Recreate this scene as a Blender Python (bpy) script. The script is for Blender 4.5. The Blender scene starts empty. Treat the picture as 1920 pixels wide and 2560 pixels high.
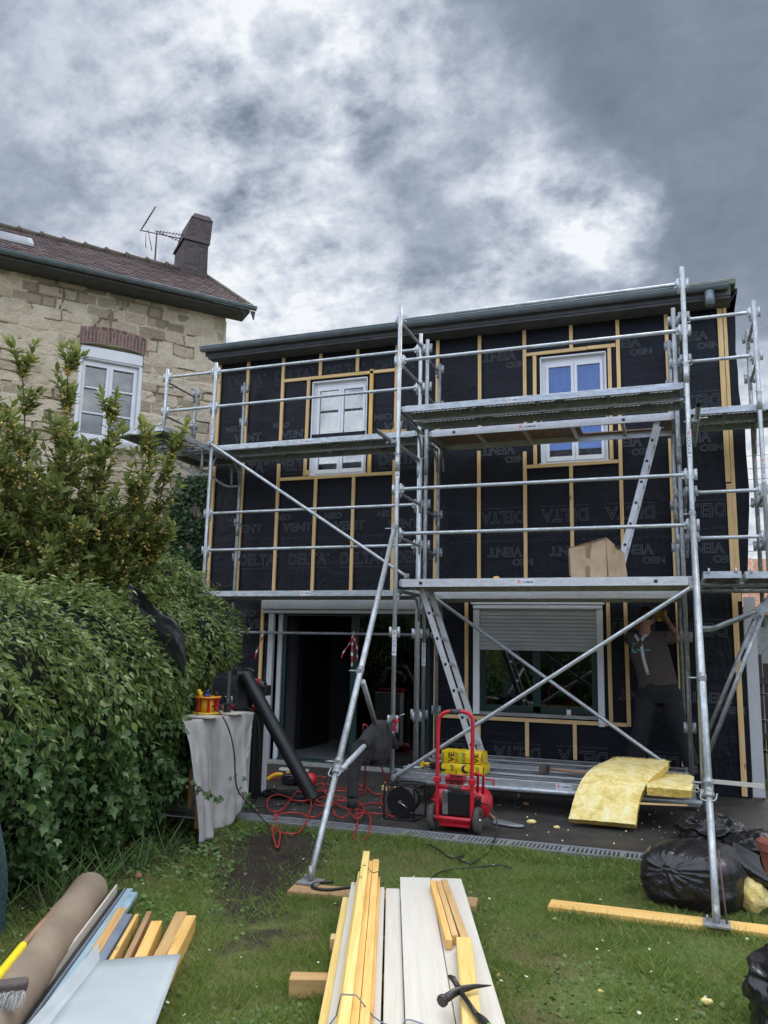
import bpy, bmesh, math, random
import numpy as np
from mathutils import Vector, Matrix, Euler
R = math.radians
rnd = random.Random(7)
sc = bpy.context.scene
COL = sc.collection

# ------------------------------------------------------------------ materials
def N(nt, t, **kw):
    n = nt.nodes.new(t)
    for k, v in kw.items():
        if k.startswith('i_'):
            key = k[2:]
            n.inputs[int(key) if key.isdigit() else key.replace('_', ' ')].default_value = v
        else:
            setattr(n, k, v)
    return n
def rgba(c): return (c[0], c[1], c[2], 1.0)
def newmat(name, rough=0.7, metal=0.0, col=(.5, .5, .5), spec=0.5):
    m = bpy.data.materials.new(name); m.use_nodes = True
    nt = m.node_tree; b = nt.nodes['Principled BSDF']
    b.inputs['Base Color'].default_value = rgba(col)
    b.inputs['Roughness'].default_value = rough
    b.inputs['Metallic'].default_value = metal
    b.inputs['Specular IOR Level'].default_value = spec
    return m, nt, b
def ramp(nt, fac, stops):
    r = N(nt, 'ShaderNodeValToRGB')
    e = r.color_ramp.elements
    while len(e) < len(stops): e.new(0.5)
    for el, (p, c) in zip(e, stops):
        el.position = p; el.color = rgba(c)
    nt.links.new(fac, r.inputs[0]); return r.outputs[0]
def noise(nt, vec, scale, detail=4, rough=.55, dist=0.0):
    n = N(nt, 'ShaderNodeTexNoise'); n.inputs['Scale'].default_value = scale
    n.inputs['Detail'].default_value = detail; n.inputs['Roughness'].default_value = rough
    n.inputs['Distortion'].default_value = dist
    if vec is not None: nt.links.new(vec, n.inputs['Vector'])
    return n.outputs[0]
def mapping(nt, vec, scale=(1, 1, 1), loc=(0, 0, 0)):
    m = N(nt, 'ShaderNodeMapping'); m.inputs['Scale'].default_value = scale; m.inputs['Location'].default_value = loc
    nt.links.new(vec, m.inputs['Vector']); return m.outputs[0]
def grain_vec(nt):
    a = N(nt, 'ShaderNodeAttribute', attribute_name='grain'); return a.outputs['Vector']
def math_(nt, op, a, b=None, clamp=False):
    m = N(nt, 'ShaderNodeMath', operation=op, use_clamp=clamp)
    for i, x in enumerate((a, b)):
        if x is None: continue
        if isinstance(x, (int, float)): m.inputs[i].default_value = x
        else: nt.links.new(x, m.inputs[i])
    return m.outputs[0]
def mixc(nt, f, a, b, mode='MIX'):
    m = N(nt, 'ShaderNodeMix', data_type='RGBA', blend_type=mode)
    for i, x in ((0, f), (6, a), (7, b)):
        if isinstance(x, (int, float)): m.inputs[i].default_value = x
        elif isinstance(x, tuple): m.inputs[i].default_value = rgba(x)
        else: nt.links.new(x, m.inputs[i])
    return m.outputs[2]
def bump(nt, b, h, strength=.3, dist=.01):
    n = N(nt, 'ShaderNodeBump'); n.inputs['Strength'].default_value = strength; n.inputs['Distance'].default_value = dist
    nt.links.new(h, n.inputs['Height']); nt.links.new(n.outputs[0], b.inputs['Normal'])
def stops3(lo, mid, hi, a=.3, b=.5, c=.72): return [(a, lo), (b, mid), (c, hi)]
def varmat(name, lo, hi, scale=8, rough=.7, metal=0, detail=5, bmp=0, bdist=.005, spec=.5, vec=None, vscale=(1, 1, 1), island=0, rl=None):
    m, nt, b = newmat(name, rough, metal, hi, spec)
    v = grain_vec(nt) if vec is None else vec
    v = mapping(nt, v, vscale)
    f = noise(nt, v, scale, detail)
    mid = tuple((x + y) / 2 for x, y in zip(lo, hi))
    c = ramp(nt, f, stops3(lo, mid, hi))
    if island:
        g = N(nt, 'ShaderNodeNewGeometry')
        h = N(nt, 'ShaderNodeHueSaturation'); nt.links.new(c, h.inputs['Color'])
        nt.links.new(math_(nt, 'ADD', math_(nt, 'MULTIPLY', g.outputs['Random Per Island'], island), 1 - island / 2), h.inputs['Value'])
        c = h.outputs[0]
    nt.links.new(c, b.inputs['Base Color'])
    if rl: nt.links.new(ramp(nt, f, [(0.3, (rl[0],) * 3), (.7, (rl[1],) * 3)]), b.inputs['Roughness'])
    if bmp: bump(nt, b, f, bmp, bdist)
    return m
def woodmat(name, dark, base, light, knots=True, rough=.65, gs=1.0, vary=.18):
    m, nt, b = newmat(name, rough, 0, base, .35)
    g = grain_vec(nt)
    oi = N(nt, 'ShaderNodeObjectInfo')
    off = N(nt, 'ShaderNodeCombineXYZ'); nt.links.new(math_(nt, 'MULTIPLY', oi.outputs['Random'], 37.0), off.inputs[0]); nt.links.new(math_(nt, 'MULTIPLY', oi.outputs['Random'], 11.0), off.inputs[1])
    va = N(nt, 'ShaderNodeVectorMath', operation='ADD'); nt.links.new(g, va.inputs[0]); nt.links.new(off.outputs[0], va.inputs[1]); g = va.outputs[0]
    n1 = noise(nt, mapping(nt, g, (1.3 * gs, 26 * gs, 26 * gs)), 1.6, 6, .6, .6)
    n2 = noise(nt, mapping(nt, g, (.8, 3.5, 3.5)), 2.2, 3)
    n3 = noise(nt, mapping(nt, g, (4, 220, 220)), 1.0, 2)
    c = ramp(nt, n1, [(.28, dark), (.5, base), (.72, light)])
    c = mixc(nt, math_(nt, 'MULTIPLY', n2, .55), c, ramp(nt, n2, [(.35, base), (.7, light)]))
    c = mixc(nt, math_(nt, 'MULTIPLY', math_(nt, 'SUBTRACT', n3, .45, True), .9), c, dark)
    if knots:
        vo = N(nt, 'ShaderNodeTexVoronoi'); vo.inputs['Scale'].default_value = 1.0
        nt.links.new(mapping(nt, g, (2.6, 9, 9)), vo.inputs['Vector'])
        k = ramp(nt, vo.outputs['Distance'], [(.04, (1, 1, 1)), (.13, (0, 0, 0))])
        c = mixc(nt, math_(nt, 'MULTIPLY', k, .9), c, tuple(x * .38 for x in dark))
    h = N(nt, 'ShaderNodeHueSaturation'); nt.links.new(c, h.inputs['Color'])
    nt.links.new(math_(nt, 'ADD', math_(nt, 'MULTIPLY', oi.outputs['Random'], vary), 1 - vary / 2), h.inputs['Value'])
    nt.links.new(h.outputs[0], b.inputs['Base Color'])
    bump(nt, b, n1, .15, .003)
    return m
M = {}
# galvanised tube: spangle and dull stains
def steel(name, lo, hi, r0, r1, metal):
    m, nt, b = newmat(name, .5, metal, hi)
    g = grain_vec(nt)
    n1 = noise(nt, mapping(nt, g, (6, 20, 20)), 1.5, 6, .65, .4)
    n2 = noise(nt, g, 45, 3)
    f = math_(nt, 'ADD', math_(nt, 'MULTIPLY', n1, .7), math_(nt, 'MULTIPLY', n2, .3))
    nt.links.new(ramp(nt, f, [(.34, lo), (.5, tuple((a + c) / 2 for a, c in zip(lo, hi))), (.64, hi)]), b.inputs['Base Color'])
    nt.links.new(ramp(nt, f, [(.3, (r0,) * 3), (.7, (r1,) * 3)]), b.inputs['Roughness'])
    return m
M['galv'] = steel('galvanised_steel', (.27, .29, .30), (.56, .59, .60), .55, .36, .55)
M['galv_old'] = steel('weathered_galvanised_steel', (.15, .165, .17), (.42, .44, .45), .65, .42, .55)
M['alu'] = steel('aluminium', (.44, .45, .455), (.66, .665, .67), .55, .4, .45)
M['cast'] = steel('cast_clamp', (.22, .23, .23), (.42, .43, .43), .6, .4, .6)
# perforated deck sheet: the holes are real openings in the sheet
def perf():
    m, nt, b = newmat('perforated_steel', .5, .55, (.40, .42, .43))
    uv = N(nt, 'ShaderNodeUVMap', uv_map='UVMap')
    sx = N(nt, 'ShaderNodeSeparateXYZ'); nt.links.new(uv.outputs[0], sx.inputs[0])
    u, v = sx.outputs[0], sx.outputs[1]
    row = math_(nt, 'FLOOR', math_(nt, 'DIVIDE', v, .03))
    sh = math_(nt, 'MULTIPLY', math_(nt, 'MODULO', row, 2.0), .5)
    fu = math_(nt, 'FRACT', math_(nt, 'ADD', math_(nt, 'DIVIDE', u, .05), sh))
    fv = math_(nt, 'FRACT', math_(nt, 'DIVIDE', v, .03))
    a = math_(nt, 'LESS_THAN', math_(nt, 'ABSOLUTE', math_(nt, 'SUBTRACT', fu, .5)), .27)
    c = math_(nt, 'LESS_THAN', math_(nt, 'ABSOLUTE', math_(nt, 'SUBTRACT', fv, .5)), .34)
    pv = math_(nt, 'FRACT', math_(nt, "DIVIDE", v, .36))      # one perforated band in every 360 mm
    band = math_(nt, 'MULTIPLY', math_(nt, 'GREATER_THAN', pv, .34), math_(nt, 'LESS_THAN', pv, .66))
    seg = math_(nt, 'FRACT', math_(nt, 'DIVIDE', u, .9)); gap = math_(nt, 'LESS_THAN', seg, .9)
    hole = math_(nt, 'MULTIPLY', math_(nt, 'MULTIPLY', a, c), math_(nt, 'MULTIPLY', band, gap))
    tr = N(nt, 'ShaderNodeBsdfTransparent'); mx = N(nt, 'ShaderNodeMixShader')
    nt.links.new(hole, mx.inputs[0]); nt.links.new(b.outputs[0], mx.inputs[1]); nt.links.new(tr.outputs[0], mx.inputs[2])
    nt.links.new(mx.outputs[0], nt.nodes['Material Output'].inputs[0])
    g = grain_vec(nt); n = noise(nt, g, 7, 5)
    nt.links.new(ramp(nt, n, stops3((.10, .108, .115), (.16, .17, .178), (.24, .25, .26))), b.inputs['Base Color'])
    return m
M['perf'] = perf()
M['batten'] = woodmat('treated_yellow_batten', (.46, .285, .11), (.68, .46, .205), (.76, .565, .30))
M['batten_o'] = woodmat('orange_batten', (.48, .25, .06), (.70, .42, .12), (.78, .53, .20))
M['batten_y'] = woodmat('bright_yellow_batten', (.55, .36, .08), (.72, .52, .16), (.80, .63, .28))
M['raw'] = woodmat('raw_plank', (.30, .16, .06), (.52, .31, .12), (.62, .42, .19))
M['oldwood'] = woodmat('brown_old_plank', (.20, .11, .05), (.36, .21, .10), (.45, .29, .15))
M['white_board'] = woodmat('white_washed_board', (.50, .46, .385), (.575, .535, .46), (.61, .575, .51), knots=False, gs=.9, vary=.06)
M['ply'] = varmat('deck_plywood', (.16, .11, .08), (.24, .17, .12), 9, .7)
def membrane():
    m, nt, b = newmat('black_membrane', .6, 0, (.01, .01, .012), .22)
    tc = N(nt, 'ShaderNodeTexCoord').outputs['Object']
    n = noise(nt, tc, 2.2, 4); fine = noise(nt, mapping(nt, tc, (300, 300, 60)), 1, 2)
    nt.links.new(ramp(nt, n, stops3((.0038, .0048, .0078), (.0052, .0066, .0105), (.0078, .0096, .0145))), b.inputs['Base Color'])
    w = noise(nt, mapping(nt, tc, (1.0, 1, 2.2)), 1.6, 5, .6, 1.2); w2 = noise(nt, mapping(nt, tc, (3.2, 1, 1.1)), 2.0, 3, .5, 2.0)
    h = math_(nt, 'ADD', math_(nt, 'ADD', w, math_(nt, 'MULTIPLY', w2, .6)), math_(nt, 'MULTIPLY', fine, .03))
    bump(nt, b, h, .42, .05)
    nt.links.new(ramp(nt, n, [(.35, (.42,) * 3), (.7, (.62,) * 3)]), b.inputs['Roughness'])
    return m
M['membrane'] = membrane()
M['print'] = newmat('grey_print', .7, 0, (.072, .080, .090))[0]
M['zinc'] = varmat('zinc', (.13, .16, .18), (.21, .245, .27), 5, .5, .35, rl=(.6, .4))
M['fascia'] = varmat('dark_soffit_board', (.06, .062, .066), (.105, .105, .11), 6, .7)
M['pvc'] = varmat('white_pvc', (.66, .67, .68), (.74, .75, .76), 4, .4)
M['pvc_grey'] = varmat('pale_grey_pvc', (.42, .43, .44), (.50, .51, .52), 4, .45)
M['shutter'] = varmat('grey_shutter', (.34, .36, .37), (.42, .44, .45), 4, .5)
M['green'] = newmat('dark_green_frame', .4, 0, (.008, .03, .025))[0]
M['steelgreen'] = M['green']
def glass(name, tint, rough=.02):
    m, nt, b = newmat(name, rough, 0, tint, .5)
    gl = N(nt, 'ShaderNodeBsdfGlossy'); gl.inputs['Roughness'].default_value = rough
    tr = N(nt, 'ShaderNodeBsdfTransparent'); tr.inputs[0].default_value = rgba(tint)
    fr = N(nt, 'ShaderNodeFresnel'); fr.inputs[0].default_value = 1.7
    mx = N(nt, 'ShaderNodeMixShader')
    f = math_(nt, 'ADD', math_(nt, 'MULTIPLY', fr.outputs[0], 2.0), .03, True)
    nt.links.new(f, mx.inputs[0]); nt.links.new(tr.outputs[0], mx.inputs[1]); nt.links.new(gl.outputs[0], mx.inputs[2])
    nt.links.new(mx.outputs[0], nt.nodes['Material Output'].inputs[0])
    return m
M['glass'] = glass('window_glass', (.86, .9, .88))
M['dark_glass'] = glass('dark_window_glass', (.22, .28, .27))
M['curtain'] = varmat('sheer_curtain', (.30, .285, .315), (.42, .40, .445), 3, .9, vscale=(1, 1, .2))
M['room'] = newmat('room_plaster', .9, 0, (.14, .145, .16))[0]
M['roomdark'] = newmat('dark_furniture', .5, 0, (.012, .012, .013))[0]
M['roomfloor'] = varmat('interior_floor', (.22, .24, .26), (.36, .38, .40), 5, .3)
# rubble stone wall: the relief is in the mesh, its stone, mortar and joint shadow tones ride along as attributes
def stone():
    m, nt, b = newmat('rubble_stone', .95, 0, (.4, .34, .26), .15)
    tc = N(nt, 'ShaderNodeTexCoord').outputs['Object']
    tone = N(nt, 'ShaderNodeAttribute', attribute_name='tone').outputs['Fac']; mo = N(nt, 'ShaderNodeAttribute', attribute_name='mortar').outputs['Fac']
    n1 = noise(nt, tc, 5, 6, .7); n2 = noise(nt, tc, 28, 6, .75); n3 = noise(nt, tc, 1.1, 4, .6)
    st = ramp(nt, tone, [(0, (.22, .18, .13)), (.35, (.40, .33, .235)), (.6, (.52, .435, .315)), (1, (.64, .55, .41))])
    c = mixc(nt, mo, st, ramp(nt, n1, stops3((.50, .425, .31), (.61, .525, .395), (.70, .61, .47))))
    c = mixc(nt, .75, c, ramp(nt, n2, stops3((.66, .64, .60), (.97, .96, .95), (1.16, 1.15, 1.13))), 'MULTIPLY')
    c = mixc(nt, .6, c, ramp(nt, n3, stops3((.78, .76, .73), (.98, .97, .96), (1.1, 1.09, 1.06))), 'MULTIPLY')
    nt.links.new(c, b.inputs['Base Color']); bump(nt, b, n2, .8, .012)
    return m
M['stone'] = stone()
def brickm(name, c1, c2, mo, bw=.22, rh=.07, ms=.011, vec='UVMap'):
    m, nt, b = newmat(name, .9, 0, c1, .2)
    tc = N(nt, 'ShaderNodeUVMap', uv_map='UVMap').outputs[0]
    br = N(nt, 'ShaderNodeTexBrick'); nt.links.new(tc, br.inputs['Vector']); br.inputs['Scale'].default_value = 1
    br.inputs['Brick Width'].default_value = bw; br.inputs['Row Height'].default_value = rh; br.inputs['Mortar Size'].default_value = ms
    br.inputs['Color1'].default_value = rgba(c1); br.inputs['Color2'].default_value = rgba(c2); br.inputs['Mortar'].default_value = rgba(mo)
    n = noise(nt, tc, 9, 5, .7)
    nt.links.new(mixc(nt, .7, br.outputs['Color'], ramp(nt, n, stops3((.55,) * 3, (.9,) * 3, (1.2,) * 3)), 'MULTIPLY'), b.inputs['Base Color'])
    bump(nt, b, math_(nt, 'SUBTRACT', math_(nt, 'MULTIPLY', n, .4), br.outputs['Fac']), .5, .01)
    return m
M['brick_old'] = brickm('weathered_brick', (.07, .055, .055), (.115, .085, .08), (.10, .095, .095))
M['brick_red'] = varmat('red_brick', (.15, .085, .072), (.25, .135, .11), 12, .9, island=.5, bmp=.3)
M['mortar'] = varmat('lime_mortar', (.42, .39, .33), (.55, .52, .46), 20, .95, bmp=.3)
M['tile'] = varmat('clay_tile', (.030, .020, .020), (.085, .046, .040), 5, .85, island=.55, bmp=.2)
M['tile_moss'] = varmat('mossy_ridge_tile', (.05, .045, .03), (.12, .085, .06), 6, .9, island=.3)
M['tile_orange'] = varmat('orange_clay_tile', (.26, .12, .07), (.42, .21, .13), 6, .85, island=.4)
M['tile_green'] = varmat('mossy_cement_tile', (.10, .12, .09), (.19, .21, .17), 8, .9, island=.3)
M['skylight'] = newmat('skylight_frame', .5, .2, (.33, .35, .36))[0]
M['rust'] = varmat('rusty_aerial', (.09, .05, .05), (.16, .10, .10), 20, .7, .4)
M['asphalt'] = None
M['black_pl'] = newmat('black_plastic', .4, 0, (.012, .012, .014))[0]
M['rubber'] = varmat('grey_rubber_tyre', (.035, .033, .03), (.085, .08, .072), 30, .85, bmp=.2)
M['red'] = varmat('red_paint', (.42, .012, .022), (.55, .018, .03), 5, .32)
M['hose_red'] = varmat('red_hose', (.30, .022, .018), (.46, .045, .035), 10, .4)
M['yellow'] = varmat('yellow_film', (.70, .46, .01), (.82, .56, .015), 14, .35, bmp=.35, bdist=.01)
M['yellow_p'] = newmat('yellow_plastic', .4, 0, (.75, .46, .02))[0]
M['orange_p'] = newmat('orange_plastic', .4, 0, (.75, .28, .02))[0]
M['blue_p'] = newmat('blue_plastic', .4, 0, (.02, .05, .25))[0]
M['green_p'] = newmat('green_ink', .5, 0, (.18, .5, .05))[0]
M['ink'] = newmat('black_ink', .5, 0, (.015, .015, .02))[0]
M['navy_ink'] = newmat('navy_ink', .5, 0, (.03, .06, .16))[0]
M['red_ink'] = newmat('red_ink', .5, 0, (.55, .06, .04))[0]
M['sticker'] = varmat('white_sticker', (.58, .59, .60), (.70, .71, .72), 10, .45)
M['white_p'] = newmat('white_plastic', .45, 0, (.7, .7, .68))[0]
M['chrome'] = newmat('bare_metal', .3, .9, (.5, .5, .5))[0]
M['blade'] = newmat('worn_spade_steel', .5, .6, (.22, .23, .24))[0]
M['cardboard'] = varmat('brown_cardboard', (.38, .27, .17), (.52, .385, .255), 4, .85)
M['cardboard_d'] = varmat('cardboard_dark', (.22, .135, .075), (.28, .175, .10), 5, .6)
def wool(name, lo, mid, hi):
    m, nt, b = newmat(name, .95, 0, mid, .1)
    g = N(nt, 'ShaderNodeTexCoord').outputs['Object']
    n1 = noise(nt, g, 9, 6, .65, .5); n2 = noise(nt, mapping(nt, g, (1, 1, 3)), 40, 4, .7)
    f = math_(nt, 'ADD', math_(nt, 'MULTIPLY', n1, .65), math_(nt, 'MULTIPLY', n2, .35))
    nt.links.new(ramp(nt, f, [(.36, lo), (.5, mid), (.62, hi)]), b.inputs['Base Color'])
    bump(nt, b, f, .8, .02)
    return m
M['wool'] = wool('yellow_mineral_wool', (.62, .43, .10), (.84, .68, .27), (.90, .80, .48))
M['wool_edge'] = wool('cut_mineral_wool', (.48, .29, .045), (.66, .45, .10), (.76, .58, .20))
def bagm():
    m, nt, b = newmat('black_plastic_film', .28, 0, (.008, .008, .010), .5)
    g = N(nt, 'ShaderNodeTexCoord').outputs['Object']
    n = noise(nt, g, 7, 4, .55, 1.2)
    nt.links.new(ramp(nt, noise(nt, g, 3, 2), [(.3, (.22,) * 3), (.7, (.40,) * 3)]), b.inputs['Roughness'])
    bump(nt, b, n, .5, .03)
    return m
M['bag'] = bagm()
M['pipe_black'] = varmat('black_foil_roll', (.010, .010, .012), (.022, .022, .024), 6, .5)
M['membrane_m'] = varmat('dark_grey_foil', (.016, .017, .019), (.034, .035, .038), 4, .55, bmp=.2, bdist=.02)
M['cloth_grey'] = varmat('grey_dust_sheet', (.30, .285, .275), (.42, .405, .39), 5, .85, bmp=.5, bdist=.03)
M['cabinet'] = newmat('white_cabinet', .5, 0, (.55, .57, .60))[0]
M['hoodie'] = varmat('black_hoodie_cotton', (.012, .012, .013), (.026, .025, .027), 20, .95, bmp=.3)
M['shirt'] = varmat('taupe_shirt_cotton', (.040, .031, .027), (.060, .047, .041), 30, .95, bmp=.15, vscale=(1, 1, 1))
M['trouser'] = varmat('navy_work_trousers', (.004, .0045, .008), (.009, .010, .016), 14, .9, bmp=.3)
M['skin'] = varmat('skin', (.24, .12, .085), (.34, .18, .13), 20, .55)
M['hair'] = varmat('dark_short_hair', (.012, .009, .007), (.03, .022, .018), 90, .8, bmp=.5)
M['brace_g'] = newmat('pale_grey_elastic', .8, 0, (.38, .38, .40))[0]
M['teal'] = newmat('teal_ink', .7, 0, (.06, .32, .27))[0]
M['shoe'] = newmat('dark_work_shoe', .7, 0, (.02, .018, .016))[0]
M['paper_roll'] = varmat('brown_paper_roll', (.185, .138, .098), (.275, .21, .150), 4, .8, detail=6, bmp=.15, bdist=.01)
M['paper_in'] = newmat('roll_end', .8, 0, (.5, .48, .44))[0]
M['blue_metal'] = varmat('pale_blue_lacquered_sheet', (.30, .42, .48), (.42, .55, .62), 3, .35, .1)
M['blue_film'] = varmat('scuffed_blue_film', (.20, .33, .42), (.46, .60, .68), 14, .3, detail=8)
M['slate'] = varmat('blue_grey_sheet', (.15, .18, .23), (.23, .27, .33), 5, .45, .1)
M['sheet_grey'] = varmat('pale_grey_sheet', (.33, .37, .385), (.43, .47, .485), 3, .55, detail=8)
M['yellow_tape'] = varmat('yellow_handle_sleeve', (.70, .55, .01), (.86, .70, .02), 30, .5)
M['handle_wood'] = varmat('worn_broom_wood', (.20, .095, .045), (.36, .20, .11), 30, .6, vscale=(.3, 1, 1))
M['brush'] = varmat('broom_block', (.06, .042, .036), (.10, .075, .065), 20, .6)
M['bristle'] = varmat('grey_bristles', (.32, .31, .29), (.62, .61, .58), 60, .8, island=.5)
M['hammer'] = varmat('dark_tool_steel', (.04, .035, .035), (.085, .075, .075), 20, .4, .7)
M['terracotta'] = varmat('terracotta', (.24, .07, .045), (.34, .12, .08), 10, .7)
M['net'] = varmat('green_shade_net', (.010, .030, .032), (.05, .10, .105), 60, .8, detail=6, bmp=.5)
M['grate'] = varmat('dusty_grey_grate', (.14, .145, .15), (.23, .235, .235), 10, .85)
M['concrete'] = varmat('grey_concrete', (.20, .20, .19), (.32, .32, .30), 10, .9, bmp=.3)
M['tape_rw'] = None
M['bark'] = varmat('brown_bark', (.05, .038, .026), (.12, .09, .06), 20, .9, bmp=.4)
def leafm(name, lo, mid, hi, rough=.45, trans=.25):
    m, nt, b = newmat(name, rough, 0, mid, .5)
    g = N(nt, 'ShaderNodeNewGeometry')
    c = ramp(nt, g.outputs['Random Per Island'], [(0, lo), (.5, mid), (1, hi)])
    nt.links.new(c, b.inputs['Base Color'])
    t = N(nt, 'ShaderNodeBsdfTranslucent'); nt.links.new(c, t.inputs[0])
    mx = N(nt, 'ShaderNodeMixShader'); mx.inputs[0].default_value = trans
    nt.links.new(b.outputs[0], mx.inputs[1]); nt.links.new(t.outputs[0], mx.inputs[2])
    nt.links.new(mx.outputs[0], nt.nodes['Material Output'].inputs[0])
    return m
M['laurel'] = leafm('laurel_leaf', (.105, .145, .032), (.19, .235, .060), (.33, .36, .12), .4, .45)
M['laurel_fl'] = leafm('laurel_blossom', (.52, .36, .08), (.66, .50, .16), (.78, .65, .30), .8, .2)
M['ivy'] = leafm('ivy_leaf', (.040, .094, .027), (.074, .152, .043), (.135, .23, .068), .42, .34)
M['ivy_top'] = leafm('pale_ivy_leaf', (.085, .135, .032), (.15, .215, .055), (.27, .33, .10), .42, .4)  # paler leaf of the mature upper ivy and its shoots
M['ivy_d'] = leafm('wall_ivy_leaf', (.028, .068, .024), (.05, .105, .034), (.09, .155, .052), .45, .25)
M['ivy_core'] = varmat('ivy_shade_core', (.006, .010, .005), (.014, .022, .010), 14, 1)  # near-black filler: the shade inside the hedge is put into its colour
M['grass'] = leafm('grass_blade', (.11, .175, .032), (.185, .27, .050), (.34, .38, .12), .6, .42)
M['weed'] = leafm('weed_leaf', (.06, .125, .03), (.10, .185, .045), (.16, .26, .07), .5, .35)
M['daisy'] = leafm('daisy_petal', (.62, .60, .50), (.75, .74, .66), (.78, .76, .45), .8, .2)
def lawnm():
    m, nt, b = newmat('lawn_soil', .95, 0, (.05, .05, .02), .2)
    tc = N(nt, 'ShaderNodeTexCoord').outputs['Object']
    n1 = noise(nt, tc, 1.1, 5, .6); n2 = noise(nt, tc, 26, 5, .7); n3 = noise(nt, tc, 5, 4)
    c = ramp(nt, n1, [(.38, (.13, .10, .05)), (.5, (.115, .125, .04)), (.62, (.095, .135, .035))])
    c = mixc(nt, .75, c, ramp(nt, n2, stops3((.45,) * 3, (.9,) * 3, (1.35,) * 3)), 'MULTIPLY')
    at = N(nt, 'ShaderNodeAttribute', attribute_name='bare').outputs['Fac']
    k = ramp(nt, math_(nt, 'ADD', at, math_(nt, 'MULTIPLY', math_(nt, 'SUBTRACT', n3, .5), 1.2)), [(.35, (0, 0, 0)), (.6, (1, 1, 1))])
    soil = mixc(nt, .8, ramp(nt, n3, stops3((.024, .018, .013), (.036, .028, .020), (.05, .038, .026))), ramp(nt, n2, stops3((.4,) * 3, (.9,) * 3, (1.5,) * 3)), 'MULTIPLY')
    nt.links.new(mixc(nt, k, c, soil), b.inputs['Base Color'])
    bump(nt, b, math_(nt, 'ADD', n2, n3), .7, .02)
    return m
M['lawn'] = lawnm()
def patiom():
    m, nt, b = newmat('dark_patio', .8, 0, (.03, .028, .026), .4)
    tc = N(nt, 'ShaderNodeTexCoord').outputs['Object']
    n1 = noise(nt, tc, .9, 4); n2 = noise(nt, tc, 30, 5, .7); n3 = noise(nt, tc, 4, 5, .6)
    c = ramp(nt, n3, stops3((.022, .019, .017), (.036, .032, .028), (.055, .049, .043)))
    c = mixc(nt, .7, c, ramp(nt, n2, stops3((.55,) * 3, (.95,) * 3, (1.4,) * 3)), 'MULTIPLY')
    nt.links.new(c, b.inputs['Base Color'])
    nt.links.new(ramp(nt, n1, [(.35, (.55,) * 3), (.65, (.85,) * 3)]), b.inputs['Roughness'])
    bump(nt, b, n2, .5, .006)
    return m
M['patio'] = patiom()
M['fence_wood'] = woodmat('dark_fence_wood', (.02, .016, .013), (.045, .036, .03), (.08, .066, .055))
M['bright'] = newmat('lit_hole_rim', .5, .2, (.66, .68, .70))[0]  # hole rims coloured paler to paint in the light they catch
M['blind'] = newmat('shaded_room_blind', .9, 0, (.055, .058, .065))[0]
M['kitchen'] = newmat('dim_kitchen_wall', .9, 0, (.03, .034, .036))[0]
M['foil_dark'] = varmat('dark_grey_membrane_offcut', (.012, .0125, .014), (.028, .029, .032), 5, .5, bmp=.3, bdist=.02)
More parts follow.
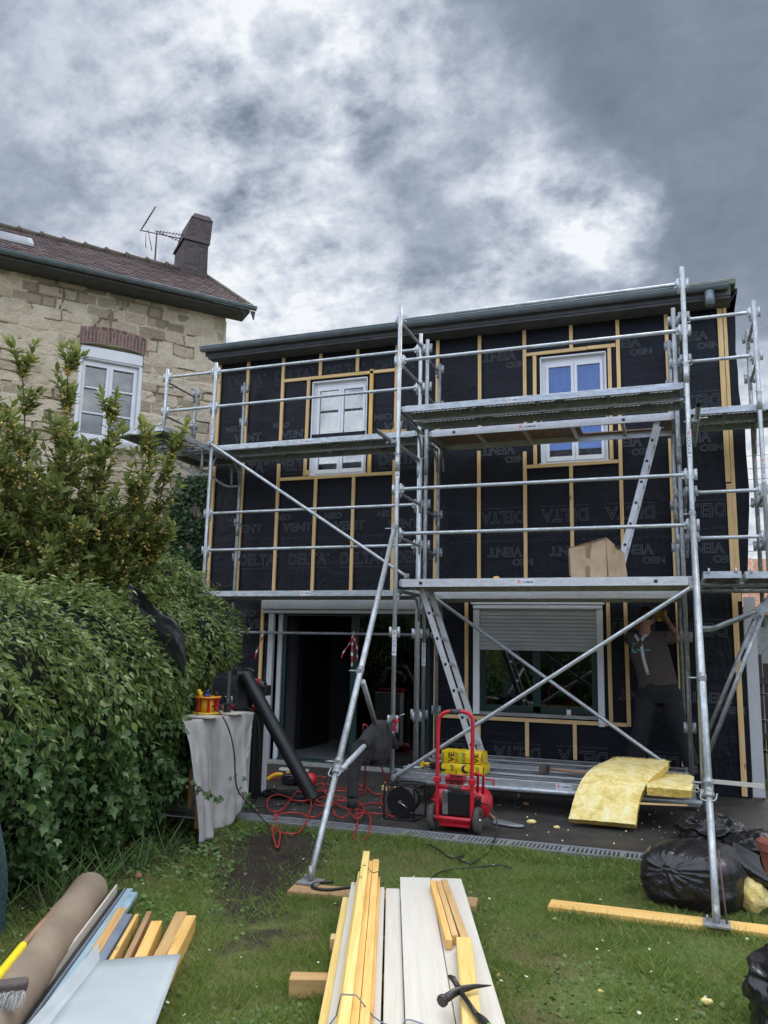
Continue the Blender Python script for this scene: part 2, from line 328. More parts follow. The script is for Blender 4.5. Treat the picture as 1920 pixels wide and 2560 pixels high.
# ------------------------------------------------------------------ mesh helpers
def basis(d, up=(0, 0, 1)):
    d = Vector(d).normalized(); u = Vector(up)
    if abs(d.dot(u)) > .98: u = Vector((0, 1, 0)) if abs(d.y) < .9 else Vector((1, 0, 0))
    s = d.cross(u).normalized(); return d, s, s.cross(d).normalized()
class MB:
    def __init__(s): s.v = []; s.f = []; s.mi = []; s.g = []; s.uv = {}; s.sm = []
    def add(s, vs, fs, m=0, gs=None, smooth=False, uvs=None):
        o = len(s.v); s.v += [tuple(p) for p in vs]
        s.g += [tuple(p) for p in (gs if gs is not None else vs)]
        for k, f in enumerate(fs):
            if uvs is not None: s.uv[len(s.f)] = uvs[k]
            s.f.append(tuple(i + o for i in f)); s.mi.append(m); s.sm.append(smooth)
        return s
    def beam(s, p, q, w, h, up=(0, 0, 1), m=0, seed=None, off=0, ends=None):
        """rectangular bar from p to q, w across, h along 'up'"""
        p = Vector(p); q = Vector(q); d, a, b = basis(q - p, up); L = (q - p).length
        if seed is None: seed = rnd.uniform(0, 90)
        vs = []; gs = []
        for l, e in ((0, p), (L, q)):
            for i, j in ((-1, -1), (1, -1), (1, 1), (-1, 1)):
                vs.append(e + a * (i * w / 2) + b * (j * h / 2 + off)); gs.append((l + seed, i * w / 2 + seed, j * h / 2))
        return s.add(vs, [(3, 2, 1, 0), (4, 5, 6, 7), (0, 1, 5, 4), (1, 2, 6, 5), (2, 3, 7, 6), (3, 0, 4, 7)], m, gs)
    def box(s, x0, x1, y0, y1, z0, z1, m=0, seed=None):
        vs = [(x, y, z) for z in (z0, z1) for x, y in ((x0, y0), (x1, y0), (x1, y1), (x0, y1))]
        L = [x1 - x0, y1 - y0, z1 - z0]; ax = L.index(max(L)); o = [0, 1, 2]; o.remove(ax); o = [ax] + o
        if seed is None: seed = rnd.uniform(0, 90)
        gs = [(p[o[0]] + seed, p[o[1]] + seed, p[o[2]]) for p in vs]
        return s.add(vs, [(3, 2, 1, 0), (4, 5, 6, 7), (0, 1, 5, 4), (1, 2, 6, 5), (2, 3, 7, 6), (3, 0, 4, 7)], m, gs)
    def tube(s, p, q, r, n=10, m=0, r2=None, caps=True):
        return s.path([p, q], r, n, m, r2=r2, caps=caps)
    def path(s, pts, r, n=8, m=0, r2=None, caps=True, closed=False, radii=None, sx=1.0, up=(0, 0, 1)):
        pts = [Vector(p) for p in pts]; k = len(pts); vs = []; gs = []; l = 0; seed = rnd.uniform(0, 90)
        prev = None
        for i, p in enumerate(pts):
            if closed: d = pts[(i + 1) % k] - pts[i - 1]
            else: d = pts[min(i + 1, k - 1)] - pts[max(i - 1, 0)]
            d.normalize()
            if prev is None: _, a, b = basis(d, up)
            else:
                a = prev - d * prev.dot(d)
                if a.length < 1e-5: _, a, b = basis(d, up)
                a.normalize(); b = a.cross(d) * -1; b = d.cross(a) * -1; b = a.cross(d)
            prev = a
            rr = radii[i] if radii else (r if r2 is None else r + (r2 - r) * i / max(k - 1, 1))
            if i: l += (p - pts[i - 1]).length
            for j in range(n):
                t = 2 * math.pi * j / n
                vs.append(p + a * (math.cos(t) * rr * sx) + b * (math.sin(t) * rr)); gs.append((l + seed, math.cos(t) * rr + seed, math.sin(t) * rr))
        fs = []
        for i in range(k if closed else k - 1):
            i2 = (i + 1) % k
            for j in range(n):
                j2 = (j + 1) % n; fs.append((i * n + j, i * n + j2, i2 * n + j2, i2 * n + j))
        s.add(vs, fs, m, gs, smooth=True)
        if caps and not closed:
            o = len(s.v) - len(vs)
            s.f.append(tuple(o + j for j in range(n))[::-1]); s.mi.append(m); s.sm.append(False)
            s.f.append(tuple(o + (k - 1) * n + j for j in range(n))); s.mi.append(m); s.sm.append(False)
        return s
    def prism(s, poly, d, m=0, gs=None):
        """polygon (3d points) extruded by vector d"""
        d = Vector(d); n = len(poly); vs = [Vector(p) for p in poly]; vs = vs + [p + d for p in vs]
        fs = [tuple(range(n))[::-1], tuple(range(n, 2 * n))] + [(i, (i + 1) % n, n + (i + 1) % n, n + i) for i in range(n)]
        return s.add(vs, fs, m)
    def sphere(s, c, rx, ry, rz, nu=16, nv=10, m=0, fn=None):
        vs = []; fs = []
        for i in range(nv + 1):
            t = math.pi * i / nv
            for j in range(nu):
                a = 2 * math.pi * j / nu; p = Vector((math.sin(t) * math.cos(a), math.sin(t) * math.sin(a), math.cos(t)))
                k = fn(p) if fn else 1.0
                vs.append((c[0] + p.x * rx * k, c[1] + p.y * ry * k, c[2] + p.z * rz * k))
        for i in range(nv):
            for j in range(nu): fs.append((i * nu + j, (i + 1) * nu + j, (i + 1) * nu + (j + 1) % nu, i * nu + (j + 1) % nu))
        return s.add(vs, fs, m, smooth=True)
    def grid(s, fn, nu, nv, m=0, smooth=True, uv=None):
        vs = [fn(i / nu, j / nv) for i in range(nu + 1) for j in range(nv + 1)]
        fs = [(i * (nv + 1) + j, (i + 1) * (nv + 1) + j, (i + 1) * (nv + 1) + j + 1, i * (nv + 1) + j + 1) for i in range(nu) for j in range(nv)]
        uvs = None
        if uv:
            uvs = [[uv(a / nu, b / nv) for a, b in ((i, j), (i + 1, j), (i + 1, j + 1), (i, j + 1))] for i in range(nu) for j in range(nv)]
        return s.add(vs, fs, m, smooth=smooth, uvs=uvs)
    def quad(s, a, b, c, d, m=0, uv=None): return s.add([a, b, c, d], [(0, 1, 2, 3)], m, uvs=[uv] if uv else None)
    def build(s, name, mats, parent=None, bevel=0, loc=None, segs=1):
        if not isinstance(mats, (list, tuple)): mats = [mats]
        me = bpy.data.meshes.new(name); v = np.array(s.v, dtype=np.float64)
        if parent is not None: org = np.array(world_loc(parent))
        elif loc is not None: org = np.array(loc, dtype=float)
        else:
            lo, hi = v.min(0), v.max(0); org = np.array([(lo[0] + hi[0]) / 2, (lo[1] + hi[1]) / 2, lo[2]])
        me.from_pydata([tuple(p) for p in v - org], [], s.f)
        for m_ in mats: me.materials.append(M[m_] if isinstance(m_, str) else m_)
        me.polygons.foreach_set('material_index', s.mi); me.polygons.foreach_set('use_smooth', s.sm)
        at = me.attributes.new('grain', 'FLOAT_VECTOR', 'POINT'); at.data.foreach_set('vector', np.array(s.g, dtype=np.float32).ravel())
        if s.uv:
            ul = me.uv_layers.new(name='UVMap')
            for fi, co in s.uv.items():
                for k, li in enumerate(me.polygons[fi].loop_indices): ul.data[li].uv = co[k]
        me.update()
        o = bpy.data.objects.new(name, me); COL.objects.link(o)
        if parent is not None: o.parent = parent
        else: o.location = org
        if bevel:
            b = o.modifiers.new('bevel', 'BEVEL'); b.width = bevel; b.segments = segs; b.limit_method = 'ANGLE'; b.angle_limit = R(50)
        return o
def world_loc(o):
    l = Vector((0, 0, 0))
    while o is not None: l += o.location; o = o.parent
    return l
def tag(o, label=None, cat=None, group=None, kind=None):
    if label: o['label'] = label
    if cat: o['category'] = cat
    if group: o['group'] = group
    if kind: o['kind'] = kind
    return o
def thing(name, label, cat, loc=(0, 0, 0), group=None):
    o = bpy.data.objects.new(name, None); COL.objects.link(o); o.location = loc; o.empty_display_size = .1
    return tag(o, label, cat, group)
def copy_tree(o, parent=None):
    c = o.copy(); COL.objects.link(c)
    if parent is not None: c.parent = parent
    for ch in [x for x in bpy.data.objects if x.parent == o]: copy_tree(ch, c)
    return c
def bez(pts, n=8, closed=False):
    """Catmull-Rom through the points"""
    P = [Vector(p) for p in pts]; k = len(P); out = []
    for i in range(k if closed else k - 1):
        a = P[i - 1] if (i or closed) else P[0] * 2 - P[1]; b = P[i]; c = P[(i + 1) % k]
        d = P[(i + 2) % k] if (closed or i + 2 < k) else c * 2 - b
        for j in range(n):
            t = j / n
            out.append(.5 * ((2 * b) + (c - a) * t + (2 * a - 5 * b + 4 * c - d) * t * t + (3 * b - a - 3 * c + d) * t ** 3))
    if not closed: out.append(P[-1])
    return out
# ---- lettering: geometry of the built-in font, cached
_fc = {}
def glyphs(text, outline=0.0, bold=0.0):
    key = (text, outline, bold)
    if key in _fc: return _fc[key]
    cu = bpy.data.curves.new('t', 'FONT'); cu.body = text; cu.size = 1; cu.resolution_u = 3
    cu.offset = bold
    if outline: cu.fill_mode = 'NONE'; cu.bevel_depth = outline; cu.bevel_resolution = 0
    ob = bpy.data.objects.new('t', cu); COL.objects.link(ob)
    dg = bpy.context.evaluated_depsgraph_get(); dg.update()
    me = bpy.data.meshes.new_from_object(ob.evaluated_get(dg))
    v = np.array([p.co[:] for p in me.vertices]); f = [tuple(p.vertices) for p in me.polygons]
    bpy.data.objects.remove(ob); bpy.data.curves.remove(cu); bpy.data.meshes.remove(me)
    lo, hi = v.min(0), v.max(0); v[:, :2] -= lo[:2]
    v[:, 0] /= (hi[0] - lo[0]); v[:, 1] /= (hi[1] - lo[1])
    _fc[key] = (v, f); return _fc[key]
def letters(mb, text, o, ex, ey, m=0, outline=0.0, bold=0.0, lift=0.001):
    """text filling the box at o spanned by ex (width) and ey (height), lifted along its normal"""
    v, f = glyphs(text, outline, bold); o = Vector(o); ex = Vector(ex); ey = Vector(ey); n = ex.cross(ey).normalized()
    k = ey.length if outline else 0
    mb.add([o + ex * p[0] + ey * p[1] + n * (lift + p[2] * k) for p in v], f, m)
def extruded(mb, poly, o, ex, ey, m=0, lift=.001):
    o = Vector(o); ex = Vector(ex); ey = Vector(ey); n = ex.cross(ey).normalized()
    mb.add([o + ex * a + ey * b + n * lift for a, b in poly], [tuple(range(len(poly)))], m)
def scatter(name, tv, tf, pos, nrm, tip, size, mat, parent=None, loc=None, smooth=False):
    """many copies of a small leaf template as one mesh: y of the template runs along tip, z along nrm"""
    tv = np.array(tv, float); k = len(tv); n = len(pos)
    pos = np.array(pos); nrm = np.array(nrm); tip = np.array(tip); size = np.array(size)
    nrm = nrm / np.linalg.norm(nrm, axis=1, keepdims=True)
    tip = tip - nrm * (tip * nrm).sum(1, keepdims=True); tip /= np.linalg.norm(tip, axis=1, keepdims=True) + 1e-9
    sd = np.cross(tip, nrm)
    V = pos[:, None, :] + size[:, None, None] * (tv[None, :, 0:1] * sd[:, None, :] + tv[None, :, 1:2] * tip[:, None, :] + tv[None, :, 2:3] * nrm[:, None, :])
    V = V.reshape(-1, 3)
    org = np.array(world_loc(parent)) if parent is not None else np.array(loc, float)
    V = V - org
    me = bpy.data.meshes.new(name); me.vertices.add(len(V)); me.vertices.foreach_set('co', V.astype(np.float32).ravel())
    lt = np.array([len(f) for f in tf]); li = np.concatenate([np.array(f) for f in tf])
    LI = (li[None, :] + (np.arange(n) * k)[:, None]).ravel()
    LT = np.tile(lt, n); LS = np.concatenate([[0], np.cumsum(LT)[:-1]])
    me.loops.add(len(LI)); me.loops.foreach_set('vertex_index', LI.astype(np.int32))
    me.polygons.add(len(LT)); me.polygons.foreach_set('loop_start', LS.astype(np.int32)); me.polygons.foreach_set('loop_total', LT.astype(np.int32))
    me.materials.append(M[mat]); me.update(calc_edges=True)
    o = bpy.data.objects.new(name, me); COL.objects.link(o)
    if parent is not None: o.parent = parent
    else: o.location = loc
    return o
nr = np.random.default_rng(11)
# ------------------------------------------------------------------ camera
CAM = Vector((5.9895, -10.3742, 1.5683)); YAW, PIT, ROL, FPX = -0.354039, 0.166633, 0.021206, 2033.37
fw = Vector((math.sin(YAW) * math.cos(PIT), math.cos(YAW) * math.cos(PIT), math.sin(PIT)))
rt = Vector((math.cos(YAW), -math.sin(YAW), 0)); up = rt.cross(fw)
rt2 = rt * math.cos(ROL) + up * math.sin(ROL); up2 = up * math.cos(ROL) - rt * math.sin(ROL)
cd = bpy.data.cameras.new('camera'); cam = bpy.data.objects.new('camera', cd); COL.objects.link(cam)
m3 = Matrix((rt2, up2, -fw)).transposed(); cam.matrix_world = Matrix.Translation(CAM) @ m3.to_4x4()
cd.sensor_fit = 'VERTICAL'; cd.sensor_height = 36; cd.lens = 36 * FPX / 2560; cd.clip_start = .05; cd.clip_end = 3000
sc.camera = cam
# ground frame of the things laid on the lawn: u to the right, w away from the house's foot
GA = Vector((-.335, .942, 0)).normalized(); GB = Vector((.942, .335, 0)).normalized()
def G(u, w, z): p = Vector((CAM.x, CAM.y, 0)) + GB * u + GA * w; p.z = z; return p

# ------------------------------------------------------------------ sky and light
w = bpy.data.worlds.new('World'); sc.world = w; w.use_nodes = True
nt = w.node_tree; bg = nt.nodes['Background']; bg.inputs[1].default_value = .1
SUN_EL, SUN_AZ = R(48), R(4)          # behind the clouds over the house, azimuth from +y towards +x
sky = N(nt, 'ShaderNodeTexSky', sky_type='NISHITA', sun_disc=False); sky.sun_elevation = SUN_EL; sky.sun_rotation = SUN_AZ
sky.altitude = 50; sky.air_density = 1; sky.dust_density = 2
d = N(nt, 'ShaderNodeTexCoord').outputs['Generated']
sx = N(nt, 'ShaderNodeSeparateXYZ'); nt.links.new(d, sx.inputs[0])
zz = math_(nt, 'ADD', math_(nt, 'MAXIMUM', sx.outputs[2], 0.0), .42)
cv = N(nt, 'ShaderNodeCombineXYZ'); nt.links.new(math_(nt, 'DIVIDE', sx.outputs[0], zz), cv.inputs[0]); nt.links.new(math_(nt, 'DIVIDE', sx.outputs[1], zz), cv.inputs[1])
plane = cv.outputs[0]                 # the cloud layer overhead
wr = N(nt, 'ShaderNodeTexNoise'); wr.inputs['Scale'].default_value = 4.5; wr.inputs['Detail'].default_value = 6; wr.inputs['Roughness'].default_value = .6; nt.links.new(plane, wr.inputs['Vector'])
wd = N(nt, 'ShaderNodeVectorMath', operation='MULTIPLY_ADD'); wd.inputs[1].default_value = (.17, .17, .17)
ws = N(nt, 'ShaderNodeVectorMath', operation='SUBTRACT'); ws.inputs[1].default_value = (.5, .5, .5); nt.links.new(wr.outputs['Color'], ws.inputs[0])
nt.links.new(ws.outputs[0], wd.inputs[0]); nt.links.new(d, wd.inputs[2])
wn = N(nt, 'ShaderNodeVectorMath', operation='NORMALIZE'); nt.links.new(wd.outputs[0], wn.inputs[0])
def skydir(az, el): return (math.sin(R(az)) * math.cos(R(el)), math.cos(R(az)) * math.cos(R(el)), math.sin(R(el)))
BANKS = []                            # (direction, inner radius deg, outer radius deg, amount): where the deck is thin or thick
BANKS = [((0.016,0.817,0.577),6,21,-0.22), ((0.091,0.870,0.485),4,17,-0.15), ((-0.124,0.745,0.656),2,10,-0.16), ((-0.600,0.556,0.574),5,20,-0.12), ((-0.641,0.593,0.487),4,14,-0.03), ((-0.310,0.711,0.632),2,14,0.13), ((-0.423,0.672,0.607),2,9,0.09), ((-0.271,0.757,0.594),1,7,0.07), ((-0.180,0.805,0.566),0.5,6,0.14), ((-0.113,0.851,0.513),0.5,6,0.18), ((-0.073,0.878,0.472),0.3,5,0.2), ((-0.047,0.880,0.473),0.2,3,0.12), ((-0.141,0.837,0.529),1,7,0.08), ((-0.160,0.888,0.432),1,8,0.12), ((-0.312,0.824,0.474),1,10,0.07), ((-0.525,0.668,0.528),1,9,0.1), ((-0.501,0.713,0.492),1,8,0.08), ((-0.049,0.895,0.443),1,5,0.1), ((-0.217,0.758,0.615),0.5,5,0.08), ((-0.241,0.780,0.578),1,5.5,-0.12), ((-0.333,0.771,0.543),1,5,-0.09), ((-0.221,0.826,0.519),1,6,-0.15), ((-0.410,0.737,0.537),1,4.5,-0.13), ((-0.309,0.846,0.434),2,7,-0.12), ((-0.366,0.690,0.625),0.1,2.6,-0.2), ((-0.153,0.806,0.571),0.1,2.0,-0.16), ((-0.473,0.679,0.562),1,4,-0.06), ((-0.480,0.795,0.370),1,8,0.1), ((0.077,0.978,0.195),2,11,0.16), ((-0.395,0.834,0.385),1,8,0.08)]
tot = None
for (dr, r0, r1, am) in BANKS:
    dp = N(nt, 'ShaderNodeVectorMath', operation='DOT_PRODUCT'); dp.inputs[1].default_value = dr; nt.links.new(wn.outputs[0], dp.inputs[0])
    mr = N(nt, 'ShaderNodeMapRange', interpolation_type='SMOOTHSTEP'); nt.links.new(dp.outputs['Value'], mr.inputs[0])
    mr.inputs[1].default_value = math.cos(R(r1)); mr.inputs[2].default_value = math.cos(R(r0)); mr.inputs[3].default_value = 0; mr.inputs[4].default_value = am
    tot = mr.outputs[0] if tot is None else math_(nt, 'ADD', tot, mr.outputs[0])
def fbm(sc_, off, det, ro, dist): return noise(nt, mapping(nt, plane, (1, 1.12, 1), off), sc_, det, ro, dist)
c1 = fbm(4.2, (2, 5, 0), 12, .62, .0); c2 = fbm(11.0, (7, 3, 0), 12, .66, .15)
# cauliflower edges: folded noise at two sizes
def fold(n_, k): return math_(nt, 'SUBTRACT', 1.0, math_(nt, 'ABSOLUTE', math_(nt, 'MULTIPLY', math_(nt, 'SUBTRACT', n_, .5), k)))
rid = math_(nt, 'ADD', math_(nt, 'MULTIPLY', fold(fbm(6.5, (3, 9, 0), 10, .55, .1), 4.5), .6), math_(nt, 'MULTIPLY', fold(fbm(17.0, (1, 4, 0), 8, .6, .1), 4.5), .4))
puff = math_(nt, 'ADD', math_(nt, 'MULTIPLY', math_(nt, 'SUBTRACT', c1, .5), 1.75), math_(nt, 'MULTIPLY', math_(nt, 'SUBTRACT', c2, .5), 1.25))
puff = math_(nt, 'ADD', puff, math_(nt, 'MULTIPLY', math_(nt, 'SUBTRACT', rid, .5), .72))
amp = math_(nt, 'ADD', math_(nt, 'MULTIPLY', math_(nt, 'ADD', tot, .30), 1.9, True), .16)
val = math_(nt, 'ADD', math_(nt, 'ADD', tot, .485), math_(nt, 'MULTIPLY', puff, amp))
cloud = ramp(nt, val, [(.0,(.102,.126,.166)),(.2,(.158,.19,.242)),(.42,(.250,.288,.352)),(.6,(.365,.40,.462)),(.8,(.475,.508,.56)),(1.0,(.60,.62,.645))])
# unseen sky behind the photographer, with brightness added to light the walls
bk = N(nt, 'ShaderNodeVectorMath', operation='DOT_PRODUCT'); bk.inputs[1].default_value = skydir(190, 38); nt.links.new(d, bk.inputs[0])
bm = N(nt, 'ShaderNodeMapRange', interpolation_type='SMOOTHSTEP'); nt.links.new(bk.outputs['Value'], bm.inputs[0]); bm.inputs[1].default_value = -.05; bm.inputs[2].default_value = .75; bm.inputs[3].default_value = 1; bm.inputs[4].default_value = 3.6
hs0 = N(nt, 'ShaderNodeVectorMath', operation='SCALE'); nt.links.new(cloud, hs0.inputs[0]); nt.links.new(bm.outputs[0], hs0.inputs['Scale']); cloud = hs0.outputs[0]
hsv = N(nt, 'ShaderNodeVectorMath', operation='SCALE'); nt.links.new(cloud, hsv.inputs[0]); hsv.inputs['Scale'].default_value = 10.0
# clear blue patch low in the sky behind the photographer, as the upper windows mirror it
cl = N(nt, 'ShaderNodeVectorMath', operation='DOT_PRODUCT'); cl.inputs[1].default_value = skydir(182, 22); nt.links.new(wn.outputs[0], cl.inputs[0])
cm = N(nt, 'ShaderNodeMapRange', interpolation_type='SMOOTHSTEP'); nt.links.new(cl.outputs['Value'], cm.inputs[0]); cm.inputs[1].default_value = math.cos(R(21)); cm.inputs[2].default_value = math.cos(R(10)); cm.inputs[4].default_value = .9
bl = N(nt, 'ShaderNodeMix', data_type='RGBA', blend_type='MULTIPLY'); bl.inputs[0].default_value = 1; nt.links.new(sky.outputs[0], bl.inputs[6]); bl.inputs[7].default_value = (.85,1.25,2.6,1)
nt.links.new(mixc(nt, cm.outputs[0], hsv.outputs[0], bl.outputs[2]), bg.inputs[0])
sd = bpy.data.lights.new('sun', 'SUN'); sd.energy = 1.4; sd.angle = R(25); sd.color = (1, .96, .9)
so = bpy.data.objects.new('sun', sd); COL.objects.link(so)
so.rotation_euler = (Vector(skydir(math.degrees(SUN_AZ), math.degrees(SUN_EL)))).to_track_quat('Z', 'Y').to_euler()
so.location = (0, 0, 30)
sc.view_settings.view_transform = 'Standard'; sc.view_settings.look = 'None'; sc.view_settings.gamma = 1; sc.view_settings.use_curve_mapping = False
sc.view_settings.exposure = 0.6
sc.render.engine = 'CYCLES'; sc.cycles.max_bounces = 6; sc.cycles.transparent_max_bounces = 12; sc.cycles.use_denoising = True
sc.cycles.sample_clamp_indirect = 4
# ------------------------------------------------------------------ the house being clad
H = thing('house', 'two-storey house wrapped in black printed membrane with yellow battens behind the scaffolding', 'house', (3.0, 0, 0))
W1 = (1.00, 1.86, 3.99, 5.40); W2 = (4.32, 5.16, 3.975, 5.42); W3 = (3.44, 5.04, .78, 2.13); DR = (.60, 2.84, .02, 2.06)
X0, X1, ZT = -.60, 6.63, 5.85
mb = MB()
xs = sorted({X0, X1, *[h[0] for h in (W1, W2, W3, DR)], *[h[1] for h in (W1, W2, W3, DR)]})
zs = sorted({0., ZT, *[h[2] for h in (W1, W2, W3, DR)], *[h[3] for h in (W1, W2, W3, DR)]})
for i in range(len(xs) - 1):
    for j in range(len(zs) - 1):
        cx, cz = (xs[i] + xs[i + 1]) / 2, (zs[j] + zs[j + 1]) / 2
        if any(h[0] < cx < h[1] and h[2] < cz < h[3] for h in (W1, W2, W3, DR)): continue
        mb.quad((xs[i], 0, zs[j]), (xs[i + 1], 0, zs[j]), (xs[i + 1], 0, zs[j + 1]), (xs[i], 0, zs[j + 1]))
for h in (W1, W2, W3, DR):               # reveals
    for a, b in (((h[0], h[2]), (h[1], h[2])), ((h[1], h[2]), (h[1], h[3])), ((h[1], h[3]), (h[0], h[3])), ((h[0], h[3]), (h[0], h[2]))):
        mb.quad((a[0], 0, a[1]), (b[0], 0, b[1]), (b[0], .32, b[1]), (a[0], .32, a[1]))
mb.quad((X1, 0, 0), (X1, 8, 0), (X1, 8, ZT), (X1, 0, ZT)); mb.quad((X0, 8, 0), (X0, 0, 0), (X0, 0, ZT), (X0, 8, ZT)); mb.quad((X1, 8, 0), (X0, 8, 0), (X0, 8, ZT), (X1, 8, ZT))
wall = mb.build('wall', 'membrane', H)
# loose membrane edge turned round the right corner
mb = MB(); r2 = random.Random(3); ks = [(z, .045 + .035 * math.sin(z * 2.1) + r2.uniform(-.01, .01)) for z in np.linspace(2.5, 5.75, 14)]
for (z0, a), (z1, b) in zip(ks, ks[1:]): mb.quad((X1 - .06, -.012, z0), (X1 + .06 + a, -.03, z0), (X1 + .06 + b, -.03, z1), (X1 - .06, -.012, z1))
flap = mb.build('membrane_flap', 'membrane', H)
# printed pattern of the membrane, as it runs every 0.8 m
mb = MB(); OL = .021
def row_up(z, kind, x0, xa, xb):
    x = x0
    while x < xb:
        if x > xa - .3:
            if kind == 'D':
                letters(mb, 'DELTA', (x, -.004, z), (.585, 0, 0), (0, 0, .165), outline=OL, bold=.01)
                letters(mb, '®', (x + .60, -.004, z + .12), (.036, 0, 0), (0, 0, .036), outline=.03)
                letters(mb, 'Made by Doerken GmbH & Co. KG, D-58311 Herdecke', (x, -.004, z - .052), (.6, 0, 0), (0, 0, .020))
            else:
                letters(mb, 'NEO', (x, -.004, z), (.265, 0, 0), (0, 0, .09), outline=OL * 1.6, bold=.01)
                letters(mb, 'VENT', (x + .145, -.004, z - .165), (.465, 0, 0), (0, 0, .125), outline=OL * 1.3, bold=.01)
        x += .8
def row_dn(z, kind, xr, xa, xb):         # the roll hung upside down; z is the upper edge of the row
    x = xr
    while x < xb + .2:
        if x - .4 > xa:
            if kind == 'D':
                letters(mb, 'DELTA', (x, -.004, z), (-.585, 0, 0), (0, 0, -.165), outline=OL, bold=.01)
                letters(mb, 'Made by Doerken GmbH & Co. KG, D-58311 Herdecke', (x, -.004, z + .052), (-.6, 0, 0), (0, 0, -.020))
            else:
                letters(mb, 'VENT', (x - .09 + .09, -.004, z), (-.465, 0, 0), (0, 0, -.125), outline=OL * 1.3, bold=.01)
                letters(mb, 'NEO', (x + .13, -.004, z - .15), (-.265, 0, 0), (0, 0, -.09), outline=OL * 1.6, bold=.01)
        x += .8
for z, k, x0 in ((5.462, 'D', -.42), (4.74, 'N', -.42), (4.085, 'D', -.33), (3.36, 'N', -.335), (2.715, 'D', -.075), (1.985, 'N', -.03), (1.10, 'D', .41 - .8)): row_up(z, k, x0, -.5, .5 if z < 2.2 else 2.5)
for z, k, x0 in ((5.56, 'N', 3.2), (4.735, 'D', 3.3), (4.255, 'N', 3.18), (3.375, 'D', 3.30), (2.895, 'N', 3.27), (1.95, 'D', 3.25), (1.15, 'N', 3.27), (.405, 'D', 3.47)):
    row_dn(z, k, x0, 2.95, 6.4)
for x0, x1, z in ((-.55, 2.25, 3.10), (-.55, 2.25, 2.97), (3.1, 6.5, 3.07), (3.1, 6.5, 2.98)):
    x = x0
    while x < x1: mb.box(x, x + .06, -.0045, -.003, z, z + .004); x += .095
# drop what would lie over an opening
keep = []; V = mb.v
for f in mb.f:
    cx = sum(V[i][0] for i in f) / len(f); cz = sum(V[i][2] for i in f) / len(f)
    keep.append(X0 < cx < X1 and not any(h[0] - .1 < cx < h[1] + .1 and h[2] - .05 < cz < h[3] + .12 for h in (W1, W2, W3, DR)))
fs = [f for f, k in zip(mb.f, keep) if k]; used = sorted({i for f in fs for i in f}); mp = {o: n for n, o in enumerate(used)}
m2 = MB(); m2.add([V[i] for i in used], [tuple(mp[i] for i in f) for f in fs])
m2.build('printed_lettering', 'print', wall)
# roof: shallow tiled slope behind the gutter, dark soffit and fascia
mb = MB()
def slope(u, v): x = -.68 + u * 7.42; return (x, -.30 + v * 4.3, 5.93 + v * 4.3 * .30 + .014 * math.sin(x * 2 * math.pi / .3))
mb.grid(slope, 100, 6, 0, smooth=False)
mb.quad((-.68, 8.3, 5.93), (6.74, 8.3, 5.93), (6.74, 4, 7.22), (-.68, 4, 7.22))
for x in (-.68, 6.74): mb.add([(x, -.3, 5.93), (x, 4, 7.22), (x, 8.3, 5.93)], [(0, 1, 2)])
roof = mb.build('roof', 'tile_green', H)
for i, (x, s) in enumerate(((-.15, 1), (.45, 1), (1.05, 1), (1.66, 1), (2.27, 1), (2.9, .9), (3.55, 1.2))):
    mb = MB(); mb.prism([(x - .035 * s, -.335, 5.95), (x + .035 * s, -.335, 5.95), (x + .024 * s, -.335, 6.035), (x - .016 * s, -.335, 6.035)], (.0, .12, 0)); mb.build('tile_clip', 'tile_green', H)
mb = MB(); mb.grid(lambda u, v: (4.02 + u * .34, -.32 + .3 * v, 6.0 + .085 * math.sin(math.pi * u) + .02 * v), 8, 2); mb.build('round_tile', 'tile_green', roof)
mb = MB(); mb.prism([(4.42, -.33, 5.98), (4.62, -.33, 5.98), (4.53, -.33, 6.07)], (.05, .2, 0)); mb.build('broken_tile', 'tile_green', roof)
mb = MB(); mb.box(4.78, 6.72, -.34, -.14, 5.985, 6.06); mb.build('verge_board', 'tile_green', roof, bevel=.01)
mb = MB(); mb.box(-.62, 6.66, -.30, .02, 5.83, 5.86); mb.box(-.66, 6.66, -.318, -.302, 5.86, 6.0); mb.build('soffit', 'fascia', H)
# half round zinc gutter with joints
mb = MB()
def gut(x0, x1, r, rc):
    n = 12
    mb.grid(lambda u, v: (x0 + u * (x1 - x0), -.39 + r * math.cos(math.pi + math.pi * v), rc + r * math.sin(math.pi + math.pi * v)), 1, n)
gut(-.68, 6.64, .066, 5.972)
for x in (-.68, 6.64): mb.add([(x, -.39 + .066 * math.cos(math.pi + math.pi * v / 12), 5.972 + .066 * math.sin(math.pi + math.pi * v / 12)) for v in range(13)], [tuple(range(13))])
mb.tube((-.68, -.456, 5.972), (6.64, -.456, 5.972), .008, 6)
for x in np.arange(-.2, 6.6, .62): gut(x, x + .03, .070, 5.970)
gt = mb.build('gutter', 'zinc', H)
mb = MB(); mb.tube((6.42, -.39, 5.90), (6.42, -.39, 5.72), .055, 14); mb.build('outlet_spout', 'zinc', gt)
# laps between the rolls, pinned with staples
for z in (2.955, 4.52):
    for a, b in ((X0, 2.42), (2.44, X1 - .03)):
        mb = MB(); mb.grid(lambda u, v: (a + (b - a) * u, -.0015 - .0018 * abs(math.sin(u * 31 + z)) * (1 - v), z + .016 * math.sin(u * 5 + a) * (1 - v) + .09 * v), 60, 2); mb.build('membrane_lap', 'membrane', wall)
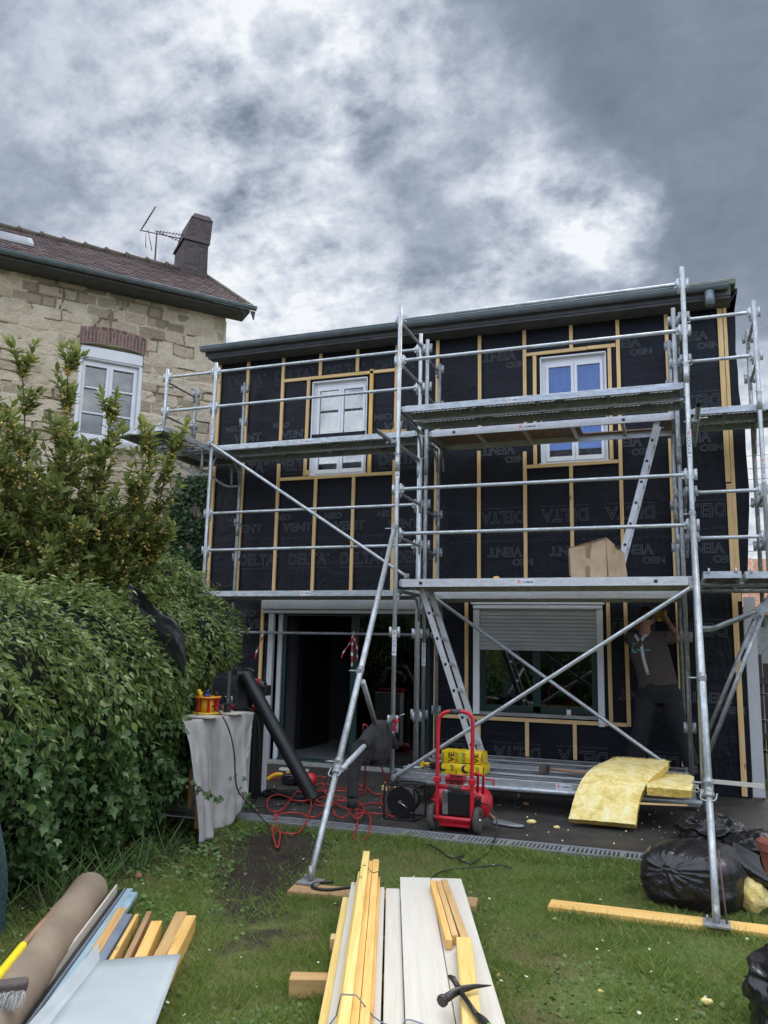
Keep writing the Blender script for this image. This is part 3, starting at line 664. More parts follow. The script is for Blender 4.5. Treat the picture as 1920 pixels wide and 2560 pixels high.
# ---- battens on the membrane
BW = .045
def batten(p, q, w=BW, d=.03, mat='batten', tilt=0):
    b = MB(); b.beam((p[0], -.006 - d / 2, p[1]), (q[0], -.006 - d / 2, q[1]), w, d, up=(0, -1, 0)); return b.build('batten', mat, H, bevel=.0015)
full = (-.572, .513, 2.30, 2.90, 3.50, 4.11, 5.31, 5.91)
for i, x in enumerate(full):
    t = (i * 37 % 7 - 3) * .0015
    batten((x, 2.30), (x + t, 4.25 - .05 * (i % 3))); batten((x + .008, 4.26), (x + .006 + t, 5.82))
batten((-.085, 2.3), (-.085, 4.3)); batten((-.078, 4.31), (-.076, 5.82)); batten((6.545, 3.62), (6.54, 5.82), .06); batten((6.55, .02), (6.548, 3.60), .06)
batten((6.60, 2.2), (6.598, 5.82), .04, .028)
for x in (1.115, 1.70): batten((x, 2.30), (x, 3.945)); batten((x + .01, 5.485), (x + .01, 5.82))
for x in (4.70,): batten((x, 2.30), (x, 3.93)); batten((x + .03, 5.50), (x + .03, 5.82))
batten((.54, 3.965), (2.275, 3.965)); batten((.54, 5.46), (2.28, 5.455)); batten((4.135, 3.945), (5.285, 3.95)); batten((4.135, 5.475), (4.93, 5.48)); batten((4.935, 5.484), (5.29, 5.482))
batten((.935, 3.99), (.945, 5.435)); batten((1.93, 3.985), (1.935, 5.50), .05, .03, 'batten_o'); batten((4.245, 3.972), (4.25, 5.45)); batten((5.205, 3.98), (5.21, 5.455))
batten((.36, .02), (.355, 2.27)); batten((3.34, .76), (3.335, 2.25)); batten((2.93, .02), (2.925, 2.27)); batten((5.12, .76), (5.115, 2.26)); batten((5.325, .72), (5.32, 2.26)); batten((5.92, .3), (5.915, 2.27))
batten((2.96, .735), (5.30, .735)); batten((3.50, .30), (3.50, .71)); batten((4.11, .30), (4.11, .71)); batten((4.69, .30), (4.69, .71)); batten((.98, 4.0), (.985, 4.075), .05, .04)
mb = MB(); mb.box(6.64, 6.74, -.02, .0, .02, 2.25); mb.box(6.74, 6.765, -.02, .1, .02, 2.25); mb.build('corner_board', 'pvc_grey', H)
# ---- upper windows
def window(win, name_l, curtain=True, y=.06):
    x0, x1, z0, z1 = win
    fr = MB(); t = .040
    fr.box(x0, x0 + t + .02, y, y + .07, z0, z1); fr.box(x1 - t, x1, y, y + .07, z0, z1); fr.box(x0 + t + .02, x1 - t, y, y + .07, z1 - t - .05, z1); fr.box(x0 + t + .02, x1 - t, y, y + .07, z0, z0 + .04)
    wn = fr.build('window', 'pvc', H, bevel=.003)
    rv = MB(); rv.box(x0 - .004, x0 + .01, -.004, y, z0, z1); rv.box(x1 - .01, x1 + .004, -.004, y, z0, z1); rv.box(x0, x1, -.01, y, z1 - .012, z1 + .004); rv.box(x0 - .02, x1 + .02, -.03, y, z0 - .025, z0 + .006); rv.build('window_reveal', 'pvc', wn)
    a, b = x0 + t + .02, x1 - t; c = (a + b) / 2; top = z1 - t - .05
    for l, r_ in ((a, c), (c, b)):
        sa = MB(); s = .040
        sa.box(l + .002, l + s, y - .015, y + .04, z0 + .042, top); sa.box(r_ - s, r_ - .002, y - .015, y + .04, z0 + .042, top); sa.box(l + s, r_ - s, y - .015, y + .04, z0 + .042, z0 + .1); sa.box(l + s, r_ - s, y - .015, y + .04, top - s, top - .002)
        sa.build('sash', 'pvc', wn, bevel=.003)
        g = MB(); g.box(l + s, r_ - s, y + .006, y + .012, z0 + .1, top - s); g.build('pane', 'glass', wn)
        k = MB(); zb = z0 + .1 + (top - z0 - .15) * .48; k.box(l + s, r_ - s, y + .016, y + .024, zb, zb + .016)
        if win is W1: k.build('dark_bar', 'roomdark', wn)  # thin dark bar across each pane, just behind the glass
    if curtain:
        cu = MB(); cu.grid(lambda u, v: (a + .03 + u * (b - a - .06), y + .14 + .012 * math.sin(u * 60) + .008 * math.sin(u * 23 + 1), z0 + .06 + v * (top - z0 - .06)), 80, 2)
        cu.build('net_curtain', 'curtain', wn)
    return wn
window(W1, ''); window(W2, '')
rm = MB()
for x0, x1, z0, z1 in ((.2, 2.9, 3.1, 5.65), (3.4, 6.2, 3.1, 5.65)):
    for q in (((x0, 3, z0), (x1, 3, z0), (x1, 3, z1), (x0, 3, z1)), ((x0, .33, z0), (x0, 3, z0), (x0, 3, z1), (x0, .33, z1)), ((x1, 3, z0), (x1, .33, z0), (x1, .33, z1), (x1, 3, z1)), ((x0, .33, z1), (x0, 3, z1), (x1, 3, z1), (x1, .33, z1)), ((x0, .33, z0), (x1, .33, z0), (x1, 3, z0), (x0, 3, z0))): rm.quad(*q)
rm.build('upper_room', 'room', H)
# ---- ground floor: sliding door under its shutter box
dm = MB(); dm.box(.37, 2.86, -.10, -.002, 2.085, 2.235); dm.box(.38, 2.85, -.085, -.003, 2.03, 2.082); door = dm.build('patio_door', 'pvc_grey', H, bevel=.008)
j = MB(); j.box(.475, .555, -.06, .02, .03, 2.03); j.box(.56, .665, .0, .05, .03, 2.05); j.build('door_jamb', 'pvc_grey', door, bevel=.004)
fr = MB(); fr.box(.667, .72, .03, .10, .05, 2.05); fr.box(2.78, 2.838, .03, .10, .05, 2.05); fr.box(1.70, 1.80, .045, .115, .05, 2.05); fr.box(.72, 2.78, .03, .10, 2.0, 2.05); fr.box(.667, 2.838, -.02, .10, .022, .075); fr.build('door_frame', 'green', door)
pn = MB(); pn.box(1.80, 2.78, .07, .08, .075, 2.0); pn.build('pane', 'dark_glass', door)
sl = MB(); sl.box(.5, 2.9, -.16, -.021, .0, .045); sl.build('threshold', 'concrete', door, bevel=.006)
ir = MB()
for q in (((.3, 4.3, .03), (3.2, 4.3, .03), (3.2, 4.3, 2.5), (.3, 4.3, 2.5)), ((.3, .33, .03), (.3, 4.3, .03), (.3, 4.3, 2.5), (.3, .33, 2.5)), ((3.2, 4.3, .03), (3.2, .33, .03), (3.2, .33, 2.5), (3.2, 4.3, 2.5)), ((.3, .33, 2.5), (.3, 4.3, 2.5), (3.2, 4.3, 2.5), (3.2, .33, 2.5))): ir.quad(*q)
ir.quad((.3, .1, .028), (3.2, .1, .028), (3.2, 4.3, .028), (.3, 4.3, .028), 1)
ir.box(-.05 + .4, .42, 1.2, 2.3, .03, 2.1, 2); ir.box(.55, 1.05, 4.2, 4.28, .03, 2.1, 2); ir.box(1.5, 2.3, 3.1, 3.7, .03, 1.0, 2); ir.box(1.55, 2.1, 3.2, 3.6, 1.0, 1.5, 2)
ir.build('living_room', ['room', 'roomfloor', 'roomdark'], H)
# ---- ground floor window with roller shutter half down
sm = MB(); sm.box(3.405, 5.075, -.09, -.002, 2.155, 2.235); sm.box(3.43, 5.05, -.075, -.003, 2.10, 2.152); w3 = sm.build('shutter_window', 'pvc', H, bevel=.01)
gd = MB(); gd.box(3.43, 3.51, -.05, .0, .78, 2.10); gd.build('shutter_guide', 'pvc', w3, bevel=.004); gd = MB(); gd.box(4.975, 5.05, -.05, .0, .70, 2.10); gd.build('shutter_guide', 'pvc', w3, bevel=.004)
st = MB(); zz_ = 2.10; k = 0
prof = []
while zz_ > 1.625:
    prof += [(-.028, zz_), (-.036, zz_ - .012), (-.036, zz_ - .030), (-.028, zz_ - .042)]; zz_ -= .047
st.add([(x, p[0], p[1]) for x in (3.512, 4.973) for p in prof], [(i, i + 1, len(prof) + i + 1, len(prof) + i) for i in range(len(prof) - 1)])
st.box(3.512, 4.973, -.042, -.012, 1.585, 1.625); st.build('roller_shutter', 'shutter', w3)
gf = MB(); gf.box(3.51, 3.57, .03, .09, .82, 2.0); gf.box(4.9, 4.97, .03, .09, .82, 2.0); gf.box(4.18, 4.27, .03, .10, .9, 2.0); gf.box(3.57, 4.18, .03, .09, .82, .9); gf.box(4.27, 4.9, .03, .09, .82, .9); gf.build('sash', 'green', w3)
gp = MB(); gp.box(3.57, 4.18, .055, .063, .9, 2.0); gp.box(4.27, 4.9, .055, .063, .9, 2.0); gp.build('pane', 'dark_glass', w3)
so_ = MB(); so_.box(3.44, 5.04, -.03, .03, .775, .815); so_.build('window_sill', 'concrete', w3)
bx = MB()
for q in (((3.3, 2.8, .05), (6.2, 2.8, .05), (6.2, 2.8, 2.5), (3.3, 2.8, 2.5)), ((3.3, .33, .05), (3.3, 2.8, .05), (3.3, 2.8, 2.5), (3.3, .33, 2.5)), ((6.2, 2.8, .05), (6.2, .33, .05), (6.2, .33, 2.5), (6.2, 2.8, 2.5)), ((3.3, .33, .05), (6.2, .33, .05), (6.2, 2.8, .05), (3.3, 2.8, .05))): bx.quad(*q)
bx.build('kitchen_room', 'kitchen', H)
# small things left on the window sill
mb = MB(); mb.tube((4.62, -.012, .815), (4.62, -.012, .875), .028, 14); mb.tube((4.62, -.012, .875), (4.62, -.012, .88), .03, 14); tag(mb.build('plastic_cup', 'white_p'), 'small white plastic cup on the ground floor window sill', 'cup')
mb = MB(); mb.box(4.68, 4.80, -.028, .02, .816, .845, 0); mb.box(4.685, 4.70, -.034, -.028, .82, .835, 1); tag(mb.build('charger', ['black_pl', 'red']), 'black charger with a red end on the ground floor window sill', 'charger')
mb = MB(); mb.path(bez([(3.6, -.02, .82), (3.75, -.025, .835), (3.9, -.015, .82), (4.05, -.028, .84), (4.3, -.02, .822), (4.5, -.026, .82)], 6), .006, 6); tag(mb.build('cable', 'black_pl'), 'thin black cable lying along the ground floor window sill', 'cable')
# birdhouse seen hanging in the window
mb = MB(); mb.box(4.60, 4.74, .14, .22, 1.08, 1.24, 0); mb.prism([(4.57, .12, 1.24), (4.77, .12, 1.24), (4.67, .12, 1.31)], (0, .12, 0), 0); mb.path([(4.67, .18, 1.31), (4.67, .18, 1.9)], .003, 5, 0)
tag(mb.build('bird_house', ['cloth_grey']), 'pale little bird house hanging inside the ground floor window', 'bird house')
# ------------------------------------------------------------------ old stone house behind on the left
SQ = Vector((-3.4433, 1.0365, 0)); ST = Vector((.65606, .75471, 0)); SN = Vector((.75471, -.65606, 0))   # along the wall, out of the wall
def S(l, n, z): p = SQ + ST * l + SN * n; p.z = z; return p
SH = thing('stone_house', 'old rubble stone house with brown tiled roof, tall chimney and white window on the left', 'house', S(-2, 0, 0))
ZE = 7.90
mb = MB(); OP = (-.60, .50, 5.02, 6.82)
xs = [-9, OP[0], OP[1], 1.98]; zs = [0, OP[2], OP[3], ZE]
rq = np.random.default_rng(33)
rows_ = [0.0]
while rows_[-1] < 8.3: rows_.append(rows_[-1] + rq.uniform(.13, .25))
joints = [np.cumsum(np.concatenate([[-9.2 + rq.uniform(0, .3)], rq.uniform(.16, .52, 60)])) for _ in rows_]
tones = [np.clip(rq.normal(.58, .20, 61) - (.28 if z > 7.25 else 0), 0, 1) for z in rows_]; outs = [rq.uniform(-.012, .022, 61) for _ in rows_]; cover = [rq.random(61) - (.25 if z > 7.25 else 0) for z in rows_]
def wallpt(l, z):
    wz = z + .035 * nz0(l * 2.1, z * 1.1) + .012 * nz0(l * 7, z * 6, 3); r_ = int(np.searchsorted(rows_, wz)) - 1; r_ = max(0, min(r_, len(rows_) - 2))
    wl = l + .04 * nz0(z * 3.1, l * 1.3, 5) + .012 * nz0(l * 8, z * 8, 9); J = joints[r_]; k = max(0, min(int(np.searchsorted(J, wl)) - 1, 59))
    e = min(wz - rows_[r_], rows_[r_ + 1] - wz, wl - J[k], J[k + 1] - wl)
    face = min(1.0, max(0.0, (e - .006) / .022)); cv = cover[r_][k] + .55 * nz0(l * 1.7, z * 1.7, 12)
    rough = .012 * nz0(l * 9, z * 11, 2) + .007 * nz0(l * 23, z * 27, 4)
    if cv > .64: h, mo = .010 + rough * .7, .92                     # rendered over with mortar
    else:
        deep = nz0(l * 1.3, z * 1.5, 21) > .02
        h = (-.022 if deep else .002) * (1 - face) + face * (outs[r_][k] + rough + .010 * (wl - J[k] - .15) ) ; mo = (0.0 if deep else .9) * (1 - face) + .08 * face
        if deep and face < .5: return h, .12, 0.0  # recessed joints also darkened in tone as painted shadow lines
    return h, tones[r_][k], mo
from mathutils import noise as _mn
def nz0(x, y=0., z=0.): return _mn.noise((x, y, z))
WL = np.concatenate([[-9, -5], np.arange(-2.6, 1.985, .0165), [1.98]]); WZ = np.concatenate([[0, 1.5], np.arange(2.6, ZE, .0165), [ZE]])
vs = []; gt_ = []; gm_ = []
for l in WL:
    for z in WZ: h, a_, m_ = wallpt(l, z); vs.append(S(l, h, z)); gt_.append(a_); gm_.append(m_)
nzv = len(WZ); fs = []
for i in range(len(WL) - 1):
    for j in range(nzv - 1):
        cl_, cz_ = (WL[i] + WL[i + 1]) / 2, (WZ[j] + WZ[j + 1]) / 2
        if OP[0] < cl_ < OP[1] and OP[2] < cz_ < OP[3]: continue
        fs.append((i * nzv + j, (i + 1) * nzv + j, (i + 1) * nzv + j + 1, i * nzv + j + 1))
mb.add(vs, fs)
for (a, b), (c, d_) in (((OP[0], OP[2]), (OP[1], OP[2])), ((OP[1], OP[2]), (OP[1], OP[3])), ((OP[1], OP[3]), (OP[0], OP[3])), ((OP[0], OP[3]), (OP[0], OP[2]))):
    mb.quad(S(a, 0, b), S(c, 0, d_), S(c, -.3, d_), S(a, -.3, b), uv=[(a, b), (c, d_), (c + .3, d_), (a + .3, b)])
# gable end with a ragged quoin edge
for z0, z1 in zip(np.arange(0, 7.9, .31), np.arange(.31, 8.3, .31)):
    k = .02 * math.sin(z0 * 17) ; 
    mb.add([S(1.96, .016, z0), S(1.995 + k, .016, z0), S(1.995 + k, .016, min(z1, ZE)), S(1.96, .016, min(z1, ZE)), S(1.995 + k, -.3, z0), S(1.995 + k, -.3, min(z1, ZE))], [(0, 1, 2, 3), (1, 4, 5, 2)], uvs=[[(1.9, z0), (2, z0), (2, z1), (1.9, z1)], [(2, z0), (2.3, z0), (2.3, z1), (2, z1)]])
g = [(0, 0), (6, 0), (6, ZE), (3, 10.0), (0, ZE)]
mb.add([S(1.98, -a, b) for a, b in g], [tuple(range(5))], uvs=[[(a, b) for a, b in g]])
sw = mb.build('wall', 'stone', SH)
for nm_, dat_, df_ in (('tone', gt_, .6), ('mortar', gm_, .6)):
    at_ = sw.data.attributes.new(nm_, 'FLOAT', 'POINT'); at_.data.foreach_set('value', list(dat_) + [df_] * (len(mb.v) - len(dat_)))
cr = MB()
def crack(pts):
    q = [S(a, .032, b) for a, b in bez_jit(pts)]
    for i in range(len(q) - 1):
        t = ST * (.006 + .005 * math.sin(i * 1.7)); cr.quad(q[i] - t, q[i] + t, q[i + 1] + t, q[i + 1] - t)
def bez_jit(pts):
    out = []; r_ = random.Random(len(pts) * 5 + int(pts[0][1] * 100))
    for (a, b), (c, d_) in zip(pts, pts[1:]):
        for k in range(4): t = k / 4; out.append((a + (c - a) * t + r_.uniform(-.025, .025), b + (d_ - b) * t + r_.uniform(-.02, .02)))
    return out + [pts[-1]]
cr = MB(); crack([(-.42, 7.08), (-.36, 7.22), (-.2, 7.34), (-.08, 7.50), (.05, 7.52), (.06, 7.68)]); cr.build('wall_crack', 'roomdark', sw); cr = MB(); crack([(-1.0, 7.30), (-.96, 7.42), (-.94, 7.58), (-1.02, 7.62), (-1.04, 7.8)])
cr.build('wall_crack', 'roomdark', sw)
# roof slope with individual flat tiles seen edge-on
mb = MB(); P = (ZE, .45); tn = (10.0 - 7.93) / 3.45
def RZ(n): return 7.93 + (.45 - n) * tn
rows = 16; r3 = random.Random(5)
for k in range(rows):
    n0 = .45 - k * (3.45 / rows); n1 = n0 - 3.45 / rows - .04
    l = -6.6 + (k % 2) * .09
    while l < 2.36:
        l2 = min(l + .172, 2.40); dz = r3.uniform(-.006, .006); e = .032
        mb.add([S(l, n0, RZ(n0) + e + dz), S(l2, n0, RZ(n0) + e + dz), S(l2, n1, RZ(n1) + .012), S(l, n1, RZ(n1) + .012), S(l, n0, RZ(n0) + dz), S(l2, n0, RZ(n0) + dz)], [(0, 1, 2, 3), (4, 5, 1, 0)])
        l += .18
mb.add([S(-9, .45, 7.93), S(2.38, .45, 7.93), S(2.38, -3, 10.0), S(-9, -3, 10.0), S(2.38, -6.45, 7.93), S(-9, -6.45, 7.93)], [(0, 1, 2, 3), (3, 2, 4, 5)])
rf = mb.build('roof', 'tile', SH)
mb = MB()
l = -6.5
while l < 2.3: mb.path([S(l, -3, 10.01), S(l + .46, -3, 10.0)], .10, 10, 0, r2=.085); mb.path([S(l, -3, 10.012), S(l + .06, -3, 10.012)], .118, 10); l += .44
mb.build('ridge_tile', 'tile_moss', rf)
mb = MB()
for k in range(17):
    n = .45 - k * .215; mb.path([S(2.39, n, RZ(n) + .02), S(2.39, n - .2, RZ(n - .2) + .035)], .045, 8)
mb.build('verge_tile', 'tile_moss', rf)
# boxed eaves, gutter
mb = MB()
mb.add([S(l, n, z) for l in (-9, 2.32) for n, z in ((.44, 7.90), (.44, 7.84), (.0, 7.82), (.0, 7.90))], [(0, 1, 5, 4), (1, 2, 6, 5), (2, 3, 7, 6), (4, 5, 6, 7)]); mb.build('boxed_eaves', 'fascia', SH)
mb = MB()
mb.grid(lambda u, v: S(-9 + u * 11.42, .51 + .064 * math.cos(math.pi + math.pi * v), 7.94 + .064 * math.sin(math.pi + math.pi * v)), 1, 10)
mb.add([S(2.42, .51 + .064 * math.cos(math.pi + math.pi * v / 10), 7.94 + .064 * math.sin(math.pi + math.pi * v / 10)) for v in range(11)], [tuple(range(11))])
for l in np.arange(-2.2, 2.4, .42): mb.grid(lambda u, v: S(l + u * .03, .51 + .068 * math.cos(math.pi + math.pi * v), 7.938 + .068 * math.sin(math.pi + math.pi * v)), 1, 10)
mb.path([S(-9, .574, 7.94), S(2.42, .574, 7.94)], .008, 6); mb.build('gutter', 'zinc', SH)
mb = MB(); mb.prism([S(2.30, .5, 7.86), S(2.42, .42, 7.9), S(2.40, .42, 7.72)], ST * .02); mb.prism([S(2.12, .5, 7.86), S(2.24, .42, 7.9), S(2.22, .42, 7.76)], ST * .02); mb.build('loose_eaves_board', 'fascia', SH)
# chimney with stepped shoulder behind
mb = MB()
def frus(l0, l1, n0, n1, z0, L0, L1, N0, N1, z1, cap=True):
    a = [S(l0, n0, z0), S(l1, n0, z0), S(l1, n1, z0), S(l0, n1, z0)]; b = [S(L0, N0, z1), S(L1, N0, z1), S(L1, N1, z1), S(L0, N1, z1)]
    for i in range(4):
        j_ = (i + 1) % 4; w_ = (a[j_] - a[i]).length; mb.quad(a[i], a[j_], b[j_], b[i], uv=[(i * .37, z0), (i * .37 + w_, z0), (i * .37 + w_, z1), (i * .37, z1)])
    if cap: mb.quad(*b, uv=[(0, 0), (.4, 0), (.4, .5), (0, .5)])
frus(1.74, 2.30, -2.62, -3.5, 9.5, 1.74, 2.29, -2.66, -3.5, 10.62); frus(1.70, 2.32, -2.62, -3.54, 10.62, 1.72, 2.33, -2.64, -3.54, 10.72)
frus(1.74, 2.33, -2.64, -3.5, 10.72, 1.86, 2.36, -2.66, -3.4, 11.20); frus(1.86, 2.37, -2.64, -3.42, 11.20, 1.96, 2.30, -2.74, -3.25, 11.36)
frus(1.82, 2.28, -3.52, -4.15, 9.5, 1.83, 2.27, -3.52, -4.05, 10.25); frus(1.82, 2.28, -3.51, -4.05, 10.25, 1.88, 2.2, -3.6, -3.9, 10.4)
mb.build('chimney', 'brick_old', SH)
# television aerial on its mast
mb = MB(); b0 = S(1.19, -3.0, 9.95); tp = b0 + Vector((0, 0, .86)); mb.tube(b0, tp, .018, 8); a1 = tp + Vector((0, 0, -.08)) + ST * -.38; a2 = tp + Vector((0, 0, -.02)) + ST * .75
mb.tube(a1, a2, .012, 6)
for s_ in (-1, 1):
    mb.tube(tp + ST * -.05, a2 + Vector((0, 0, .10 * s_)) + ST * -.1, .008, 5)
    for k in range(9): q = tp.lerp(a2 + Vector((0, 0, .10 * s_)) + ST * -.1, (k + 1) / 9); mb.tube(q - SN * .07, q + SN * .07, .006, 5)
hi = tp + ST * -.20
for k in range(6): q = hi + Vector((0, 0, .42 * k / 5 + .05)) + ST * (.18 * k / 5 - .1); mb.tube(q - SN * .2 - ST * .02, q + SN * .2 + ST * .02, .008, 5)
for k in (-.2, -.07, .07, .2): mb.tube(hi + SN * k - ST * .1 + Vector((0, 0, .05)), hi + SN * k + ST * .08 + Vector((0, 0, .47)), .008, 5)
mb.tube(hi + Vector((0, 0, -.02)), hi + ST * .12 + Vector((0, 0, -.5)) , .010, 5); mb.tube(hi + Vector((0, 0, -.02)) - SN * .2, hi - ST * .02 + Vector((0, 0, -.45)), .010, 5)
mb.build('aerial', 'rust', SH)
# skylight
mb = MB(); c0 = -2.6; c1 = -1.44
mb.add([S(l, n, RZ(n) + e) for e in (.03, .085) for l, n in ((c0, -1.0), (c1, -1.0), (c1, -1.75), (c0, -1.75))], [(0, 1, 5, 4), (1, 2, 6, 5), (2, 3, 7, 6), (3, 0, 4, 7), (4, 5, 6, 7)]); sk = mb.build('skylight', 'skylight', rf)
mb = MB(); mb.quad(*[S(l, n, RZ(n) + .09) for l, n in ((c0 + .08, -1.08), (c1 - .08, -1.08), (c1 - .08, -1.67), (c0 + .08, -1.67))]); mb.build('pane', 'dark_glass', sk)
# window: segmental brick arch, shutter box, two leaves of three panes
mb = MB(); n = 21
def ark(u, e): l = -.63 + u * 1.16; return S(l, .035, 6.80 + e + .075 * math.sin(math.pi * u))
def arkb(u0, u1, e0, e1, m): 
    q = [ark(u0, e0), ark(u1, e0), ark(u1, e1), ark(u0, e1)]; mb.prism(q, SN * -.06, m)
for k in range(12): u = k / 12; mb.prism([ark(u, -.03) + SN * -.008, ark(u + 1 / 12, -.03) + SN * -.008, ark(u + 1 / 12, .285) + SN * -.008, ark(u, .285) + SN * -.008], SN * -.04, 1)
nb = 19
for k in range(nb):
    u0 = (k + .09) / nb; u1 = (k + .91) / nb
    if k % 2: arkb(u0, u1, -.02, .09, 0); arkb(u0, u1, .10, .205, 0)
    else: arkb(u0, u1, -.02, .205, 0)
for k in range(10): u = k / 10; arkb(u + .006, u + .094, .215, .278, 0)
mb.build('brick_arch', ['brick_red', 'mortar'], SH)
fr = MB()
def bxs(m_, l0, l1, n0, n1, z0, z1, k=0):
    m_.add([S(l, n_, z) for z in (z0, z1) for l, n_ in ((l0, n0), (l1, n0), (l1, n1), (l0, n1))], [(3, 2, 1, 0), (4, 5, 6, 7), (0, 1, 5, 4), (1, 2, 6, 5), (2, 3, 7, 6), (3, 0, 4, 7)], k)
bxs(fr, -.60, .50, -.20, -.02, 6.56, 6.77); bxs(fr, -.58, .48, -.19, -.03, 6.53, 6.558)
ww = fr.build('window', 'pvc', SH, bevel=.012)
fr = MB(); z0, z1 = 5.06, 6.53; bxs(fr, -.60, -.53, -.2, -.10, z0, z1); bxs(fr, .42, .50, -.2, -.10, z0, z1); bxs(fr, -.53, .42, -.2, -.10, z1 - .05, z1 - .001); bxs(fr, -.53, .42, -.2, -.10, z0, z0 + .05); bxs(fr, -.60, -.54, -.1, 0.0, z0, z1); bxs(fr, .44, .50, -.1, .0, z0, z1)
fr.build('frame', 'pvc', ww)
for l0, l1 in ((-.53, -.055), (-.055, .42)):
    sa = MB(); bxs(sa, l0 + .002, l0 + .055, -.19, -.08, z0 + .05, z1 - .05); bxs(sa, l1 - .055, l1 - .002, -.19, -.08, z0 + .05, z1 - .05); bxs(sa, l0 + .055, l1 - .055, -.19, -.085, z0 + .05, z0 + .13); bxs(sa, l0 + .055, l1 - .055, -.19, -.085, z1 - .10, z1 - .05)
    for z in (5.56, 6.02): bxs(sa, l0 + .055, l1 - .055, -.18, -.09, z, z + .028)
    sa.build('sash', 'pvc', ww)
    gp = MB(); bxs(gp, l0 + .055, l1 - .055, -.15, -.14, z0 + .13, z1 - .1); gp.build('pane', 'dark_glass', ww)
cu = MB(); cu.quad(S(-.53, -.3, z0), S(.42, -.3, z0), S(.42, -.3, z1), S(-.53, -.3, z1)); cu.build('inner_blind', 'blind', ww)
si = MB(); bxs(si, -.66, .56, -.2, .07, 4.95, 5.055); si.build('window_sill', 'mortar', SH, bevel=.01)
mb = MB()
for k in range(6): bxs(mb, -2.3 + k * .11, -2.2 + k * .11, -.04, .015, 5.0, 5.085)
mb.build('brick_lintel', 'brick_red', SH)
# ------------------------------------------------------------------ scaffolding
PZ1, PZ2 = 2.276, 4.262
LV = (2.82, 3.32, 4.815, 5.315)
def sticker_tube(T, x, y, z, ang, r=.0262, L=.27, name='maker_label'):
    """white label wrapped round a standard, lettering running downwards"""
    mb = MB()
    def cyl(a, zz, k=0): t = ang + a; return (x + math.cos(t) * (r + k), y + math.sin(t) * (r + k), zz)
    mb.grid(lambda u, v: cyl((u - .5) * 2.2, z + v * L), 10, 1, 0)
    v, f = glyphs('COMABI', 0, .012)
    mb.add([cyl((p[1] - .5) * 1.25, z + L * .74 - p[0] * L * .68, .0012) for p in v], f, 1)
    for k in range(3):
        u0 = -.55 + k * .4
        q = [cyl(u0, z + L * .80, .0012), cyl(u0 + .2, z + L * .80, .0012), cyl(u0 + .3, z + L * .88, .0012), cyl(u0 + .2, z + L * .95, .0012), cyl(u0, z + L * .95, .0012), cyl(u0 + .1, z + L * .88, .0012)]
        mb.add(q, [tuple(range(6))], 2)
    mb.build(name, ['sticker', 'navy_ink', 'red_ink'], T)
def post(T, x, y, z0, z1, cups=(), mat='galv', ax=(1, 0), joint=None, lab=None, base=False):
    mb = MB(); mb.tube((x, y, z0), (x, y, z1), .0242, 12)
    if joint: mb.tube((x, y, joint - .10), (x, y, joint + .10), .0282, 12); mb.path([(x - .04, y - .01, joint + .12), (x - .03, y - .035, joint + .10), (x + .02, y - .04, joint + .10), (x + .04, y - .01, joint + .125)], .005, 5)
    cb = mb
    for c in cups:
        for s in (-1, 1):
            cx, cy = x + ax[0] * s * .046, y + ax[1] * s * .046
            cb.tube((cx, cy, c - .055), (cx, cy, c + .055), .017, 8)
            cb.beam((x + ax[0] * s * .02, y + ax[1] * s * .02, c), (cx, cy, c), .012, .09, up=(0, 0, 1))
    o = mb.build('post', mat, T)
    if base:
        b = MB(); b.box(x - .07, x + .07, y - .07, y + .07, z0 - .008, z0); b.tube((x, y, z0), (x, y, z0 + .25), .019, 10); b.build('base_plate', 'cast', o)
    if lab: sticker_tube(o, x, y, lab, R(-72 if x < 5 else -95))
    return o
def rail(T, p, q, mat='galv', name='guardrail', r=.0195, end=.06):
    p = Vector(p); q = Vector(q); d = (q - p).normalized(); mb = MB()
    a = p + d * end; b = q - d * end
    mb.path([a, a + d * .05, b - d * .05, b], r, 10, radii=[r * 1.15, r, r, r * 1.15])
    for e, s in ((p, 1), (q, -1)):
        mb.beam(e + d * (.04 * s), e + d * (s * (end + .02)), .018, .075, up=(0, 0, 1))
        mb.tube(e + d * (.042 * s) + Vector((0, 0, -.10)), e + d * (.042 * s) + Vector((0, 0, .065)), .013, 8)
    return mb.build(name, mat, T)
def clamp(mb, p, d, r=.033, w=.045):
    d = Vector(d).normalized(); p = Vector(p); mb.path([p - d * w / 2, p + d * w / 2], r, 12); _, a, b = basis(d); mb.tube(p + a * r, p + a * (r + .07), .008, 6); mb.box(p.x - .02, p.x + .02, p.y - r - .022, p.y - r + .01, p.z - .02, p.z + .02)
def diag(T, p, q, name='diagonal_brace', r=.0205):
    mb = MB(); p = Vector(p); q = Vector(q); d = (q - p).normalized()
    mb.path([p, p + d * .05, q - d * .05, q], r, 10); o = mb.build(name, 'galv', T)
    for e in (p, q): c = MB(); c.path([e + Vector((0, -.035, 0)), e + Vector((0, .035, 0))], .022, 10); c.box(e.x - .03, e.x + .03, e.y + .0, e.y + .03, e.z - .035, e.z + .035); c.build('brace_clamp', 'cast', o)
    return o
def frame_head(T, x, y0, y1, z):
    """transom of a frame with its two curved gussets"""
    mb = MB(); mb.tube((x, y0 + .026, z), (x, y1 - .026, z), .0215, 10)
    for y, s in ((y0, 1), (y1, -1)): mb.path([(x, y + s * .02, z - .30), (x, y + s * .05, z - .16), (x, y + s * .13, z - .06), (x, y + s * .20, z - .015)], .015, 8)
    return mb.build('transom', 'galv_old', T)
YF, YB, YO = -1.03, -.23, -2.0
SC = thing('scaffold', 'galvanised scaffold row standing close along the black house wall', 'scaffold', (3.05, -.63, 0), 'scaffolds in front of the house')
cups = [z for z in LV] + [.82, 1.76]
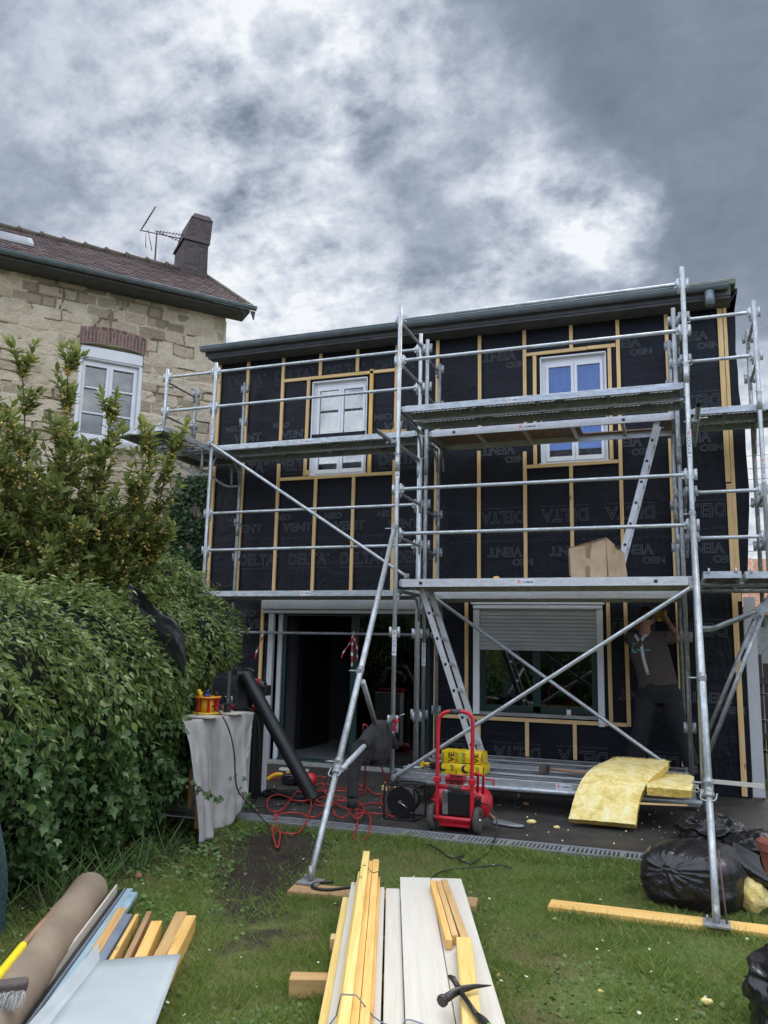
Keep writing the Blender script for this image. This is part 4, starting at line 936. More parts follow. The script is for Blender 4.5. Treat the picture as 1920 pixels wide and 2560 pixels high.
post(SC, 0, YF, .05, 5.45, cups, joint=2.20, lab=4.38, base=True); post(SC, 0, YB, .05, 5.42, cups, 'galv_old', joint=3.22, base=True)
post(SC, 2.985, YF, .05, 5.52, cups, joint=3.75, base=True); post(SC, 3.00, YB, .05, 5.40, cups, 'galv_old', joint=3.20, base=True)
post(SC, 3.075, YF, .05, 5.43, cups, 'galv_old', joint=3.78, lab=1.38, base=True)
post(SC, 6.00, YF, .05, 5.47, cups, 'galv_old', joint=3.74, base=True); post(SC, 5.94, YB - .02, .05, 5.38, cups, 'galv_old', joint=3.20, base=True)
for z in LV: rail(SC, (0, YF, z), (2.985, YF, z))
rail(SC, (0, YB, 1.757), (3.0, YB, 1.757), 'galv_old')
diag(SC, (0, YF - .045, 4.285), (2.86, YF - .045, 2.435)); diag(SC, (3.17, YF - .045, 2.21), (5.75, YF - .045, .44))
for x in (0, 2.985, 3.075, 6.0):
    for z in (PZ1 - .075, PZ2 - .075): frame_head(SC, x, YF, YB, z)
for z in (.19,):
    for y in (YF, YB): rail(SC, (3.075, y, z), (6.0, y, z), 'galv_old', 'ledger')
for x in (2.985, 6.0):
    for z in LV[:2] + (4.815, 5.315): rail(SC, (x + (.0 if x < 5 else .05), YF, z - .03), (x + (.0 if x < 5 else .05), YB, z - .03), 'galv_old', 'side_rail', .017)
# console beyond the left end
for y in (YF, YB):
    mb = MB(); mb.path(bez([(-.02, y, 3.855), (-.2, y, 3.86), (-.34, y, 3.93), (-.6, y, 4.09), (-.80, y, 4.19)], 5), .019, 9); mb.tube((-.14, y, 3.86), (-.14, y, 4.19), .018, 8); mb.tube((-.86, y, 4.195), (-.02, y, 4.195), .018, 8); mb.build('console_bracket', 'galv_old', SC)
post(SC, -.80, YF, 4.19, 5.44, LV[2:], ax=(1, 0)); post(SC, -.84, YB, 4.19, 5.43, LV[2:], 'galv_old')
for z in LV[2:]: rail(SC, (-.80, YF, z), (0, YF, z)); rail(SC, (-.82, YF, z - .05), (-.84, YB, z - .05), 'galv_old', 'side_rail', .017)
# the bay in front, with its raking outriggers
SF = thing('scaffold', 'second scaffold bay standing forward on two long raking outrigger tubes', 'scaffold', (4.6, -2.0, 0), 'scaffolds in front of the house')
post(SF, 3.045, YO, .10, 5.47, cups[:5] + [1.75, .75], joint=3.62, lab=3.44); post(SF, 6.10, YO, .08, 5.50, LV, joint=4.36, lab=3.50)
sticker_tube(SF, 3.045, YO, 1.50, R(-72))
post(SF, 6.11, YF - .10, .10, 5.20, LV, 'galv_old', lab=1.3); post(SF, 3.03, YF - .085, .10, 4.2, (.8, 1.75), 'galv')
for z in LV:
    rail(SF, (3.045, YO, z), (6.10, YO, z))
    for x in (3.045, 6.10): rail(SF, (x, YO, z - .03), (x, YF - .09, z - .03), 'galv_old', 'side_rail', .017)
for x in (3.045, 6.10):
    for z in (PZ1 - .075, PZ2 - .075): frame_head(SF, x, YO, YF - .09, z)
diag(SF, (3.085, YO - .045, .25), (6.07, YO - .045, 2.215))
mb = MB(); mb.tube((3.06, YO - .03, .215), (6.08, YO - .03, .235), .0242, 12); mb.build('ledger', 'galv', SF)
for x, xe in ((3.0, 2.93), (6.16, 6.19)):                       # wall ties pushed through, open end towards the lawn
    p = Vector((xe, -2.42, 3.90)); q = Vector((x, -1.0, 3.86)); mb = MB(); mb.path([p, q], .0242, 14, caps=False); mb.path([p, q], .0205, 14, caps=False); o = mb.build('tie_tube', 'galv_old', SF)
    c = MB(); clamp(c, (x, YO, 3.86), (0, 0, 1)); clamp(c, p.lerp(q, .3), q - p); c.build('coupler', 'cast', o)
def outrigger(top, foot, jt, arms):
    top = Vector(top); foot = Vector(foot); d = (foot - top).normalized(); j = top.lerp(foot, jt)
    mb = MB(); mb.path([top, j], .0265, 14); o = mb.build('outrigger', 'galv', SF)
    a = MB(); a.path([j - d * .1, foot + Vector((0, 0, .03))], .0225, 14); a.build('inner_tube', 'galv', o)
    a = MB(); a.path([j - d * .12, j + d * .0], .031, 14); a.path([j - d * .02, j + d * .02], .036, 14); clamp(a, j - d * .10, d, .034, .05); a.path(bez([j + Vector((-.045, 0, .03)), j + Vector((-.05, -.03, -.02)), j + Vector((.03, -.05, -.02)), j + Vector((.05, -.02, .02))], 4), .006, 6); a.build('clamp', 'cast', o)
    for pc_ in (top.lerp(foot, .53), top + d * .05): a = MB(); clamp(a, pc_, d, .032, .065); a.build('clamp', 'cast', o)
    f = MB(); f.box(foot.x - .075, foot.x + .075, foot.y - .075, foot.y + .075, foot.z - .004, foot.z + .006); f.tube(foot, foot + Vector((0, 0, .10)), .017, 10); f.tube(foot + Vector((-.05, .03, 0)), foot + Vector((-.05, .03, .035)), .007, 6); f.build('base_plate', 'cast', o)
    for p, q in arms:
        m_ = MB(); m_.path([Vector(p), Vector(q)], .0225, 12); m_.build('stay_tube', 'galv', o)
    return o
JL = Vector((3.045, YO - .05, 2.9)).lerp(Vector((3.57, -5.10, .02)), .787)
outrigger((3.045, YO - .05, 2.9), (3.57, -5.10, .02), .787, [(JL + Vector((.03, .02, .02)), (3.06, YO - .02, .868)), (JL.lerp(Vector((3.06, YO, .868)), .62) + Vector((0, .02, .02)), Vector((3.045, YO, 2.9)).lerp(Vector((3.57, -5.10, .02)), .56) + Vector((.02, .04, 0)))])
JR = Vector((6.1, YO - .05, 2.95)).lerp(Vector((6.1, -4.9, .02)), .787)
outrigger((6.10, YO - .05, 2.95), (6.10, -4.90, .02), .787, [(JR + Vector((-.02, .03, .0)), (6.08, YO - .02, .34))])
# return along the right corner
SR = thing('scaffold', 'narrow scaffold return at the right corner of the black house', 'scaffold', (6.5, -.63, 0), 'scaffolds in front of the house')
post(SR, 6.84, YF, 1.9, 5.45, LV, joint=4.30, lab=3.40); post(SR, 6.825, YB, 1.9, 5.42, LV, 'galv_old')
for z in LV: rail(SR, (6.10, YF, z), (6.84, YF, z)); rail(SR, (6.845, YF, z - .05), (6.83, YB, z - .05), 'galv_old', 'side_rail', .017)
frame_head(SR, 6.84, YF, YB, PZ2 - .075)
for y in (-1.95, -1.08):
    mb = MB(); ap = Vector((6.70, y, 2.02)); mb.path(bez([(6.13, y, 1.83), (6.25, y, 1.835), (6.36, y, 1.88), ap], 5), .020, 9); mb.path([(6.15, y, .66 if y < -1.5 else .74), ap], .0215, 10); mb.path([ap, (6.86, y, 2.24)], .019, 9); mb.tube((6.10, y, 2.245), (6.92, y, 2.245), .019, 8)
    mb.beam(ap + Vector((-.06, -.024, -.05)), ap + Vector((.07, -.024, .07)), .02, .085, up=(-.5, 0, .8)); mb.build('console_bracket', 'galv_old', SR)
# ---- decks
def tiny_label(T, o, ex, ey, big=False):
    mb = MB(); o = Vector(o); ex = Vector(ex); ey = Vector(ey); n = ex.cross(ey).normalized()
    mb.add([o + n * .001, o + ex + n * .001, o + ex + ey + n * .001, o + ey + n * .001], [(0, 1, 2, 3)], 0)
    letters(mb, 'COMABI', o + ex * .33 + ey * .27, ex * .60, ey * .46, 1, bold=.012, lift=.0022)
    for k in range(3):
        extruded(mb, [(.06, .2 + .22 * k), (.16, .36 + .22 * k), (.27, .2 + .22 * k), (.27, .3 + .22 * k), (.16, .46 + .22 * k), (.06, .30 + .22 * k)], o, ex, ey, 2, .0022)
    mb.build('maker_label', ['sticker', 'navy_ink', 'red_ink'], T)
def deck(label, x0, x1, y0, y1, z, axis='x', kind='steel', group=None, hook_free=False, lab=None, holes=(), hatch=None):
    T = thing('scaffold_deck', label, 'scaffold deck', ((x0 + x1) / 2, (y0 + y1) / 2, z - .075), group or ('aluminium decks of the scaffold' if kind == 'alu' else 'steel planks of the scaffold'))
    m_ = 'alu' if kind == 'alu' else 'galv'; h = .085 if kind == 'alu' else .072; t = .028
    e = .035
    for s in (0, 1):
        mb = MB()
        if axis == 'x':
            y = (y0, y1)[s]; ya, yb = (y, y + t) if s == 0 else (y - t, y); mb.box(x0 + e, x1 - e, ya, yb, z - h, z)
        else:
            x = (x0, x1)[s]; xa, xb = (x, x + t) if s == 0 else (x - t, x); mb.box(xa, xb, y0 + e, y1 - e, z - h, z)
        if holes and s == 0:
            for hx in holes: mb.box(hx - .018, hx + .018, y0 - .002, y0 + .002, z - .06, z - .03, 1)
        mb.build('side_beam', [m_, 'black_pl'], T, bevel=0 if holes else .003)
    mb = MB(); zt = z - .006
    if kind == 'steel':
        if axis == 'x': mb.add([(x0 + e, y0 + t, zt), (x1 - e, y0 + t, zt), (x1 - e, y1 - t, zt), (x0 + e, y1 - t, zt)], [(0, 1, 2, 3)], 0, uvs=[[(0, 0), (x1 - x0, 0), (x1 - x0, .36), (0, .36)]])
        else: mb.add([(x0 + t, y0 + e, zt), (x1 - t, y0 + e, zt), (x1 - t, y1 - e, zt), (x0 + t, y1 - e, zt)], [(0, 1, 2, 3)], 0, uvs=[[(0, .36), (0, 0), (y1 - y0, 0), (y1 - y0, .36)][k:] + [(0, .36), (0, 0), (y1 - y0, 0), (y1 - y0, .36)][:k] for k in (1,)])
        Lu = (x1 - x0) if axis == 'x' else (y1 - y0 - 2 * e)
        for rr_ in range(4, 8):
            vv = (rr_ + .5) * .03; sh_ = (rr_ % 2) * .5; k_ = 1
            while (k_ + .5 - sh_) * .05 < Lu - .08:
                uu = (k_ + .5 - sh_) * .05; k_ += 1
                if (uu / .9) % 1 > .88: continue
                if axis == 'x': cx_, cy_ = x0 + e + uu * (x1 - x0 - 2 * e) / (x1 - x0), y0 + t + vv * (y1 - y0 - 2 * t) / .36
                else: cx_, cy_ = x0 + t + vv * (x1 - x0 - 2 * t) / .36, y0 + e + uu
                ra, rb_ = (.0165, .0125) if axis == 'x' else (.0125, .0165)
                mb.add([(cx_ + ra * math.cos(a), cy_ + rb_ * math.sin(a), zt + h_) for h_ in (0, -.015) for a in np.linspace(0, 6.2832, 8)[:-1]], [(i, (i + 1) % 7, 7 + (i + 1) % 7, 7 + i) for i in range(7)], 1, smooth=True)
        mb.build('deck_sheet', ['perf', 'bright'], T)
        if axis == 'x':
            for k in range(1, 4): xx = x0 + (x1 - x0) * k / 4; rb = MB(); rb.box(xx - .02, xx + .02, y0 + t, y1 - t, z - .045, z - .010); rb.build('stiffener', 'galv_old', T)
        else:
            for k in range(1, 3): yy = y0 + (y1 - y0) * k / 3; rb = MB(); rb.box(x0 + t, x1 - t, yy - .02, yy + .02, z - .045, z - .010); rb.build('stiffener', 'galv_old', T)
    else:
        if hatch:
            for a, b in ((x0 + e, hatch[0]), (hatch[1], x1 - e)): mb.box(a, b, y0 + t, y1 - t, z - .016, z - .004)
            mb.box(hatch[0], hatch[1], hatch[2], y1 - t, z - .016, z - .004)
        else: mb.box(x0 + e, x1 - e, y0 + t, y1 - t, z - .016, z - .004)
        mb.build('plywood_panel', 'ply', T)
        for k in range(1, 5): xx = x0 + (x1 - x0) * k / 5; rb = MB(); rb.box(xx - .018, xx + .018, y0 + t, y1 - t, z - .06, z - .017); rb.build('cross_member', 'alu', T)
    for s in (0, 1):
        hk = MB()
        for k in (.15, .85):
            if axis == 'x':
                x = (x0, x1)[s]; sg = (1, -1)[s]; y = y0 + (y1 - y0) * k
                hk.path([(x + sg * .05, y, z - .02), (x + sg * .02, y, z + .005), (x - sg * .015, y, z + .004), (x - sg * .03, y, z - .03)], .009, 6)
            else:
                y = (y0, y1)[s]; sg = (1, -1)[s]; x = x0 + (x1 - x0) * k
                hk.path([(x, y + sg * .05, z - .02), (x, y + sg * .02, z + .02), (x, y - sg * .02, z + .02), (x, y - sg * .035, z - .02)], .009, 6)
        if axis == 'x': x = (x0, x1 - e)[s]; hk.box(x, x + e, y0 + .01, y1 - .01, z - h + .01, z - .008)
        else: y = (y0, y1 - e)[s]; hk.box(x0 + .005, x1 - .005, y, y + e, z - h + .006, z - .004)
        hk.build('hook_end', 'galv', T)
    if lab: tiny_label(T, (lab[0], y0 - .0005, z - h * .86), (lab[1], 0, 0), (0, 0, h * .72))
    return T
deck('front steel plank of the left bay at first floor height', .03, 2.96, -1.02, -.66, PZ1, lab=(1.42, .15)); deck('rear steel plank of the left bay at first floor height', .03, 2.96, -.62, -.26, PZ1)
deck('front steel plank of the left bay below the upper left window', .03, 2.96, -1.02, -.66, PZ2, lab=(1.35, .13)); deck('rear steel plank of the left bay below the upper left window', .03, 2.96, -.62, -.26, PZ2)
deck('aluminium deck of the forward bay carrying the cardboard box', 3.08, 6.07, -1.99, -1.22, PZ1 + .045, kind='alu', lab=(4.36, .20), holes=(3.33, 5.74)); deck('aluminium deck behind the forward bay above the roller shutter', 3.10, 5.97, -1.0, -.27, PZ1 - .02, kind='alu')
deck('front perforated steel plank at the top of the forward bay', 3.08, 6.07, -1.99, -1.63, PZ2 + .015, lab=(4.28, .13)); deck('rear perforated steel plank at the top of the forward bay', 3.08, 6.07, -1.58, -1.22, PZ2 + .015)
deck('aluminium trapdoor deck under the upper right window with ladder below its hatch', 3.10, 5.97, -1.01, -.28, PZ2 - .01, kind='alu', lab=(4.20, .24), holes=(3.42, 5.42), hatch=(4.9, 5.85, -.4))
deck('front low steel plank with loose mineral wool slabs on its right end', 3.10, 6.03, -2.02, -1.66, .315, lab=(4.75, .15)); deck('second low steel plank under the foot of the lower ladder', 3.10, 6.03, -1.62, -1.26, .315)
deck('low steel plank under the worker boots', 3.12, 5.97, -1.0, -.64, .315); deck('low steel plank nearest the wall beside the worker', 3.12, 5.97, -.60, -.26, .315)
deck('outer steel plank poking out over the left end of the scaffold', -.79, -.42, -2.04, -.14, PZ2, axis='y'); deck('inner steel plank poking out over the left end of the scaffold', -.39, -.02, -2.10, -.14, PZ2, axis='y')
deck('top steel plank of the right return seen edge on', 6.13, 7.6, -1.02, -.62, PZ2 + .01); deck('top rear steel plank of the right return', 6.13, 7.6, -.60, -.24, PZ2 + .01)
deck('inner short deck with free hooks at the right return', 6.17, 6.50, -2.25, -.25, 2.345, axis='y'); deck('outer short deck with free hooks at the right return', 6.53, 6.90, -2.20, -.25, 2.345, axis='y')
# ---- ladders
def ladder(label, p, q, yw, n, name='ladder'):
    p = Vector(p); q = Vector(q); T = thing(name, label, 'ladder', tuple(p), 'aluminium scaffold ladders'); d = (q - p).normalized()
    for s in (0, 1):
        mb = MB(); o = Vector((0, yw * s, 0)); mb.beam(p + o, q + o, .026, .062, up=(-d.z, 0, d.x))
        if s == 0:
            for k in range(1, n): c = p.lerp(q, k / n) + o; mb.beam(c - d * .015 + Vector((0, -.0125, 0)), c + d * .015 + Vector((0, -.0125, 0)), .003, .03, up=(-d.z, 0, d.x), m=1)
        mb.build('rail', ['alu', 'black_pl'], T)
    for k in range(1, n):
        mb = MB(); c = p.lerp(q, k / n); mb.beam(c + Vector((0, .013, 0)), c + Vector((0, yw - .013, 0)), .032, .032, up=tuple(d)); mb.build('rung', 'alu', T)
    return T
ladder('lower aluminium ladder from the low planks up to the first deck', (3.93, -1.75, .32), (3.265, -1.75, 2.24), .33, 7)
ladder('upper aluminium ladder rising from behind the cardboard box to the top hatch', (5.265, -.96, 2.30), (5.79, -.96, 4.19), .30, 8)
# ------------------------------------------------------------------ ground
ZL = -.035
def bare(x, y):
    """how bare the lawn is: trodden soil beside the drain and under the hedge"""
    def bl(cx, cy, rx, ry, ang=0):
        c, s = math.cos(ang), math.sin(ang); dx, dy = x - cx, y - cy; u = (dx * c + dy * s) / rx; v = (-dx * s + dy * c) / ry
        return max(0, 1.15 - (u * u + v * v) * .6)
    return min(1, max(bl(2.86, -4.2, .40, .85, .40), bl(3.12, -5.0, .32, .6, .5) * .9, bl(3.35, -5.5, .3, .6, .5) * .6, bl(2.3, -4.55, .5, .22) * .8, bl(3.7, -6.0, .35, .5) * .45, bl(5.1, -5.3, .3, .25) * .35, bl(1.6, -5.5, .75, 3.0) * .9))
bp = [(-60, -3.49), (60, -3.49)]
mb = MB()
xs = np.concatenate([[-400, -60, -15, -4], np.arange(-1, 9.01, .125), [12, 30, 80, 400]]); ys = np.concatenate([[-400, -60, -20], np.arange(-11, -3.479, .11), [-3.47]])
vs = [(x, y, ZL + (.012 * math.sin(x * 3.1 + y) * math.sin(y * 2.3) if -1 < x < 9 and -11 < y < -3.8 else 0)) for x in xs for y in ys]
ny = len(ys); mb.add(vs, [(i * ny + j, (i + 1) * ny + j, (i + 1) * ny + j + 1, i * ny + j + 1) for i in range(len(xs) - 1) for j in range(ny - 1)], smooth=True)
lawn = tag(mb.build('lawn', 'lawn', loc=(0, 0, 0)), kind='structure')
ba = lawn.data.attributes.new('bare', 'FLOAT', 'POINT'); ba.data.foreach_set('value', [bare(v[0], v[1]) for v in vs])
mb = MB(); mb.quad((-400, -3.47, -.06), (400, -3.47, -.06), (400, 900, -.06), (-400, 900, -.06)); tag(mb.build('ground', 'lawn', loc=(0, 0, -.06)), kind='structure')
mb = MB(); mb.box(-3.2, 8.2, -3.21, .35, -.055, 0.0); tag(mb.build('patio', 'patio', loc=(2, -1.5, 0)), kind='structure')
# channel drain with a slotted grate
DRN = thing('channel_drain', 'long grey channel drain with slotted grate between patio and lawn', 'drain', (3.4, -3.33, 0))
mb = MB(); mb.box(.9, 6.9, -3.465, -3.44, -.04, .006); mb.build('channel_edge', 'grate', DRN); mb = MB(); mb.box(.9, 6.9, -3.245, -3.212, -.04, .006); mb.build('channel_edge', 'grate', DRN)
mb = MB(); mb.box(.9, 6.9, -3.44, -3.245, -.05, -.03); mb.build('channel_bottom', 'black_pl', DRN)
mb = MB(); x = .9
mb.box(.9, 6.9, -3.44, -3.425, -.02, .008); mb.box(.9, 6.9, -3.26, -3.245, -.02, .008)
k = 0
while x < 6.9: wdt = .016 if k % 12 else .05; mb.box(x, x + wdt, -3.425, -3.26, -.012, .006); x += wdt + .019; k += 1
mb.build('grate', 'grate', DRN)
# ---- grass
def inside_stuff(x, y):
    p = Vector((x - CAM.x, y - CAM.y, 0)); u = p.dot(GB); v = p.dot(GA)
    return (-.24 < u < .46 and v < 5.3)
n = 260000
# more blades where the lawn is near
dist = 2.5 + 5.4 * nr.random(n) ** .8; lat = (nr.random(n) * 2 - 1) * dist * .55
px = CAM.x + GA.x * dist + GB.x * lat; py = CAM.y + GA.y * dist + GB.y * lat
tuft = np.sin(px * 7.1 + np.sin(py * 5.3) * 1.7) * np.sin(py * 6.7 + np.sin(px * 4.1) * 1.3)
keep = (py < -3.47) & (px > .8) & (px < 8.5)
keep &= nr.random(n) > np.array([bare(a, b) for a, b in zip(px, py)]) * .97
keep &= nr.random(n) < .78 + .3 * tuft
keep &= ~np.array([inside_stuff(a, b) for a, b in zip(px, py)])
px, py = px[keep], py[keep]; tuft = tuft[keep]; n = len(px)
an = nr.random(n) * 2 * math.pi; lean = .3 + nr.random(n) * 1.1
tip = np.stack([np.cos(an) * lean, np.sin(an) * lean, np.ones(n)], 1); nm = np.stack([np.cos(an + 1.57), np.sin(an + 1.57), np.zeros(n) + .1], 1)
cvs = np.where(nr.random(n) < .5, -1., 1.)[:, None]; nm = nm * cvs
hgt = (.024 + .032 * nr.random(n) ** 1.5) * (1 + .5 * np.clip(tuft, 0, 1)) * np.where(py > -3.75, 1.5, 1)
gz = np.full(n, ZL - .003)
tag(scatter('grass', [(-.045, 0, 0), (.045, 0, 0), (.03, .55, .10), (-.03, .55, .10), (0, 1, .35)], [(0, 1, 2, 3), (3, 2, 4)], np.stack([px, py, gz], 1), nm, tip, hgt, 'grass', loc=(4, -6, ZL)), label='short green lawn grass between the boards and the drain', cat='grass', kind='stuff')
# longer grass tufts against the timber lying on the lawn
ex = []
for (a, b, k_) in ((G(-.30, 5.25, 0), G(-.29, 3.0, 0), 2600), (G(.50, 5.3, 0), G(.50, 3.0, 0), 1700), (Vector((5.1, -4.97, 0)), Vector((6.6, -4.95, 0)), 1500), (G(-.64, 5.56, 0), G(-.26, 5.52, 0), 500), (Vector((1.9, -3.50, 0)), Vector((6.4, -3.50, 0)), 3600), (G(-.95, 4.9, 0), G(-.80, 3.0, 0), 1500), (Vector((5.68, -4.56, 0)), Vector((6.3, -4.62, 0)), 900)):
    for _ in range(k_): q = Vector(a).lerp(Vector(b), nr.random()); ex.append((q.x + nr.normal(0, .035), q.y + nr.normal(0, .02)))
ex = np.array([e for e in ex if bare(*e) < .75]); n = len(ex); an = nr.random(n) * 6.283; ln_ = .2 + .9 * nr.random(n)
tag(scatter('grass_tufts', [(-.035, 0, 0), (.035, 0, 0), (.025, .55, .10), (-.025, .55, .10), (0, 1, .4)], [(0, 1, 2, 3), (3, 2, 4)], np.stack([ex[:, 0], ex[:, 1], np.full(n, ZL)], 1), np.stack([np.cos(an + 1.57), np.sin(an + 1.57), np.full(n, .1)], 1) * np.where(nr.random(n) < .5, -1., 1.)[:, None], np.stack([np.cos(an) * ln_, np.sin(an) * ln_, np.ones(n)], 1), .03 + .05 * nr.random(n) ** 2, 'grass', loc=(4, -5, ZL)), label='longer grass tufts growing against the timber and the drain', cat='grass', kind='stuff')
n = 15000
px = 1.6 + nr.random(n) * 5.5; py = -7.8 + nr.random(n) * 4.3
patch = np.sin(px * 2.3 + 1.1) * np.sin(py * 2.9 + .4) + .35 * np.sin(px * 9) * np.sin(py * 8)
keep = (patch > nr.random(n) * 1.1) | ((px < 2.9) & (py > -5.3) & (nr.random(n) < .75)) | ((px < 3.1) & (nr.random(n) < .3))
keep &= np.array([not inside_stuff(a, b) for a, b in zip(px, py)]); keep &= np.array([bare(a, b) < .8 or a < 2.45 for a, b in zip(px, py)]); keep &= px > 1.75
px, py = px[keep], py[keep]; n = len(px); an = nr.random(n) * 6.283
tip = np.stack([np.cos(an), np.sin(an), .45 + .5 * nr.random(n)], 1); nm = np.stack([-np.cos(an) * .5, -np.sin(an) * .5, np.ones(n)], 1)
LEAF_W = ([(0, 0, 0), (-.30, .35, .06), (.30, .35, .06), (-.34, .68, .05), (.34, .68, .05), (0, 1, -.05), (0, .5, 0)], [(0, 6, 1), (0, 2, 6), (1, 6, 3), (2, 4, 6), (3, 6, 5), (4, 5, 6)])
tag(scatter('weeds', *LEAF_W, np.stack([px, py, np.full(n, ZL + .006)], 1), nm, tip, .016 + .028 * nr.random(n) * np.where(px < 2.9, 1.5, .8), 'weed', loc=(3, -5.5, ZL)), label='broad leaved clover and dandelion weeds spread through the lawn', cat='weeds', kind='stuff')
n = 330
dd = 2.9 + 4 * nr.random(n); ll = (nr.random(n) * 2 - 1) * dd * .5; px = CAM.x + GA.x * dd + GB.x * ll; py = CAM.y + GA.y * dd + GB.y * ll
keep = (py < -3.6) & (px > 2.2) & np.array([not inside_stuff(a, b) for a, b in zip(px, py)]) & (nr.random(n) < .55); px, py = px[keep], py[keep]; n = len(px)
fl = [(math.cos(t) * (1, .7)[k % 2], math.sin(t) * (1, .7)[k % 2], .15) for k, t in enumerate(np.linspace(0, 2 * math.pi, 13)[:-1])]
up_ = np.stack([nr.normal(0, .35, n), nr.normal(0, .35, n), np.ones(n)], 1)
tag(scatter('daisies', fl, [tuple(range(12))], np.stack([px, py, np.full(n, ZL + .03)], 1), up_, np.stack([np.ones(n), np.zeros(n), np.zeros(n)], 1), .004 + .008 * nr.random(n), 'daisy', loc=(4, -6, ZL)), label='small white daisies and petals sprinkled over the lawn', cat='daisies', kind='stuff')
# tall grass under the hedge, left
n = 260
px = 1.95 + nr.random(n) * .42; py = -7.2 + nr.random(n) * 2.6
an = nr.random(n) * 6.283; ln_ = .2 + .7 * nr.random(n); tip = np.stack([np.cos(an) * ln_, np.sin(an) * ln_, np.ones(n)], 1); nm = np.stack([np.cos(an + 1.57), np.sin(an + 1.57), np.zeros(n)], 1) * np.where(nr.random(n) < .5, -1., 1.)[:, None]
tag(scatter('tall_grass', [(-.018, 0, 0), (.018, 0, 0), (.014, .5, .08), (-.014, .5, .08), (0, 1, .45)], [(0, 1, 2, 3), (3, 2, 4)], np.stack([px, py, np.full(n, ZL)], 1), nm, tip, .12 + .24 * nr.random(n), 'weed', loc=(2.2, -6, ZL)), label='tall uncut grass at the foot of the ivy hedge', cat='grass', kind='stuff')
# ------------------------------------------------------------------ ivy hedge, laurel tree, wall ivy
IVY = ([(0, 0, 0), (-.36, .06, .03), (-.50, .42, .0), (-.22, .50, .06), (0, 1.0, -.12), (.22, .50, .06), (.50, .42, .0), (.36, .06, .03), (0, .38, -.05)],
       [(0, 8, 1), (1, 8, 2), (2, 8, 3), (3, 8, 4), (4, 8, 5), (5, 8, 6), (6, 8, 7), (7, 8, 0)])
ELL = [((1.25, -7.6, .95), (.95, 1.3, 1.02)), ((1.25, -6.5, .95), (.98, 1.1, .98)), ((1.18, -5.5, .95), (.95, 1.0, 1.0)), ((1.08, -4.6, 1.0), (.86, .9, 1.0)), ((.90, -3.95, 1.25), (.76, .72, .98)), ((.82, -3.45, 1.35), (.72, .58, 1.02)), ((.45, -3.2, 1.55), (.8, .7, 1.0)), ((1.42, -3.42, 1.58), (.42, .36, .36)), ((1.05, -3.55, 2.0), (.34, .32, .34)), ((.2, -4.4, 1.2), (.9, 1.6, 1.05)), ((1.40, -4.5, .42), (.46, .36, .46))]
def ell_pts(E, n, jitter, seed, zmin=0, pw=.75):
    r_ = np.random.default_rng(seed); P = []; Nn = []
    area = np.array([((a * b) ** 1.6 + (a * c) ** 1.6 + (b * c) ** 1.6) ** (1 / 1.6) for _, (a, b, c) in E]); cnt = (n * area / area.sum()).astype(int)
    for (c, rr), k in zip(E, cnt):
        v = r_.normal(size=(k, 3)); v /= np.linalg.norm(v, axis=1, keepdims=True)
        kk = (np.abs(v) ** 2.6).sum(1, keepdims=True) ** (-1 / 2.6); sg = v * kk; gr = np.sign(sg) * np.abs(sg) ** 1.6 / np.array(rr); gr /= np.linalg.norm(gr, axis=1, keepdims=True)
        dn = v * np.array(rr); dn /= np.linalg.norm(dn, axis=1, keepdims=True)
        wt = (kk[:, 0] ** 2) / np.clip((gr * dn).sum(1), .25, 1); sel = r_.random(k) < wt / wt.max(); v, sg, nn = v[sel], sg[sel], gr[sel]; k = len(v)
        q = np.array(c) + sg * np.array(rr) * (1 + r_.normal(0, jitter, (k, 1)))
        lump = .05 * np.sin(q[:, 0:1] * 7 + q[:, 2:3] * 5) + .05 * np.sin(q[:, 1:2] * 6.3 + q[:, 2:3] * 4.1 + 1) + .03 * np.sin(q[:, 2:3] * 13 + q[:, 1:2] * 11)
        q = q + nn * lump
        ok = q[:, 2] > zmin
        for (c2, r2_) in E:
            if c2 == c: continue
            w_ = np.abs((q - np.array(c2)) / (np.array(r2_) * .93)); ok &= (w_ ** 2.6).sum(1) > 1
        P.append(q[ok]); Nn.append(nn[ok])
    return np.concatenate(P), np.concatenate(Nn)
HG = thing('ivy_hedge', 'big ivy covered hedge along the left edge of the garden', 'hedge', (1.2, -5, ZL))
mb = MB()
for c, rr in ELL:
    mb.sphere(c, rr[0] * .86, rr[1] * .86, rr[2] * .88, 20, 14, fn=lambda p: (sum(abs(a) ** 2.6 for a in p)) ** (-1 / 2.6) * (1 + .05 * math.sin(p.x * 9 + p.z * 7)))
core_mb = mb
P, Nn = ell_pts(ELL, 200000, .035, 4)
f = P[:, 0] * .75 - P[:, 1] * .0 > -9
P, Nn = P[f], Nn[f]; n = len(P)
upper = np.clip((P[:, 2] - 1.0) / .8, 0, 1)[:, None]
nm = Nn * .55 + np.array([0, 0, .65]) * (.4 + .6 * upper) + nr.normal(0, .45, (n, 3)); tp = np.array([.15, -.1, -1.0]) * (1 - upper * .6) + Nn * (.35 + .9 * upper) + nr.normal(0, .45, (n, 3))
vis = (Nn[:, 0] > -.45) | (Nn[:, 2] > .2); P, Nn, nm, tp, upper = P[vis], Nn[vis], nm[vis], tp[vis], upper[vis]; n = len(P); print('hedge leaves', n)
sz = (.054 - .014 * upper[:, 0]) * (.55 + .75 * nr.random(n))
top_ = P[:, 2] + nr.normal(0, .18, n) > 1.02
MAT_L = ([(0, 0, 0), (-.20, .22, .03), (-.24, .48, .0), (-.10, .80, -.05), (0, 1.12, -.16), (.10, .80, -.05), (.24, .48, .0), (.20, .22, .03), (0, .45, -.06)], [(0, 8, 1), (1, 8, 2), (2, 8, 3), (3, 8, 4), (4, 8, 5), (5, 8, 6), (6, 8, 7), (7, 8, 0)])
